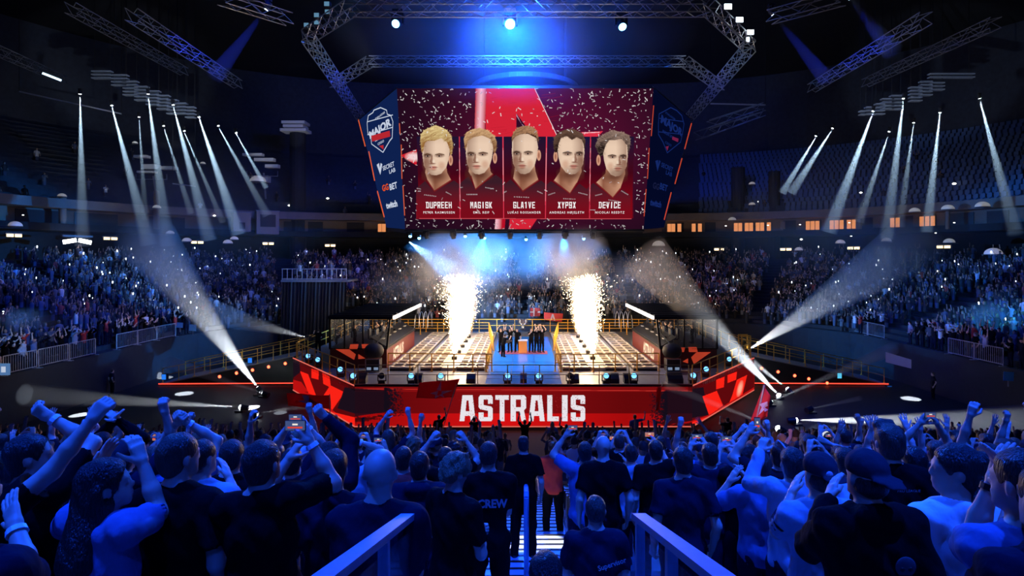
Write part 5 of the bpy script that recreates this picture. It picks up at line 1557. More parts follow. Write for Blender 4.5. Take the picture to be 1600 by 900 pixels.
def figure(arms=('down', 'down'), hands=('relax', 'relax'), head=(0, 0), lean=0.0, top='tee', hair='short', lower='trousers', vox=0.016, seed=0.0, girth=1.0, legs='stand', arm_scale=1.0, hand_vox=0.0055):
    """meshes of a figure 1.78 m tall that faces +y with its feet at the origin: one skin body, garments and hair as meshes of their own.
    arms: a preset name or the wrist's wanted place, for (left, right)"""
    nprng = lambda v: np.array(v, np.float32)
    hipz = 0.93
    sit = legs == 'sit'
    dz = -0.48 if sit else 0.0
    ly = lean
    tx = lambda z: ly * max(0, z - hipz)                      # forward lean of the trunk
    U = lambda x, y, z: nprng((x, y + tx(z), z + dz))
    hips = {s: U(s * 0.095, 0, 0.92) for s in (-1, 1)}
    if sit:
        knee = {s: hips[s] + nprng((s * 0.05, 0.44, 0.02)) for s in (-1, 1)}
        ank = {s: knee[s] + nprng((0, -0.02, -0.40)) for s in (-1, 1)}
    elif legs == 'step':
        knee = {-1: nprng((-0.11, 0.16, 0.52)), 1: nprng((0.11, -0.02, 0.49))}
        ank = {-1: nprng((-0.12, 0.17, 0.09)), 1: nprng((0.12, -0.16, 0.09))}
    else:
        knee = {s: nprng((s * 0.115, 0.02, 0.50)) for s in (-1, 1)}
        ank = {s: nprng((s * 0.13, -0.015, 0.09)) for s in (-1, 1)}
    neck0, neck1 = U(0, -0.01, 1.46), U(0, 0.01, 1.585)
    hc = neck1 + nprng((0, 0.018, 0.075))
    HR = rot(head[0], head[1])
    Hd = lambda p: hc + HR @ nprng(p)
    sh, el, wr = {}, {}, {}
    for s, a in ((-1, arms[0]), (1, arms[1])):
        S = U(s * 0.185, -0.005, 1.435)
        o = {'down': (0.07, 0.03, -0.53), 'hip': (0.06, -0.02, -0.44), 'up': (0.10, 0.08, 0.55), 'upin': (-0.10, 0.14, 0.50), 'bent': (0.02, 0.24, 0.36), 'phone': (-0.10, 0.40, 0.20), 'lowphone': (-0.10, 0.34, -0.05), 'clap': (-0.165, 0.34, -0.02),
             'highclap': (-0.16, 0.18, 0.42), 'side': (0.34, 0.10, 0.36), 'forward': (0.02, 0.50, 0.10), 'cross': (-0.24, 0.22, -0.22), 'head': (-0.09, -0.04, 0.26), 'pocket': (0.03, 0.06, -0.5), 'hold': (-0.14, 0.24, -0.28)}
        T = S + nprng((s * o[a][0], o[a][1], o[a][2])) if isinstance(a, str) else nprng(a)
        if T[2] > S[2] + 0.15:
            S = S + nprng((-s * 0.015, 0, 0.055))
        d = T - S; L = float(np.linalg.norm(d)); mx = 0.575 * arm_scale
        if L > mx: T = S + d / L * mx; d = T - S; L = mx
        l1, l2 = 0.305 * arm_scale, 0.275 * arm_scale
        L = max(L, 0.12)
        ca = (l1 * l1 + L * L - l2 * l2) / (2 * l1 * L); ca = max(-1, min(1, ca))
        u = d / np.linalg.norm(d)
        hint = nprng((s * 0.55, -0.2, -1.0)) if T[2] < S[2] + 0.33 else nprng((s * 0.8, 0.7, -0.25))
        if isinstance(a, str) and a in ('down', 'pocket', 'hip'): hint = nprng((s * (0.35 if a != 'hip' else 1.2), -1, 0))
        hint = hint - u * (hint @ u); hint /= np.linalg.norm(hint)
        E = S + u * l1 * ca + hint * l1 * math.sqrt(max(0, 1 - ca * ca))
        sh[s], el[s], wr[s] = S, E, T
    allp = np.array([*knee.values(), *ank.values(), *el.values(), *wr.values(), *sh.values(), hc, (0.0, 0, 0.0 if not sit else 0.3)])
    lo, hi = allp.min(0) - 0.24, allp.max(0) + 0.24
    lo[2] = max(lo[2], -0.03)
    out = {}
    g = girth
    # ---------------- body
    f = Field(lo, hi, vox)
    f.ell(U(0, 0.0, 1.31), (0.168 * g, 0.112 * g, 0.19), 0.05); f.ell(U(0, 0.012, 1.12), (0.145 * g, 0.108 * g, 0.17), 0.06); f.ell(U(0, -0.015, 0.95), (0.162 * g, 0.118 * g, 0.13), 0.06)
    for s in (-1, 1):
        f.cap(neck0 + nprng((0, 0, 0.05)), sh[s] + nprng((-s * 0.035, 0, 0.0)), 0.050, 0.052, 0.05)
        f.cap(sh[s], el[s], 0.052, 0.041, 0.04)
        f.cap(el[s], el[s] * 0.55 + wr[s] * 0.45, 0.041, 0.039, 0.02); f.cap(el[s] * 0.55 + wr[s] * 0.45, wr[s], 0.039, 0.0265, 0.02)
        f.cap(hips[s], knee[s], 0.085, 0.058, 0.05); f.cap(knee[s], knee[s] * 0.6 + ank[s] * 0.4, 0.056, 0.056, 0.03); f.cap(knee[s] * 0.6 + ank[s] * 0.4, ank[s], 0.056, 0.036, 0.03)
        f.cap(ank[s] + nprng((0, -0.03, -0.05)), ank[s] + nprng((s * 0.02, 0.15, -0.055)), 0.034, 0.028, 0.02)
    f.cap(neck0, neck1, 0.056, 0.054, 0.03)
    f.ell(Hd((0, -0.012, 0.032)), (0.077, 0.097, 0.088), 0.02, HR); f.ell(Hd((0, 0.022, -0.045)), (0.060, 0.070, 0.070), 0.03, HR)
    f.cap(Hd((-0.018, 0.066, -0.092)), Hd((0.018, 0.066, -0.092)), 0.020, 0.020, 0.02)
    f.cap(Hd((0, 0.088, 0.006)), Hd((0, 0.099, -0.024)), 0.008, 0.0125, 0.014)
    f.cap(Hd((-0.036, 0.080, 0.020)), Hd((0.036, 0.080, 0.020)), 0.011, 0.011, 0.012)
    if vox < 0.022:
        for s in (-1, 1):
            f.ell(Hd((s * 0.031, 0.094, 0.002)), (0.014, 0.010, 0.009), 0.008, HR, cut=True)
            f.ell(Hd((s * 0.031, 0.082, 0.001)), (0.011, 0.010, 0.009), 0.004, HR)
        f.ell(Hd((0, 0.088, -0.056)), (0.021, 0.010, 0.006), 0.006, HR); f.ell(Hd((0, 0.087, -0.067)), (0.018, 0.010, 0.006), 0.006, HR)
    for s in (-1, 1): f.ell(Hd((s * 0.079, -0.006, -0.010)), (0.011, 0.020, 0.033), 0.01, HR)
    V, F_ = f.mesh()
    Vs, Fs = [V], [F_]; n = len(V)
    for s, hp in ((-1, hands[0]), (1, hands[1])):
        hv, hf = hand_mesh(hp, hand_vox)
        z = wr[s] - el[s]; z /= np.linalg.norm(z)
        pal = nprng((0, 1, 0)) if hp in ('open', 'wave', 'fist', 'horns') else nprng((-s, 0.15, 0))
        if hp == 'hold': pal = nprng((-s * 0.8, 0.6, 0))
        y = pal - z * (pal @ z)
        if np.linalg.norm(y) < 0.2: y = nprng((-s, 0, 0.2)) - z * (nprng((-s, 0, 0.2)) @ z)
        y /= np.linalg.norm(y)
        x = np.cross(y, z) * (-1 if s > 0 else 1)
        M = np.stack([x, y, z])
        Vs.append(hv @ M + wr[s]); Fs.append((hf[:, ::-1] if s > 0 else hf) + n); n += len(hv)
    out['body'] = (np.concatenate(Vs), np.concatenate(Fs))
    # ---------------- upper garment
    if top:
        f = Field(lo, hi, vox)
        e = 0.016 if top != 'hoodie' else 0.03
        f.ell(U(0, 0.0, 1.30), (0.178 * g + e, 0.118 * g + e, 0.20), 0.05); f.ell(U(0, 0.012, 1.10), (0.160 * g + e, 0.122 * g + e, 0.20), 0.06); f.ell(U(0, -0.01, 0.94), (0.176 * g + e, 0.132 * g + e, 0.16), 0.05)
        sl = {'tee': 0.62, 'polo': 0.66, 'long': 2.0, 'hoodie': 2.0, 'tank': 0.0}[top]
        for s in (-1, 1):
            f.cap(neck0 + nprng((0, 0, 0.03)), sh[s] + nprng((-s * 0.03, 0, 0.0)), 0.058 + e * .5, 0.055 + e, 0.05)
            if sl > 1:
                f.cap(sh[s], el[s], 0.056 + e, 0.050 + e * .8, 0.04); f.cap(el[s], wr[s] + (el[s] - wr[s]) * 0.06, 0.050 + e * .8, 0.034 + e * .6, 0.03)
            elif sl > 0:
                f.cap(sh[s], sh[s] + (el[s] - sh[s]) * (sl + .12), 0.058 + e, 0.060 + e * .9, 0.04)
        f.wrinkle(0.006 if top != 'hoodie' else 0.008, 30, seed); f.wrinkle(0.003, 52, seed + 2)
        if 0 < sl < 1:
            for s in (-1, 1):                                # clean sleeve end
                d = el[s] - sh[s]; d = d / np.linalg.norm(d); c = sh[s] + (el[s] - sh[s]) * sl
                f.cap(c + d * 0.085, c + d * 0.2, 0.085, 0.09, 0.006, cut=True)
        if top == 'hoodie':
            f.cap(neck0 + nprng((-0.06, -0.07, 0.045)), neck0 + nprng((0.06, -0.07, 0.045)), 0.052, 0.052, 0.03)
        f.plane((0, 0, -1), -(0.86 + dz)); 
        f.ell(neck1 + nprng((0, 0.008, 0.012)), (0.078, 0.085, 0.085), 0.012, cut=True)
        V, F_ = f.mesh()
        out['hoodie' if top == 'hoodie' else 'shirt'] = (V, F_)
    # ---------------- lower garment and shoes
    f = Field(lo, hi, max(vox, 0.018))
    f.ell(U(0, -0.015, 0.95), (0.176 * g, 0.132 * g, 0.14), 0.05)
    for s in (-1, 1):
        f.cap(hips[s], knee[s], 0.104, 0.076, 0.05)
        if lower == 'shorts': pass
        else: f.cap(knee[s], ank[s] + nprng((0, 0, -0.02)), 0.076, 0.060, 0.03)
    f.wrinkle(0.005, 26, seed + 1)
    f.plane((0, 0, 1), 1.0 + dz)
    if lower == 'shorts': f.plane((0, 0, -1), -0.5)
    out['shorts' if lower == 'shorts' else 'trousers'] = f.mesh()
    for s in (-1, 1):
        f = Field(ank[s] - nprng((.2, .25, .14)), ank[s] + nprng((.2, .36, .12)), max(vox, 0.018))
        f.cap(ank[s] + nprng((0, -0.035, -0.045)), ank[s] + nprng((s * 0.02, 0.16, -0.05)), 0.045, 0.04, 0.03); f.cap(ank[s], ank[s] + nprng((0, 0, -0.04)), 0.05, 0.05, 0.03)
        out['shoe' if s < 0 else 'shoe_'] = f.mesh()
    # ---------------- hair or headwear
    hv = min(vox, 0.014) if vox < 0.03 else vox
    if hair != 'bald':
        m = 0.22; zl = 0.48 if hair in ('long', 'bun') else 0.2
        f = Field(hc - nprng((m, m, zl)), hc + nprng((m, m, 0.24)), hv)
        if hair in ('short', 'curly', 'quiff', 'long', 'bun', 'fade', 'thin'):
            r = {'short': 0.0, 'curly': 0.014, 'quiff': 0.004, 'long': 0.006, 'bun': 0.002, 'fade': -0.003, 'thin': -0.004}[hair]
            f.ell(Hd((0, -0.016, 0.036)), (0.084 + r, 0.104 + r, 0.095 + r), 0.02, HR); f.ell(Hd((0, -0.045, -0.035)), (0.072 + r, 0.062 + r, 0.068), 0.03, HR)
            if hair == 'quiff': f.cap(Hd((-0.04, 0.05, 0.115)), Hd((0.045, 0.055, 0.118)), 0.034, 0.03, 0.03)
            if hair == 'long':
                f.cap(Hd((0, -0.05, -0.04)), hc + nprng((0, -0.115, -0.30)), 0.088, 0.10, 0.05)
                for s in (-1, 1): f.cap(Hd((s * 0.07, -0.02, 0.0)), hc + nprng((s * 0.085, -0.06, -0.25)), 0.034, 0.03, 0.03)
            if hair == 'bun': f.ell(Hd((0, -0.13, 0.06)), (0.048, 0.045, 0.048), 0.02); f.cap(Hd((0, -0.13, 0.05)), hc + nprng((0, -0.13, -0.2)), 0.035, 0.025, 0.02)
            amp = {'curly': 0.010, 'short': 0.003, 'quiff': 0.004, 'long': 0.003}.get(hair, 0.002)
            f.wrinkle(amp, 75 if hair == 'curly' else 60, seed)
            f.ell(Hd((0, 0.098, -0.035)), (0.078, 0.070, 0.098), 0.012, HR, cut=True)
            for s in (-1, 1): f.ell(Hd((s * 0.085, 0.012, -0.03)), (0.022, 0.032, 0.045), 0.01, HR, cut=True)
            if hair not in ('long', 'bun'):
                nn = HR @ nprng((0, 0.25, -1)); nn = nn / np.linalg.norm(nn)
                f.plane(nn, float(nn @ Hd((0, -0.06, -0.088 if hair != 'fade' else -0.05))))
            out['hair'] = f.mesh()
        else:                                                     # caps: peak forward or back
            b_ = -1 if hair == 'backcap' else 1
            f.ell(Hd((0, -0.012, 0.048)), (0.089, 0.108, 0.090), 0.02, HR)
            nn = HR @ nprng((0, 0.0, -1)); f.plane(nn, float(nn @ Hd((0, 0, 0.018))))
            f.ell(Hd((0, b_ * 0.135 - 0.01, 0.026)), (0.075, 0.075, 0.011), 0.012, HR @ rot(0, -0.12 * b_))
            f.ell(Hd((0, -0.012, 0.137)), (0.012, 0.012, 0.008), 0.004, HR)
            out['cap'] = f.mesh()
            f = Field(hc - nprng((m, m, 0.2)), hc + nprng((m, m, 0.24)), hv)
            f.ell(Hd((0, -0.035, -0.02)), (0.080, 0.080, 0.075), 0.02, HR); f.wrinkle(0.003, 60, seed)
            f.ell(Hd((0, 0.075, -0.035)), (0.085, 0.078, 0.098), 0.012, HR, cut=True)
            nn = HR @ nprng((0, 0.25, -1)); nn = nn / np.linalg.norm(nn); f.plane(nn, float(nn @ Hd((0, -0.06, -0.085))))
            out['hair'] = f.mesh()
    info = dict(wrist=wr, elbow=el, shoulder=sh, head=hc, HR=HR)
    return out, info

PMATS = {}
def pmat(kind, col):
    key = (kind, col)
    if key not in PMATS:
        if kind == 'skin': m = mat('skin', col, 0.5, vary=0.06, bscale=18, bump=0.03)
        elif kind == 'hair': m = mat('hair_strands', col, 0.4, bump=0.9, bscale=10, vary=0.35, stretch=(14, 14, 2.2))
        else: m = mat('cloth', col, 0.85, bump=0.9, bscale=7, vary=0.12, spec=0.06, stretch=(1.6, 1.6, .8))
        PMATS[key] = m
    return PMATS[key]
SK = ((0.62, 0.42, 0.32), (0.52, 0.33, 0.24), (0.68, 0.48, 0.38), (0.34, 0.20, 0.13))
HA = ((0.035, 0.025, 0.02), (0.07, 0.045, 0.03), (0.015, 0.012, 0.012), (0.22, 0.14, 0.07), (0.35, 0.27, 0.17))
NAMES = {'body': 'body', 'hair': 'hair'}
def dress(parts, label, loc, yaw, scale, skin, hair, top, low, group=None, name='person', mirror=False, cap=None, shared=None):
    """links one person: the body mesh is the thing itself; garments and hair are its children"""
    MS = {'body': pmat('skin', skin), 'hair': pmat('hair', hair), 'shirt': pmat('cloth', top), 'hoodie': pmat('cloth', top), 'trousers': pmat('cloth', low), 'shorts': pmat('cloth', low), 'shoe': pmat('cloth', (0.03, 0.03, 0.035)), 'shoe_': pmat('cloth', (0.03, 0.03, 0.035)), 'cap': pmat('cloth', cap or (0.03, 0.03, 0.04))}
    root = None
    for k in ['body'] + [q for q in parts if q != 'body']:
        v = parts[k]
        if isinstance(v, bpy.types.Mesh): me = v
        else:
            if not len(v[0]): continue
            me = np_mesh(k, v[0], v[1], True)
            me.materials.append(None)
        o = bpy.data.objects.new(name if k == 'body' else k.rstrip('_'), me)
        COL.objects.link(o)
        o.material_slots[0].link = 'OBJECT'; o.material_slots[0].material = MS[k]
        if k == 'body':
            root = o
            o.location = loc; o.rotation_euler = (0, 0, yaw); o.scale = ((-scale if mirror else scale), scale, scale)
            tag(o, label, 'person', group)
        else: o.parent = root
    return root
def to_meshes(parts):
    r = {}
    for k, v in parts.items():
        if len(v[0]):
            r[k] = np_mesh(k, v[0], v[1], True); r[k].materials.append(None)
    return r
M_BAND = mat('pale_wristband', (0.85, 0.9, 0.95), 0.4)
def add_band(root, info, s, f=0.9):
    e, w = info['elbow'][s], info['wrist'][s]
    a = e + (w - e) * (f - .04); b_ = e + (w - e) * (f + .05)
    return MB().tube(a, b_, 0.038, 12, 0.034).build('wristband', M_BAND, root)
M_PHONE = mat('phone_body', (0.02, 0.02, 0.025), 0.3)
G_PHONE = glow('phone_screen', (0.10, 0.16, 0.42), 0.5)
G_PRED = glow('phone_picture_red', (1.0, 0.08, 0.05), 0.7)
G_PWHITE = glow('phone_picture_white', (1.0, 0.9, 0.8), 0.9)
G_PHONER = glow('phone_screen_red', (0.7, 0.30, 0.25), 0.6)
def world_of(root, p):
    sx, s = root.scale[0], root.scale[1]
    c, n = math.cos(root.rotation_euler[2]), math.sin(root.rotation_euler[2])
    x, y, z = p[0] * sx, p[1] * s, p[2] * s
    return Vector((root.location[0] + x * c - y * n, root.location[1] + x * n + y * c, root.location[2] + z))
def phone(loc, label, rz=0.0, land=True, screen=None):
    """held phone, its screen turned to the person who holds it"""
    t = thing('phone', label, 'phone', loc, None, rz)
    w, h = (0.12, 0.058) if land else (0.058, 0.12)
    MB().box((0, 0, 0), (w, 0.01, h)).build('case', M_PHONE, t, bevel=0.003)
    ds = MB().box((0, -0.0062, 0), (w * .92, 0.002, h * .9)).build('display', screen or G_PHONE, t)
    MB().box((0, -0.0077, -h * .18), (w * .7, 0.001, h * .16)).build('red_picture', G_PRED, ds); MB().box((0, -0.0077, h * .12), (w * .25, 0.001, h * .16)).build('white_picture', G_PWHITE, ds)
    return t
# ================================================================== the people near the camera, one by one
WASHED = {'black': (0.004, 0.004, 0.005), 'navy': (0.010, 0.013, 0.028), 'dark': (0.014, 0.014, 0.02), 'blue': (0.13, 0.18, 0.34), 'light': (0.40, 0.46, 0.55), 'white': (0.80, 0.82, 0.85), 'grey': (0.09, 0.10, 0.12), 'red': (0.50, 0.05, 0.04), 'orange': (0.62, 0.25, 0.04), 'jeans': (0.05, 0.08, 0.16), 'pale jeans': (0.42, 0.50, 0.66)}
TAKEN = []
def fg(label, hx, ytop, d, arms=('down', 'down'), hands=('relax', 'relax'), yaw=0.0, head=(0, 0), top='tee', tc='dark', lc='navy', hair='short', hc=0, sk=0, legs='stand', vox=None, seed=None, girth=1.0, lean=0.0, cap=None, fl=None, bands=(), free=False):
    best = None
    base = 1.30 if legs == 'sit' else 1.78
    for dd in np.arange(-0.45, 0.46, 0.05):
        q = d + dd
        crown = CAMZ + (CY - ytop) / FPX * q
        sc = (crown - (tread(q) if fl is None else fl)) / base
        e = abs(sc - 1) * 8 + abs(dd)
        if best is None or e < best[0]: best = (e, q, sc)
    _, d, sc = best
    sc = max(0.9, min(1.1, sc))
    g = tread(d) if fl is None else fl
    root = Vector(((hx - CX) / FPX * d, d, g))
    hy = 0.03 * sc
    A = []
    for a in arms:
        if isinstance(a, str): A.append(a)
        else:
            t = (P(a[0], a[1], d + a[2]) - root) / sc
            A.append(Matrix.Rotation(-yaw, 3, 'Z') @ t)
    vox = vox or min(0.03, max(0.0135, 0.0042 * d))
    parts, info = figure(A, hands, head, lean, top, hair, 'trousers', vox, seed if seed is not None else hx * 0.01, girth, legs, hand_vox=0.0055 if d < 6 else 0.009)
    o = dress(parts, label, root, yaw, sc, SK[sk], HA[hc], WASHED[tc], WASHED[lc], cap=cap)
    for s in bands: add_band(o, info, s)
    TAKEN.append((root.x, root.y))
    return o, info
def hold_phone(o, info, s, label, land=True, screen=None, dz=0.09):
    w = info['wrist'][s]; e = info['elbow'][s]
    dv = (w - e) / np.linalg.norm(w - e)
    p = world_of(o, w + dv * dz + np.array((-s * .03, -.015, .02)))
    return phone(p, label, o.rotation_euler[2], land, screen)

fg('person at the left edge punching one bare long arm up high', -80, 722, 2.65, ('down', (152, 648, .22)), ('relax', 'fist'), tc='black', head=(-.5, .1))
o, i_ = fg('person with short hair at far left, wristbanded fist raised beside the head', 42, 682, 3.25, ('down', (78, 652, .2)), ('relax', 'fist'), tc='black', head=(-1.0, .1), bands=(1,))
fg('person at the lower left edge, only a banded forearm with spread fingers in view', -62, 735, 2.15, ('down', (24, 822, .35)), ('relax', 'open'), tc='navy', bands=(1,))
fg('long-haired person in pale shirt at left with hands raised clapping', 158, 722, 2.85, ((150, 735, .35), (222, 722, .25)), ('clap', 'relax'), tc='blue', hair='long', hc=2, head=(-.7, .15), yaw=-.35)
fg('broad person in black tee seen from behind, fourth head from the left', 276, 681, 3.0, ('down', 'down'), tc='black', head=(-.55, 0), hc=1, girth=1.05)
fg('person in light blue shirt behind the broad black tee at left', 312, 690, 4.0, ('hold', 'clap'), ('clap', 'clap'), tc='light', hair='fade', head=(-.4, 0))
fg('person with both hands clasped high above the head at left', 286, 693, 4.5, ((276, 662, .05), (292, 660, .05)), ('fist', 'fist'), tc='blue', bands=(1,))
o, i_ = fg('person in black tee and pale jeans holding a glowing phone high at left', 408, 691, 3.15, ((452, 716, .38), (484, 690, .28)), ('hold', 'hold'), tc='black', lc='pale jeans', head=(-.3, .12), hc=0, bands=(1,))
hold_phone(o, i_, 1, 'bright phone held high by the person in pale jeans')
fg('person with one dark sleeve raised straight up left of the bald head', 512, 693, 4.6, ('down', (509, 652, .05)), ('relax', 'fist'), top='long', tc='navy')
fg('dark clothed person standing just left of the bald head', 520, 706, 3.6, ('pocket', 'down'), tc='navy', lc='jeans')
fg('bald broad person in navy tee behind the left handrail', 592, 704, 3.05, ('cross', 'cross'), tc='navy', hair='bald', hc=3, girth=1.16)
fg('curly fair-haired person looking down beside the stairs with arms held low', 708, 713, 4.5, ('hold', 'hold'), ('hold', 'relax'), yaw=-.7, head=(-.3, -.5), tc='black', hair='curly', hc=3, bands=(1,))
crew, i_ = fg('person in black crew shirt standing left of the stair', 763, 692, 5.05, ('cross', 'cross'), tc='black', lc='black', hair='fade')
text_mesh('back_lettering', 'CREW', (crew.location.x + .045, crew.location.y - .175, crew.location.z + 1.28 * crew.scale[2]), (1, 0, .02), (0, -.1, 1), .072, mat('print_grey', (.42, .44, .5), .7), None, bold=.04, sx=.85).parent = None
ct = bpy.data.objects['back_lettering']; ct.parent = crew; ct.matrix_parent_inverse = (Matrix.Translation(crew.location) @ Matrix.Diagonal((*crew.scale, 1))).inverted()
fg('tall person in black standing on the stair itself, seen from behind', 818, 682, 8.2, ('down', 'down'), tc='black', lc='black')
fg('person in red shirt lower down by the stair', 864, 690, 10.5, ('down', 'phone'), tc='red', lc='black')
o, i_ = fg('person in mid blue shirt lifting a phone, right of the stair', 914, 692, 6.6, ('bent', 'down'), ('hold', 'relax'), tc='blue', sk=0)
hold_phone(o, i_, -1, 'phone lifted by the blue shirted person right of the stair')
fg('bald person in black tee right of the stair', 943, 682, 6.1, ('down', 'down'), tc='black', hair='bald', hc=3)
fg('person in pale blue shirt between the bald head and a black tee', 986, 695, 7.4, ('clap', 'clap'), ('clap', 'clap'), tc='light')
o, i_ = fg('stocky person in black tee, third from the stair on the right', 1025, 689, 6.4, ('down', 'phone'), ('relax', 'hold'), tc='black', girth=1.1)
hold_phone(o, i_, 1, 'phone before the stocky black tee right of the stair', screen=G_PHONER)
o, i_ = fg('person in navy tee lifting a camera with both hands right of the stair', 1110, 694, 6.0, ('phone', 'phone'), ('hold', 'hold'), tc='navy', lc='jeans', girth=1.05)
hold_phone(o, i_, -1, 'camera phone held in both hands by the navy tee')
fg('person in plain mid blue tee clapping behind the right handrail', 1190, 707, 4.75, ((1140, 752, .15), 'clap'), ('clap', 'clap'), tc='blue', lc='navy', hair='fade', hc=1, girth=1.06)
sup, i_ = fg('seated person in dark blue supervisor shirt beside the stair', 931, 777, 4.6, ('hold', 'hold'), tc='navy', legs='sit', hair='fade', hc=1)
text_mesh('back_lettering', 'Supervisor', (sup.location.x + .10, sup.location.y - .225, sup.location.z + .865 * sup.scale[2]), (1, 0, .33), (-.33, -.1, 1), .042, mat('print_pale', (.6, .64, .7), .7), None, bold=.02, sx=.85)
ct = [c for c in COL.objects if c.name.startswith('back_lettering') and c.parent is None][0]; ct.parent = sup; ct.matrix_parent_inverse = (Matrix.Translation(sup.location) @ Matrix.Diagonal((*sup.scale, 1))).inverted()
fg('seated dark-haired person at the foot of the picture on the stair', 853, 868, 2.95, ('hold', 'hold'), tc='black', legs='sit', hc=2)
strp, i_strp = fg('person in pale tee and backward cap with a round badge', 1283, 712, 3.35, ('clap', 'hold'), ('clap', 'relax'), tc='light', hair='backcap', head=(.15, 0))
fg('person in black hoodie and backward cap with skull print on the back', 1357, 709, 3.0, ('clap', 'down'), ('clap', 'relax'), top='hoodie', tc='black', hair='backcap', head=(.2, 0), girth=1.08)
skl = bpy.data.objects[COL.objects[-1].name]
pro, i_ = fg('tall person with swept-up hair in dark tee, right of the caps', 1392, 666, 3.85, ('down', 'down'), tc='black', hair='quiff', hc=1)
fg('long-haired person in white tee looking left at the right side', 1497, 699, 2.85, ('hold', 'hold'), tc='white', hair='bun', hc=0, head=(1.2, 0), lc='navy')
o, i_ = fg('person at the right edge clapping with a dark watch on', 1606, 708, 2.45, ((1552, 752, .25), (1574, 748, .25)), ('clap', 'clap'), tc='blue', head=(.4, 0))
MB().tube(i_['elbow'][-1] + (i_['wrist'][-1] - i_['elbow'][-1]) * .84, i_['elbow'][-1] + (i_['wrist'][-1] - i_['elbow'][-1]) * .93, .037, 12).build('watch', M_BLACK, o)
fg('person at the lower right corner with one open hand lifted', 1650, 735, 2.1, ((1572, 822, .3), 'down'), ('open', 'relax'), tc='navy')
fg('person in white shirt with pale stripes behind the backward caps', 1322, 701, 4.7, ('clap', 'clap'), ('clap', 'clap'), tc='white', lc='navy')
o, i_ = fg('person in dark shirt holding a phone with a white picture', 1220, 692, 5.2, ('bent', 'clap'), ('hold', 'clap'), tc='dark')
hold_phone(o, i_, -1, 'phone showing a white picture left of the backward caps', land=False)
o, i_ = fg('person in pale long sleeves with elbows up left of the caps', 1240, 702, 4.3, ('phone', 'forward'), ('hold', 'clap'), top='long', tc='light')
fg('person in bright white shirt caught by a white beam', 1136, 684, 9.2, ('phone', 'phone'), ('hold', 'hold'), tc='white', hair='cap', cap=(.8, .8, .8))
fg('person waving both hands up before the right red corner', 1060, 679, 12, ((1042, 660, .1), 'down'), ('wave', 'relax'), tc='blue')
fg('person with open palm raised under the right red corner', 1098, 679, 12.3, ('down', (1096, 662, .1)), ('relax', 'wave'), tc='navy')
flagman, fi = fg('person gripping a flag pole with both hands on the right', 1192, 688, 8.3, ((1176, 668, .1), (1188, 668, .1)), ('fist', 'fist'), tc='navy')
fg('dark-haired person with an arm bent over the head near the long beam', 1266, 680, 6.6, ('down', (1294, 692, 0)), ('relax', 'fist'), tc='black', hc=2)
fg('person in grey shirt far left behind the raised arms', 104, 702, 4.1, ('clap', 'clap'), ('clap', 'clap'), tc='dark')
fg('person with dark cap between the clapping hands and the black tee', 190, 692, 4.3, ('down', 'up'), ('relax', 'fist'), tc='navy', hair='backcap')
fg('person in black shirt right of the light blue one at left', 360, 690, 4.4, ('down', 'down'), tc='black')
o, i_ = fg('person in dark top photographing with both arms up left of the bald head', 455, 702, 5.2, ('upin', 'upin'), ('hold', 'hold'), tc='dark', bands=(1,))
hold_phone(o, i_, -1, 'phone held up left of the bald head')
fg('person in dark hoodie directly right of the bald head', 655, 708, 4.6, ('pocket', 'pocket'), top='hoodie', tc='navy')
fg('person with red jacket collar behind the bald head', 630, 700, 6.0, ('clap', 'clap'), ('clap', 'clap'), top='long', tc='red')
fg('person in orange shirt in the crowd under the red banner', 671, 692, 9.6, ('down', 'phone'), ('relax', 'hold'), tc='orange')
fg('person in black tee left of the crew shirt with raised bare arms', 696, 700, 6.6, ('bent', 'bent'), ('hold', 'hold'), tc='black')
fg('person with bare arms up behind the bald head, wrist banded', 548, 699, 6.3, ('bent', (560, 690, .1)), ('hold', 'fist'), tc='light', bands=(1,))
for hx, yt, d, tc, arms, lab in ((1430, 700, 4.6, 'navy', ('clap', 'clap'), 'dark dressed person between the tall quiff and the white tee'), (1465, 690, 5.6, 'dark', ('upin', 'upin'), 'person with both hands high behind the white tee'), (1550, 696, 4.2, 'black', ('down', 'down'), 'black dressed person behind the white tee on its right'),
                               (1575, 688, 5.4, 'navy', ('up', 'up'), 'person near the right edge with both arms straight up'), (1160, 698, 5.8, 'black', ('phone', 'phone'), 'black dressed person between the camera holder and the plain blue tee'), (1068, 700, 5.0, 'navy', ('down', 'down'), 'navy dressed person half hidden behind the right handrail end'),
                               (30, 712, 4.4, 'black', ('up', 'down'), 'person in the far left corner behind the raised fists'), (235, 700, 5.0, 'grey', ('clap', 'clap'), 'grey shirted person behind the long-haired one at left'), (430, 695, 6.0, 'black', ('up', 'down'), 'person behind the phone holder at left, arm up'), (580, 697, 7.2, 'navy', ('phone', 'phone'), 'person hidden behind the bald head filming')):
    o, i_ = fg(lab, hx, yt, d, arms, ('clap' if arms[0] == 'clap' else 'hold',) * 2, tc=tc, hc=hx % 3, sk=hx % 3)
    if arms[0] in ('phone', 'upin'): hold_phone(o, i_, -1, 'small phone held by the ' + lab[:60].replace(' in the ', ' ').rsplit(' ', 2)[0])
# stripes on the pale sleeves of the first backward cap
for sd in (-1, 1):
    a_, b_ = i_strp['shoulder'][sd], i_strp['elbow'][sd]
    for f0 in (.30, .46):
        MB().tube(a_ + (b_ - a_) * f0, a_ + (b_ - a_) * (f0 + .07), .0775, 16, .0765).build('sleeve_stripe', pmat('cloth', (.012, .015, .03)), strp)
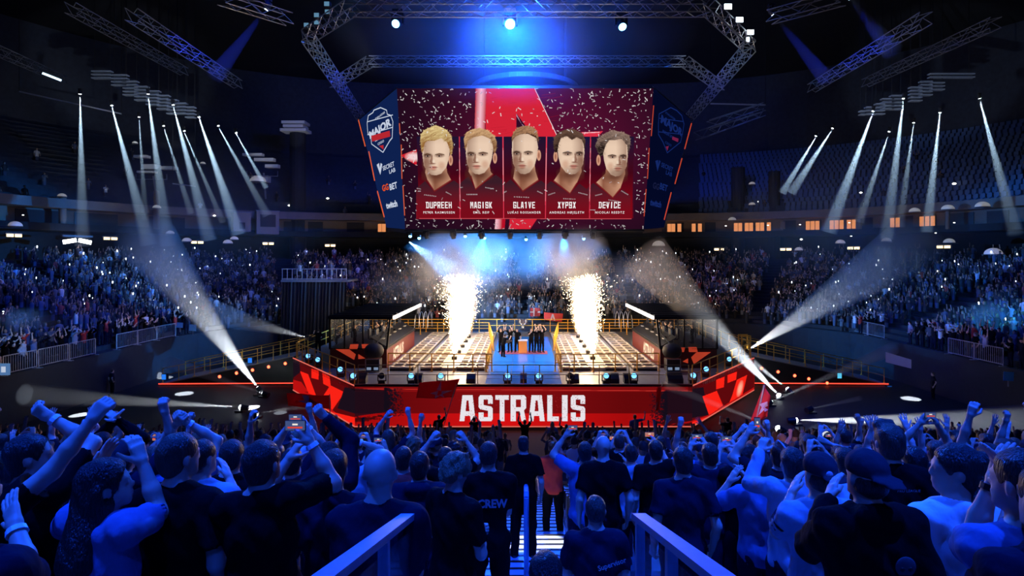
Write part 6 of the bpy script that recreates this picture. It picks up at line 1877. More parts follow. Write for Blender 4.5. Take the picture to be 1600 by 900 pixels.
# prints on three backs
def back_print(owner, name, m, builder):
    mb = MB(); builder(mb)
    o = mb.build(name, m, owner)
    return o
M_PRINT = mat('print_white', (.5, .52, .56), .7)
skl = [o for o in COL.objects if o.get('label', '').startswith('person in black hoodie and backward')][0]
M_DIM = mat('print_dim', (.07, .075, .085), .8)
back_print(skl, 'back_print', M_DIM, lambda mb: mb.ball((0.02, -.243, 1.36), .046, 14, 10, -.75, 1, (1, .16, 1)))
back_print(skl, 'jaw_print', M_DIM, lambda mb: mb.slab([(-.012, -.25, 1.318), (.052, -.25, 1.318), (.042, -.25, 1.286), (-.002, -.25, 1.286)], (0, .012, 0)))
for sx_ in (.002, .038): back_print(skl, 'print_hollow', M_BLACK, lambda mb: mb.ball((sx_, -.2505, 1.352), .012, 10, 6, -1, 1, (1, .3, .9)))
for k in range(5): back_print(skl, 'print_bar', M_DIM, lambda mb: mb.box((-.06 + .040 * k, -.243, 1.235 - .010 * abs(k - 2)), (.026, .01, .038)))
for k in range(4): back_print(skl, 'print_bar', M_DIM, lambda mb: mb.box((-.04 + .040 * k, -.238, 1.165), (.028, .01, .026)))
back_print(strp, 'cap_badge', M_PRINT, lambda mb: mb.ball((0, -.095, 1.70), .022, 12, 8, -1, 1, (1, .4, 1)))
text_mesh('small_lettering', 'PRO LEAGUE', (pro.location.x, pro.location.y - .185, pro.location.z + 1.41 * pro.scale[2]), (1, 0, 0), (0, -.1, 1), .018, M_PRINT, None, bold=.012)
ct = bpy.data.objects['small_lettering']; ct.parent = pro; ct.matrix_parent_inverse = (Matrix.Translation(pro.location) @ Matrix.Diagonal((*pro.scale, 1))).inverted()
spot('follow_beam', P(1240, 560, 24), P(1136, 700, 9.2), 900, (1, .97, .92), 5, .5, .05)

# ------------------------------------------------------------------ rows further down: kinds of figure, dressed one by one
KINDS = []
for arms, hands, hd, top, hr, txt, sd in (
        (('down', 'down'), ('relax', 'relax'), (0, 0), 'tee', 'short', 'arms down', 1.0), (('up', 'up'), ('wave', 'wave'), (0, .1), 'tee', 'short', 'both arms up', 2.0), (('down', 'up'), ('relax', 'fist'), (.3, 0), 'tee', 'backcap', 'fist up and backward cap', 3.0),
        (('phone', 'phone'), ('hold', 'hold'), (0, 0), 'tee', 'fade', 'phone at eye level', 4.0), (('clap', 'clap'), ('clap', 'clap'), (.4, 0), 'tee', 'curly', 'curly hair and clapping', 5.0), (('highclap', 'highclap'), ('clap', 'clap'), (0, .1), 'long', 'short', 'clapping overhead', 6.0),
        (('side', 'side'), ('wave', 'wave'), (-.3, 0), 'tee', 'quiff', 'arms spread wide', 7.0), (('pocket', 'pocket'), ('relax', 'relax'), (-.4, 0), 'hoodie', 'short', 'a hooded top', 8.0), (('upin', 'up'), ('hold', 'fist'), (0, .15), 'tee', 'long', 'long hair and raised arms', 9.0), (('clap', 'clap'), ('clap', 'clap'), (-.5, 0), 'hoodie', 'bun', 'tied-back hair', 10.0)):
    parts, info = figure(arms, hands, hd, 0.02, top, hr, 'trousers', 0.026, sd, hand_vox=0.010)
    KINDS.append((to_meshes(parts), info, txt))
COLN = ['black', 'navy', 'dark', 'blue', 'grey', 'black', 'navy', 'light', 'white', 'black', 'red', 'dark']
ORDW = {5: 'fifth', 6: 'sixth', 7: 'seventh', 8: 'eighth', 9: 'ninth', 10: 'tenth', 11: 'eleventh', 12: 'twelfth'}
placed = {}
def place_kind(k, label, loc, yaw, sc, tc, lc='navy', mirror=False, group=None, hc=0, sk=0):
    meshes, info, _ = KINDS[k]
    return dress(meshes, label, loc, yaw, sc, SK[sk], HA[hc], WASHED[tc], WASHED[lc], group, mirror=mirror)
n_ind = 0
STUFF_T = []
for row in range(5, 33):
    d0 = 0.8 * row + 0.45
    if d0 > 25.4: break
    x = -d0 * 0.93 + RNG.uniform(0, .4)
    while x < d0 * 0.90:
        xx = x + RNG.uniform(-.1, .1); dd = d0 + RNG.uniform(-.12, .12)
        x += RNG.uniform(.56, .82)
        if -0.78 < xx < 0.92: continue
        if d0 < 6.6 and abs(xx) < 1.35: continue
        if any((xx - a) ** 2 + (dd - b_) ** 2 < .40 for a, b_ in TAKEN): continue
        if RNG.random() < .06: continue
        if row <= 11:
            k = int(RNG.choice(10, p=[.20, .10, .12, .16, .12, .08, .04, .08, .05, .05]))
            tc = COLN[int(RNG.integers(len(COLN)))]
            side = 'left' if xx < 0 else 'right'
            near = 'near the stair' if abs(xx) < 2.6 else ('midway out' if abs(xx) < 5 else 'far out')
            lab = '%s topped person, %s, %s row %s on the %s' % (tc, KINDS[k][2], ORDW[min(12, row + 1)], near, side)
            o = place_kind(k, lab, (xx, dd, tread(dd)), RNG.uniform(-.25, .25), RNG.uniform(.92, 1.05), tc, 'jeans' if RNG.random() < .3 else 'navy', RNG.random() < .5, lab, int(RNG.integers(4)), int(RNG.integers(3)))
            n_ind += 1
            if k == 3 and RNG.random() < .5:
                phone(Vector((xx - .02, dd + .45, tread(dd) + 1.62)), 'phone glowing in the %s row, %s on the %s' % (ORDW[min(12, row + 1)], near, side), 0, RNG.random() < .6, G_PHONER if RNG.random() < .4 else None)['group'] = 'phones glowing in the standing crowd'
        else: STUFF_T.append((xx, dd, tread(dd), RNG.uniform(-.3, .3)))
print('row people', n_ind, 'crowd', len(STUFF_T))

# ------------------------------------------------------------------ the rest of the crowd: too many to count
def low_person(pose):
    """a small figure facing +y: points, quads and what each point belongs to (0 skin, 1 hair, 2 shirt, 3 trousers)"""
    V, F_, K = [], [], []
    def loft(rings, n, kind):
        b = len(V)
        for (c, rx, ry) in rings:
            for i in range(n):
                a = 2 * math.pi * i / n + .3
                V.append((c[0] + rx * math.cos(a), c[1] + ry * math.sin(a), c[2])); K.append(kind)
        for j in range(len(rings) - 1):
            for i in range(n): F_.append((b + j * n + i, b + j * n + (i + 1) % n, b + (j + 1) * n + (i + 1) % n, b + (j + 1) * n + i))
    def limb(pts, rs, kind, n=5):
        b = len(V)
        for p, r in zip(pts, rs):
            p = np.array(p)
            for i in range(n):
                a = 2 * math.pi * i / n
                V.append((p[0] + r * math.cos(a), p[1] + r * math.sin(a) * .8, p[2] + r * .5 * math.sin(a))); K.append(kind)
        for j in range(len(pts) - 1):
            for i in range(n): F_.append((b + j * n + i, b + j * n + (i + 1) % n, b + (j + 1) * n + (i + 1) % n, b + (j + 1) * n + i))
    loft([((0, 0, .45), .15, .12), ((0, 0, .9), .17, .13)], 7, 3)
    loft([((0, 0, .86), .18, .13), ((0, 0, 1.1), .165, .12), ((0, 0, 1.35), .205, .13), ((0, 0, 1.46), .17, .10), ((0, 0, 1.52), .06, .06)], 8, 2)
    loft([((0, 0, 1.50), .05, .05), ((0, .02, 1.56), .062, .075), ((0, .02, 1.64), .078, .09), ((0, .01, 1.70), .078, .09)], 7, 0)
    loft([((0, -.015, 1.63), .083, .095), ((0, -.005, 1.70), .086, .098), ((0, -.005, 1.75), .068, .075), ((0, 0, 1.785), .02, .02)], 7, 1)
    for s in (-1, 1):
        if pose == 0 or (pose == 2 and s < 0): e, w = (s * .26, .0, 1.18), (s * .24, .10, .95)
        elif pose == 1 or pose == 2: e, w = (s * .27, .06, 1.62), (s * .24, .10, 1.90)
        elif pose == 3: e, w = (s * .25, .14, 1.24), (s * .06, .34, 1.36)
        else: e, w = (s * .30, .08, 1.48), (s * .10, .20, 1.78)
        limb([(s * .19, 0, 1.43), ((s * .19 + e[0]) / 2, e[1] / 2, (1.43 + e[2]) / 2 + .01), e], (.062, .055, .05), 2)
        limb([e, w, (w[0], w[1] + .02, w[2] + .11)], (.046, .036, .042), 0)
    return np.array(V, np.float32), np.array(F_, np.int32), np.array(K)
LOWP = [low_person(p) for p in range(5)]
PAL_DARK = np.array([(.02, .02, .025), (.03, .03, .05), (.05, .05, .06), (.10, .12, .2), (.02, .02, .02), (.16, .16, .18), (.5, .5, .52), (.35, .06, .05), (.08, .10, .16), (.75, .75, .78), (.03, .03, .04)], np.float32)
M_CROWD = color_attr_material('crowd_cloth', .8)
def crowd(name, spots, pp=(.34, .18, .16, .20, .12)):
    Vs, Fs, Cs = [], [], []; n = 0
    sp = np.array(spots, np.float32)
    pose = RNG.choice(5, len(sp), p=pp)
    for p in range(5):
        q = sp[pose == p]
        if not len(q): continue
        v, f, k = LOWP[p]
        c, s = np.cos(q[:, 3])[:, None], np.sin(q[:, 3])[:, None]
        sc = RNG.uniform(.92, 1.06, len(q)).astype(np.float32)[:, None]
        VX = (v[None, :, 0] * c - v[None, :, 1] * s) * sc + q[:, 0:1]
        VY = (v[None, :, 0] * s + v[None, :, 1] * c) * sc + q[:, 1:2]
        VZ = v[None, :, 2] * sc + q[:, 2:3]
        Vs.append(np.stack([VX, VY, VZ], 2).reshape(-1, 3))
        Fs.append((f[None] + (np.arange(len(q)) * len(v))[:, None, None]).reshape(-1, 4) + n); n += len(q) * len(v)
        shirt = PAL_DARK[RNG.choice(len(PAL_DARK), len(q), p=[.16, .14, .12, .09, .14, .06, .05, .03, .10, .03, .08])]
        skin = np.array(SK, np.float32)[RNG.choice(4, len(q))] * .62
        hair = np.array(HA, np.float32)[RNG.choice(5, len(q))]
        tr = np.array([(.04, .05, .09), (.02, .02, .02), (.1, .13, .2)], np.float32)[RNG.choice(3, len(q))]
        C = np.stack([skin, hair, shirt, tr], 1)[:, k, :]
        Cs.append(C.reshape(-1, 3))
    me = np_mesh(name, np.concatenate(Vs), np.concatenate(Fs), True)
    set_colors(me, np.concatenate(Cs))
    return tag(link_obj(name, me, None, (M_CROWD,)), kind='stuff')
crowd('crowd', STUFF_T, (.70, .03, .07, .12, .08))

# the lower stand: seated and standing rows around the oval
STAND = []
for k in range(NROW):
    s = 20.0
    zz = LZ0 + (LZ1 - LZ0) * k / NROW
    while s < BLEN - 20:
        r = 0.9 * k + 0.45
        x, y, nx, ny = bowl(s, r)
        curve = (BR + r) / BR if 0 < abs(nx) < 1 else 1.0
        s += RNG.uniform(.54, .74) / curve
        if y < 12: continue
        px = CX + FPX * x / y
        if px < -30 or px > 1630: continue
        if (s * 1.0) % 11.5 < 1.1: continue                 # stairs between the blocks
        if k < 9 and x < -20 and 39.2 < y < 41.2: continue  # way out on the left
        if k < 8 and x > 20 and 44 < y < 47: continue
        if x < -16.6 and x > -23.6 and 56 < y < 61: continue  # the draped platform
        if k > 15 and RNG.random() < .35: continue
        if RNG.random() < .08: continue
        STAND.append((x + RNG.uniform(-.08, .08), y + RNG.uniform(-.08, .08), zz - (.42 if RNG.random() < .35 else 0), math.atan2(nx, -ny) + RNG.uniform(-.35, .35), k, px, s))
# the 90 that show largest (lowest rows nearest the picture edges) become people of their own
STAND.sort(key=lambda q: (q[4] > 2, q[1]))
near = [q for q in STAND if q[4] <= 1 and (q[0] < -20 or q[0] > 20) and q[1] < 50][:84]
ids = set(id(q) for q in near)
for q in near:
    k = int(RNG.choice(10, p=[.12, .18, .14, .12, .12, .14, .08, .02, .05, .03])); tc = COLN[int(RNG.integers(len(COLN)))]
    side = 'left' if q[0] < 0 else 'right'
    where = 'near end of' if q[1] < 39 else ('middle of' if q[1] < 45 else 'far end of')
    lab = '%s topped person, %s, %s row, %s %s stand' % (tc, KINDS[k][2], ('front', 'second')[q[4]], where, side)
    place_kind(k, lab, (q[0], q[1], LZ0 + (LZ1 - LZ0) * q[4] / NROW), q[3], RNG.uniform(.95, 1.05), tc, 'navy', RNG.random() < .5, lab, int(RNG.integers(4)), int(RNG.integers(3)))
rest = [q for q in STAND if id(q) not in ids]
crowd('crowd', [(q[0], q[1], q[2], q[3]) for q in rest])
plat = [(-20.2 + RNG.uniform(-2.9, 2.9), 55.8 + RNG.uniform(.3, 2.4), 7.4, math.pi + RNG.uniform(-.4, .4)) for _ in range(16)]
crowd('crowd', plat)
ups = []
for k in range(12):
    for _ in range(26):
        s = RNG.uniform(30, BLEN - 24); x, y, nx, ny = bowl(s, 19.3 + k)
        if y < 25 or RNG.random() < .4 or abs(CX + FPX * x / y - 1152) < 16 or abs(CX + FPX * x / y - 1211) < 14: continue
        ups.append((x, y, 15.0 + .62 * k - .4, math.atan2(nx, -ny)))
crowd('crowd', ups)
torch = None
for q in [rest[i] for i in RNG.choice(len(rest), 230, replace=False)]:
    loc = (q[0] - .35 * math.sin(q[3]), q[1] + .35 * math.cos(q[3]), q[2] + RNG.uniform(1.45, 1.95))
    if torch is None:
        torch = MB().box((0, 0, 0), (.075, .012, .14)).ball((0, .012, .045), .03, 8, 6).build('phone_torch', glow('torch_white', (.85, .93, 1), 3.5)); o = torch
    else:
        o = torch.copy(); COL.objects.link(o)
    o.location = loc; o.rotation_euler = (0, 0, q[3]); k_ = RNG.uniform(.6, 1.5); o.scale = (k_, k_, k_)
    tag(o, 'tiny phone light held up among the crowd of the lower stand', 'phone', 'phone lights in the lower stand')
print('stand', len(rest))

# ------------------------------------------------------------------ players and crew on the stage, filmed from all sides
def stage_person(label, px, py_top, d, arms, hands, yaw, tc='black', hair='short', hc=0, lean=0.0, head=(0, 0), base=DZ, legs='stand', lc='black'):
    parts, info = figure(arms, hands, head, lean, 'tee', hair, 'trousers', 0.03, px * .1, legs=legs, hand_vox=.011)
    b_ = 1.30 if legs == 'sit' else 1.78
    x = (px - CX) / FPX * d
    sc = 1.03 if py_top is None else max(.92, min(1.1, (CAMZ + (CY - py_top) / FPX * d - base) / b_))
    return dress(parts, label, (x, d, base), yaw, sc, SK[0], HA[hc], WASHED[tc], WASHED[lc]), info
PZ = DZ + .045
for px, a, yaw, hc, lab in ((783, ('up', 'upin'), math.pi - .5, 3, 'player in black at the left end with raised arm'), (797, ('upin', 'up'), math.pi - .4, 0, 'player in black second from the left with arms up'), (808, ('down', 'up'), math.pi - .2, 2, 'player in black just left of the orange pedestal'),
                          (830, ('up', 'forward'), math.pi + .3, 1, 'player in black just right of the orange pedestal'), (838.5, ('up', 'highclap'), math.pi + .3, 3, 'player in black second from the right with bent arms up'), (846.5, ('upin', 'up'), math.pi + .5, 1, 'player in black at the right end with arms up')):
    stage_person(lab, px, 513, 43.4, a, ('fist', 'fist'), yaw, hc=hc, base=PZ)
cm, ci = stage_person('camera operator in black bending toward the players on stage', 786, 526, 41.6, ('forward', 'forward'), ('hold', 'hold'), -.7, lean=.35)
t = thing('video_camera', 'shoulder video camera pointed at the players on the left', 'camera', P(792, 536, 41.9))
MB().box((0, 0, .1), (.16, .5, .22), rz=-.7).build('body', M_CASE, t); MB().tube((.2, .25, .1), (.32, .4, .1), .07, 10).build('lens', M_LENSOFF, t)
for px, d, lab, yaw in ((525, 45, 'black dressed stage hand standing left of the left booth', -1.2), (497, 43.2, 'crew member crouching by the left stage corner', .5)):
    stage_person(lab, px - (0 if px == 525 else 0), None, d, ('forward', 'hold'), ('hold', 'hold'), yaw)
for sx in (-1, 1):
    nm = 'left' if sx < 0 else 'right'
    for i, (x, y, a, tc, w) in enumerate(((10.1, 39.0, 'highclap', 'dark', 'nearest the glass'), (10.15, 41.0, 'clap', 'black', 'second from the front'), (10.1, 42.9, 'hold', 'black', 'third from the front'), (11.6, 39.6, 'cross', 'grey', 'standing behind the front seat'))):
        sit = i < 3
        o, _ = stage_person('person in the %s booth, %s' % (nm, w), CX + sx * x / y * FPX, None, y, (a, a), ('clap', 'clap'), sx * math.pi / 2, tc=tc, hc=i, base=DZ + 1.31, legs='sit' if sit else 'stand', head=(sx * -.3, 0))
        if sit:
            c = thing('gaming_chair', 'black chair in the %s booth, %s' % (nm, w), 'chair', (sx * (x + .05), y, DZ + 1.31))
            MB().box((0, 0, .40), (.5, .5, .1)).build('seat', M_CASE, c); MB().box((sx * .28, 0, .75), (.1, .46, .7)).build('backrest', M_CASE, c); MB().tube((0, 0, .05), (0, 0, .36), .04, 8).build('stem', M_STEEL, c); MB().box((0, 0, .03), (.5, .06, .05)).box((0, 0, .03), (.06, .5, .05)).build('base', M_STEEL, c)
# photographers and security on the hall floor
FL = [(686, 648, 28.6, ('down', 'up'), 'black', 'dark photographer before the red front, one arm up, left of the lettering'), (741, 652, 28.2, ('phone', 'phone'), 'black', 'photographer in black under the first big letter'), (776, 665, 27.2, ('phone', 'hold'), 'dark', 'photographer with headphones under the third letter'),
      (820, 656, 27.9, ('up', 'up'), 'black', 'person in black with both arms up in a V before the lettering'), (863, 659, 27.6, ('down', 'down'), 'light', 'fair-haired person in pale blue tee before the lettering'), (885, 663, 27.3, ('up', 'down'), 'black', 'person in black with one arm up right of the pale blue tee'),
      (992, 648, 28.7, ('down', 'side'), 'blue', 'person in blue before the red front with one arm out'), (1137, 652, 28.0, ('phone', 'phone'), 'dark', 'photographer below the right red corner'), (609, 668, 27.0, ('up', 'down'), 'dark', 'person before the lower left front edge with one hand up'), (520, 650, 28.4, ('phone', 'phone'), 'navy', 'person in navy filming below the left wing')]
for px, yt, d, a, tc, lab in FL:
    stage_person(lab, px, yt, d, a, ('wave' if 'up' in a else 'hold',) * 2, 0.0 if tc != 'dark' else .4, tc=tc, base=0.0, hair='long' if tc in ('light',) else 'short', hc=4 if tc == 'light' else 0)
for px, d, yaw, lab in ((175, 40.0, -.6, 'guard in dark shirt and belt standing on the hall floor at left'), (146, 41.2, -.4, 'guard half hidden beside the dark left stand'), (132, 39.0, -.5, 'person in dark clothes at the foot of the left stand'), (1458, 39, 1.2, 'guard standing by the right stand barrier')):
    stage_person(lab, px, None, d, ('down', 'hip'), ('relax', 'relax'), yaw, tc='dark', base=0.0)
# ================================================================== spark fountains, smoke, flags, barriers, signs
def ember_material(strength):
    m = bpy.data.materials.new('burning_sparks'); m.use_nodes = True
    nt = m.node_tree; nt.nodes.remove(nt.nodes['Principled BSDF'])
    tc = nt.nodes.new('ShaderNodeTexCoord'); gr = nt.nodes.new('ShaderNodeTexGradient'); gr.gradient_type = 'SPHERICAL'
    nt.links.new(tc.outputs['Object'], gr.inputs['Vector'])
    pw = nt.nodes.new('ShaderNodeMath'); pw.operation = 'POWER'; pw.inputs[1].default_value = 1.6
    nt.links.new(gr.outputs['Fac'], pw.inputs[0])
    ns = nt.nodes.new('ShaderNodeTexNoise'); ns.inputs['Scale'].default_value = 2.2; ns.inputs['Detail'].default_value = 4
    geo = nt.nodes.new('ShaderNodeNewGeometry'); nt.links.new(geo.outputs['Position'], ns.inputs['Vector'])
    mr = nt.nodes.new('ShaderNodeMapRange'); mr.inputs['From Min'].default_value = .35; mr.inputs['From Max'].default_value = .65; mr.inputs['To Min'].default_value = .35; mr.inputs['To Max'].default_value = 1.3
    nt.links.new(ns.outputs['Fac'], mr.inputs['Value'])
    m0 = nt.nodes.new('ShaderNodeMath'); m0.operation = 'MULTIPLY'; nt.links.new(pw.outputs[0], m0.inputs[0]); nt.links.new(mr.outputs['Result'], m0.inputs[1])
    mu = nt.nodes.new('ShaderNodeMath'); mu.operation = 'MULTIPLY'; mu.inputs[1].default_value = strength
    nt.links.new(m0.outputs[0], mu.inputs[0])
    e = nt.nodes.new('ShaderNodeEmission'); e.inputs[0].default_value = (1, .62, .30, 1)
    nt.links.new(mu.outputs[0], e.inputs[1]); nt.links.new(e.outputs[0], nt.nodes['Material Output'].inputs['Volume'])
    return m
M_EMBER = ember_material(7.0)
G_SPARK = glow('spark_glow', (1, .80, .52), 9)
for sx in (-1, 1):
    nm = 'left' if sx < 0 else 'right'
    V, F_ = [], []; n = 0
    for i, (y, hgt, num) in enumerate(((39.6, 5.6, 2600), (42.2, 5.4, 1900), (44.8, 5.2, 1500), (47.4, 5.0, 1100), (50, 4.8, 900))):
        base = Vector((sx * 4.75, y, DZ + .5))
        e = MB().ball((0, 0, 0), 1.0, 16, 12).build('spark_fire', M_EMBER)
        e.location = base + Vector((-sx * .10, 0, hgt * .50)); e.scale = (.62, .62, hgt * .58); e.rotation_euler = (0, -sx * .035, 0)
        tag(e, kind='stuff')
        point_light('spark_light', base + Vector((-sx * .1, -.2, 2.0)), 520 if i else 1100, (1, .66, .36), .35)
        h = RNG.beta(1.5, 1.5, num) * hgt
        rad = np.abs(RNG.normal(0, 1, num)) * (.07 + .135 * h ** .95)
        ph = RNG.uniform(0, 6.283, num)
        p = np.stack([base.x - sx * .035 * h + rad * np.cos(ph), base.y + rad * np.sin(ph), base.z + h], 1)
        dr = np.stack([np.cos(ph) * rad * .5, np.sin(ph) * rad * .5, .25 + RNG.normal(0, .3, num)], 1); dr /= np.linalg.norm(dr, axis=1)[:, None]
        l = RNG.uniform(.025, .085, num)[:, None]; w = RNG.uniform(.010, .022, num)[:, None]
        sd = np.cross(dr, RNG.normal(0, 1, (num, 3))); sd /= np.linalg.norm(sd, axis=1)[:, None]
        s2 = np.cross(dr, sd)
        tips = [p - dr * l, p + sd * w, p - sd * w * .5 + s2 * w * .87, p - sd * w * .5 - s2 * w * .87, p + dr * l]
        V.append(np.stack(tips, 1).reshape(-1, 3))
        tri = np.array([(0, 2, 1), (0, 3, 2), (0, 1, 3), (4, 1, 2), (4, 2, 3), (4, 3, 1)])
        F_.append((tri[None] + (np.arange(num) * 5)[:, None, None]).reshape(-1, 3) + n); n += num * 5
    tag(link_obj('sparks', np_mesh('sparks', np.concatenate(V), np.concatenate(F_)), None, (G_SPARK,)), kind='stuff')
# smoke that drifts over the fountains and hangs under the screen
for px, py, d, sc, den in ((700, 415, 43, (3.0, 3.0, 2.9), .85), (745, 398, 47, (3.2, 3.5, 2.6), .6), (900, 405, 43, (2.8, 3.0, 2.8), .85), (880, 388, 46, (3.2, 3.2, 2.4), .7),
                           (790, 405, 50, (9.5, 4.5, 3.2), .12), (640, 440, 46, (4, 3, 2.6), .10), (985, 440, 47, (4.5, 3, 2.8), .10)):
    puff(P(px, py, d), sc, den, .45, .34)
# wide thin haze before the stands
for px, py, d, sc, den in ((300, 330, 50, (14, 6, 7), .03), (1330, 340, 50, (15, 6, 7), .03)):
    puff(P(px, py, d), sc, den, .12, .2)
puff(P(1545, 498, 40), (1.5, 1.5, 1.3), .8, .9, .3)
spot('smoke_light', P(1580, 470, 36), P(1545, 500, 40), 1500, (.02, .35, 1), 60, .7)
puff(P(40, 500, 33), (2.2, 1.2, .8), .25, .9, .3)
spot('smoke_light', P(20, 470, 31), P(40, 500, 33), 700, (.02, .25, 1), 60, .7)

def flag(name, label, pole_a, pole_b, corners, mat_cloth, nu=18, nv=10, wave=.12, emblem=None, cat='flag'):
    """cloth between four corners, rippling, with thickness"""
    a, b_, c, d = (np.array(p, float) for p in corners)     # top left, top right, bottom left, bottom right
    t = thing(name, label, cat, Vector(pole_a if pole_a is not None else corners[0]))
    n = np.cross(b_ - a, c - a); n /= np.linalg.norm(n)
    V = []
    for j in range(nv + 1):
        for i in range(nu + 1):
            u, v = i / nu, j / nv
            p = (a * (1 - u) + b_ * u) * (1 - v) + (c * (1 - u) + d * u) * v
            V.append(p + n * wave * math.sin(u * 7 + v * 1.6) * (.3 + u))
    Fq = [(j * (nu + 1) + i, j * (nu + 1) + i + 1, (j + 1) * (nu + 1) + i + 1, (j + 1) * (nu + 1) + i) for j in range(nv) for i in range(nu)]
    o = link_obj('cloth', np_mesh('cloth', V, np.array(Fq), True), t, (mat_cloth,), True)
    sd = o.modifiers.new('thickness', 'SOLIDIFY'); sd.thickness = .01
    if pole_a is not None: MB().tube(pole_a, pole_b, .018, 8).build('pole', M_STEEL, t, world=True)
    if emblem:
        for nme, polys, m in emblem:
            mb = MB()
            for L in polys:
                pts = []
                for u, v in L:
                    p = (a * (1 - u) + b_ * u) * (1 - v) + (c * (1 - u) + d * u) * v
                    q = p + n * wave * math.sin(u * 7 + v * 1.6) * (.3 + u)
                    s = 1 if n[1] < 0 else -1
                    pts.append(Vector(q + n * s * .035))
                mb.slab(pts, Vector(n) * .004)
            mb.build(nme, m, t, world=True)
    return t
def flag_cloth(name, col):
    """thin cloth that light also passes through"""
    m = mat(name, col, .7, bump=.2, bscale=8)
    nt = m.node_tree
    tr = nt.nodes.new('ShaderNodeBsdfTranslucent'); tr.inputs[0].default_value = (*col, 1)
    mx = nt.nodes.new('ShaderNodeMixShader'); mx.inputs[0].default_value = .55
    nt.links.new(nt.nodes['Principled BSDF'].outputs[0], mx.inputs[1]); nt.links.new(tr.outputs[0], mx.inputs[2])
    nt.links.new(mx.outputs[0], nt.nodes['Material Output'].inputs['Surface'])
    return m
M_FRED = flag_cloth('flag_red', (.55, .03, .03))
M_FWH = flag_cloth('flag_white', (.8, .78, .78))
STAR = [[(.50, .05), (.56, .45), (.44, .45)], [(.18, .55), (.45, .52), (.42, .66)], [(.82, .55), (.55, .52), (.58, .66)], [(.26, .95), (.40, .62), (.50, .74)], [(.74, .95), (.60, .62), (.50, .74)]]
S2 = lambda k, dx, dy: [[(.5 + (u - .5) * k + dx, .5 + (v - .5) * k + dy) for u, v in L] for L in STAR]
d = 26.0
flag('banner_flag', 'large dark red flag with white star waving before the left of the lettering', P(713, 600, d), P(686, 690, d), (P(655, 598, d), P(718, 592, d), P(650, 622, d), P(708, 622, d)), M_FRED, emblem=[('star', [[(.55, -.02), (.62, .55), (.50, .5)], [(.35, .7), (.55, .55), (.55, .8)], [(.92, .62), (.64, .58), (.66, .78)], [(.52, 1.0), (.5, .8), (.62, .85)], [(.76, .98), (.6, .8), (.68, .76)]], M_FWH)], wave=.1)
d = 24.0
flag('banner_flag', 'dark red flag with a pale emblem hanging below the left wing', P(515, 616, d), P(517, 690, d), (P(448, 614, d), P(515, 618, d), P(450, 634, d), P(516, 640, d)), M_FRED, emblem=[('star', [[(.35, .1), (.5, .05), (.75, .65), (.45, .6)], [(.25, .55), (.5, .4), (.5, .7)]], mat('flag_pale', (.5, .35, .5), .7))], wave=.08)
d = 9.0
flag('banner_flag', 'red flag with white star on a pole gripped by a person on the right', P(1194, 602, d), P(1178, 672, d), (P(1194, 600, d), P(1204, 622, d), P(1172, 660, d), P(1200, 652, d)), flag_cloth('flag_bright_red', (.8, .06, .05)), emblem=[('star', [[(.15, .5), (.6, .3), (.75, .45), (.4, .58)], [(.45, .52), (.95, .62), (.6, .68)], [(.35, .55), (.55, .6), (.3, .8)]], M_FWH)], wave=.03)
spot('flag_fill_light', P(1120, 470, 5), P(1190, 635, 9), 900, (1, .45, .35), 9, .5)  # added lamp in mid-air without a fixture, reddens the flag
d = 28.5
flag('banner_flag', 'small dark red flag held up before the right dark patch of the front', P(1036, 596, d), P(1024, 640, d), (P(1026, 606, d), P(1034, 602, d), P(1024, 642, d), P(1031, 640, d)), M_FRED, wave=.05)
d = 57.5
flag('national_flag', 'red flag with a white cross hung behind the players', None, None, (P(828, 481, d), P(844, 481, d), P(828, 494, d), P(844, 494, d)), mat('flag_dim_red', (.35, .03, .03), .7), emblem=[('cross', [[(.32, 0), (.46, 0), (.46, 1), (.32, 1)], [(0, .42), (1, .42), (1, .58), (0, .58)]], M_FWH)], wave=.02)
flag('banner_flag', 'red flag with a white letter mark hung right of the cross flag', None, None, (P(850, 488, d), P(880, 490, d), P(850, 500, d), P(878, 503, d)), mat('flag_mid_red', (.6, .04, .03), .7), emblem=[('mark', [[(.42, .15), (.5, .15), (.42, .9), (.34, .9)], [(.5, .15), (.62, .9), (.54, .9), (.46, .4)]], M_FWH)], wave=.03)

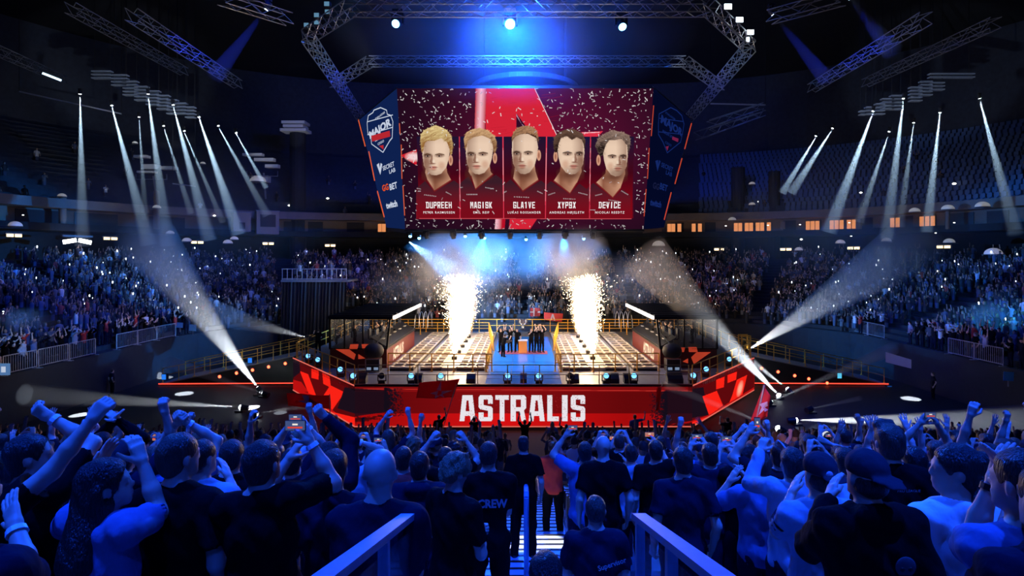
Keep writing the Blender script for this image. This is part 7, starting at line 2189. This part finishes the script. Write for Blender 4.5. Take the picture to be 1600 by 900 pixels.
# crowd barriers on the front edge of the stands
def barrier(c, a, L=2.2, h=1.1):
    t = thing('crowd_barrier', '', 'barrier', c, None, a)
    MB().tube((-L / 2, 0, h), (L / 2, 0, h), .03, 6).tube((-L / 2, 0, .12), (L / 2, 0, .12), .03, 6).tube((-L / 2, 0, 0), (-L / 2, 0, h), .03, 6).tube((L / 2, 0, 0), (L / 2, 0, h), .03, 6).build('frame', M_GALV, t)
    br = MB()
    for i in range(1, 14): br.tube((-L / 2 + L * i / 14, 0, .12), (-L / 2 + L * i / 14, 0, h), .014, 4)
    br.build('bar', M_GALV, t)
    MB().box((-L / 2, 0, .02), (.06, .5, .04)).build('foot', M_GALV, t); MB().box((L / 2, 0, .02), (.06, .5, .04)).build('foot', M_GALV, t)
    return t
bt = None
for sx, ys in ((-1, [26.2 + 2.35 * i for i in range(6)] + [42.2, 44.5, 46.8]), (1, [27, 29.3, 31.6, 36, 38.3, 47.5, 49.8])):
    for i, y in enumerate(ys):
        s = (y + 10) if sx < 0 else BLEN - (y + 10)
        x, yy, nx, ny = bowl(s if sx < 0 else BLEN - (BY0 + 10 - (BY0 - y)), -.02)
        if sx > 0: x, yy, nx, ny = BX + .0, y, 1, 0
        c = Vector((x + nx * .06, yy, LZ0)); a = math.atan2(-nx, ny)
        if bt is None: bt = barrier(c, a); o = bt
        else: o = dup(bt, c, a)
        nm = 'left' if sx < 0 else 'right'
        blk = 'nearest block of the' if y < 40 else 'block past the gap in the'
        tag(o, 'steel crowd barrier on the front edge, %s %s stand' % (blk, nm), group='barriers, %s %s stand' % (blk, nm))
spot('barrier_light', (-12, 36, 24), (-28.5, 44, 4), 5200, (.85, .92, 1), 12, .6)
spot('barrier_light', (-14, 22, 22), (-30, 34, 4), 3600, (1, .88, .8), 16, .7)
# hand-held paper signs
SIGNS = [(482 * 0 + 281, 508, 45.5, 10, 8, (.10, .35, .8), 'upper left'), (301, 512, 45.8, 11, 10, (.12, .4, .85), 'next'), (128, 456, 52, 11, 7, (.1, .35, .8), 'left'), (407, 480, 57, 20, 6, (.2, .25, .4), 'c'), (1146, 453, 62, 11, 8, (.55, .58, .7), 'd'), (1083, 478, 60, 8, 8, (.5, .55, .65), 'e'), (1492, 457, 52, 9, 7, (.15, .3, .9), 'f'), (1576, 588, 34, 16, 14, (.10, .45, .9), 'g'), (764, 474, 62, 6, 5, (.4, .4, .45), 'h')]
SL = ['small blue paper sign held up past the left gap, left one of two', 'larger blue paper sign held up past the left gap, right one of two', 'blue paper sign held up high in the left stand', 'wide dull blue sheet hung on the stand rim left of the drape', 'pale paper sign held up right of the stage in the rear stand', 'grey paper sign in the rear stand above the right booth', 'blue paper sign in the far right stand', 'big bright blue sign held at the right edge barrier', 'small grey paper sign behind the left fountain']
for (px, py, d, w, h, c, _), lab in zip(SIGNS, SL):
    k = d / FPX
    t = thing('paper_sign', lab, 'sign', P(px, py, d))
    MB().box((0, 0, 0), (w * k, .02, h * k), M=Matrix.Rotation(.06, 3, 'Y')).build('sheet', mat('sign_paper', c, .7, vary=.1), t)
    MB().bar((0, .03, -h * k / 2), (0, .03, -h * k / 2 - .35), .05).build('stick', M_GREY, t)
t = thing('cloth_banner', 'pale sheet draped over the barrier of the right stand', 'banner', P(1403, 560, 40.5))
MB().slab([P(1384, 550, 40.6), P(1424, 562, 39.4), P(1424, 576, 39.4), P(1384, 566, 40.6)], (0, .03, 0)).build('sheet', mat('sheet_grey', (.42, .45, .58), .8, vary=.1), t, world=True)
t = thing('wall_sign', 'small blue lit panel with a white mark low on the left stand', 'sign', P(6, 577, 30))
MB().box((0, 0, 0), (.6, .08, .6)).build('panel', glow('panel_blue', (.12, .28, .6), .6), t)
MB().box((.02, -.05, .0), (.22, .02, .3)).build('mark', glow('panel_white', (.7, .8, 1), .7), t)
for px, py, d, lab in ((258, 588, 43, 'blue lit box at the foot of the left ramp'), (1310, 586, 43.1, 'bright cyan lit box at the right ramp'), (392, 562, 44.5, 'blue lit box on the left ramp walkway'), (1388, 606, 42.9, 'dark blue box at the foot of the right ramp')):
    t = thing('light_box', lab, 'lamp', P(px, py + 5, d))
    MB().box((0, 0, .22), (.36, .3, .44)).build('body', M_CASE, t)
    MB().box((0, -.16, .22), (.3, .03, .38)).build('lens', glow('box_blue', (.02, .2, .9) if px != 1310 else (.1, .6, .9), 1.0 if px != 1388 else .3), t)
for px, w in ((1560, 22), (225, 55)):
    pass
# handrails beside the stair
for sx, ye, lab in ((-1, 2.93, 'flat-topped blue-lit handrail descending on the left of the stair'), (1, 2.8, 'flat-topped blue-lit handrail descending on the right of the stair')):
    x = sx * .56
    g = lambda y: 7.8 - .3 * y
    t = thing('handrail', lab, 'railing', (x, ye, g(ye)))
    MB().slab([(x - .033, 1.6, g(1.6) + 1.46), (x + .033, 1.6, g(1.6) + 1.46), (x + .033, ye, g(ye) + 1.46), (x - .033, ye, g(ye) + 1.46)], (0, 0, .03)).build('top_rail', M_RAIL, t, world=True)
    for y in (ye - .03, ye - .62, ye - 1.2):
        MB().box((x, y, g(y) + .67), (.04, .04, 1.56)).build('post', M_RAIL, t, world=True)
    MB().slab([(x, 1.7, g(1.7) + .2), (x, ye - .05, g(ye - .05) + .2), (x, ye - .05, g(ye - .05) + 1.40), (x, 1.7, g(1.7) + 1.40)], (.012, 0, 0)).build('glass_pane', M_GLASS, t, world=True)
    MB().slab([(x - .02, 1.7, g(1.7) + .16), (x + .02, 1.7, g(1.7) + .16), (x + .02, ye, g(ye) + .16), (x - .02, ye, g(ye) + .16)], (0, 0, .03)).build('lower_rail', M_RAIL, t, world=True)
t = thing('handrail', 'single round handrail post standing in the middle of the stair', 'railing', (.035, 7.1, tread(7.1)))
MB().tube((0, 0, 0), (0, 0, .96), .032, 12).build('post', M_RAIL, t)
MB().path([(0, 0, .96), (0, .05, .985), (0, .3, .93), (0, 1.0, .70), (0, 1.05, .62), (0, 1.05, -.35)], .032, 10).build('rail', M_RAIL, t)
# folding seats at the stair's edge
ch = None
for i in range(7):
    y = 7.0 + .8 * i
    loc = (.98, y + .25, tread(y + .25))
    if ch is None:
        ch = thing('folding_chair', '', 'chair', loc, None, math.pi)
        MB().box((0, -.05, .62), (.42, .06, .42)).build('seat', M_CASE, ch); MB().box((0, .16, .70), (.42, .04, .34)).build('backrest', M_CASE, ch)
        for s in (-1, 1): MB().path([(s * .2, .18, .88), (s * .2, -.02, .42), (s * .2, -.2, .01)], .013, 6).path([(s * .2, .2, .01), (s * .2, -.12, .5)], .013, 6).build('leg', M_GALV, ch)
        o = ch
    else: o = dup(ch, loc)
    tag(o, 'folded black chair at the right edge of the stair', group='chairs along the right edge of the stair')
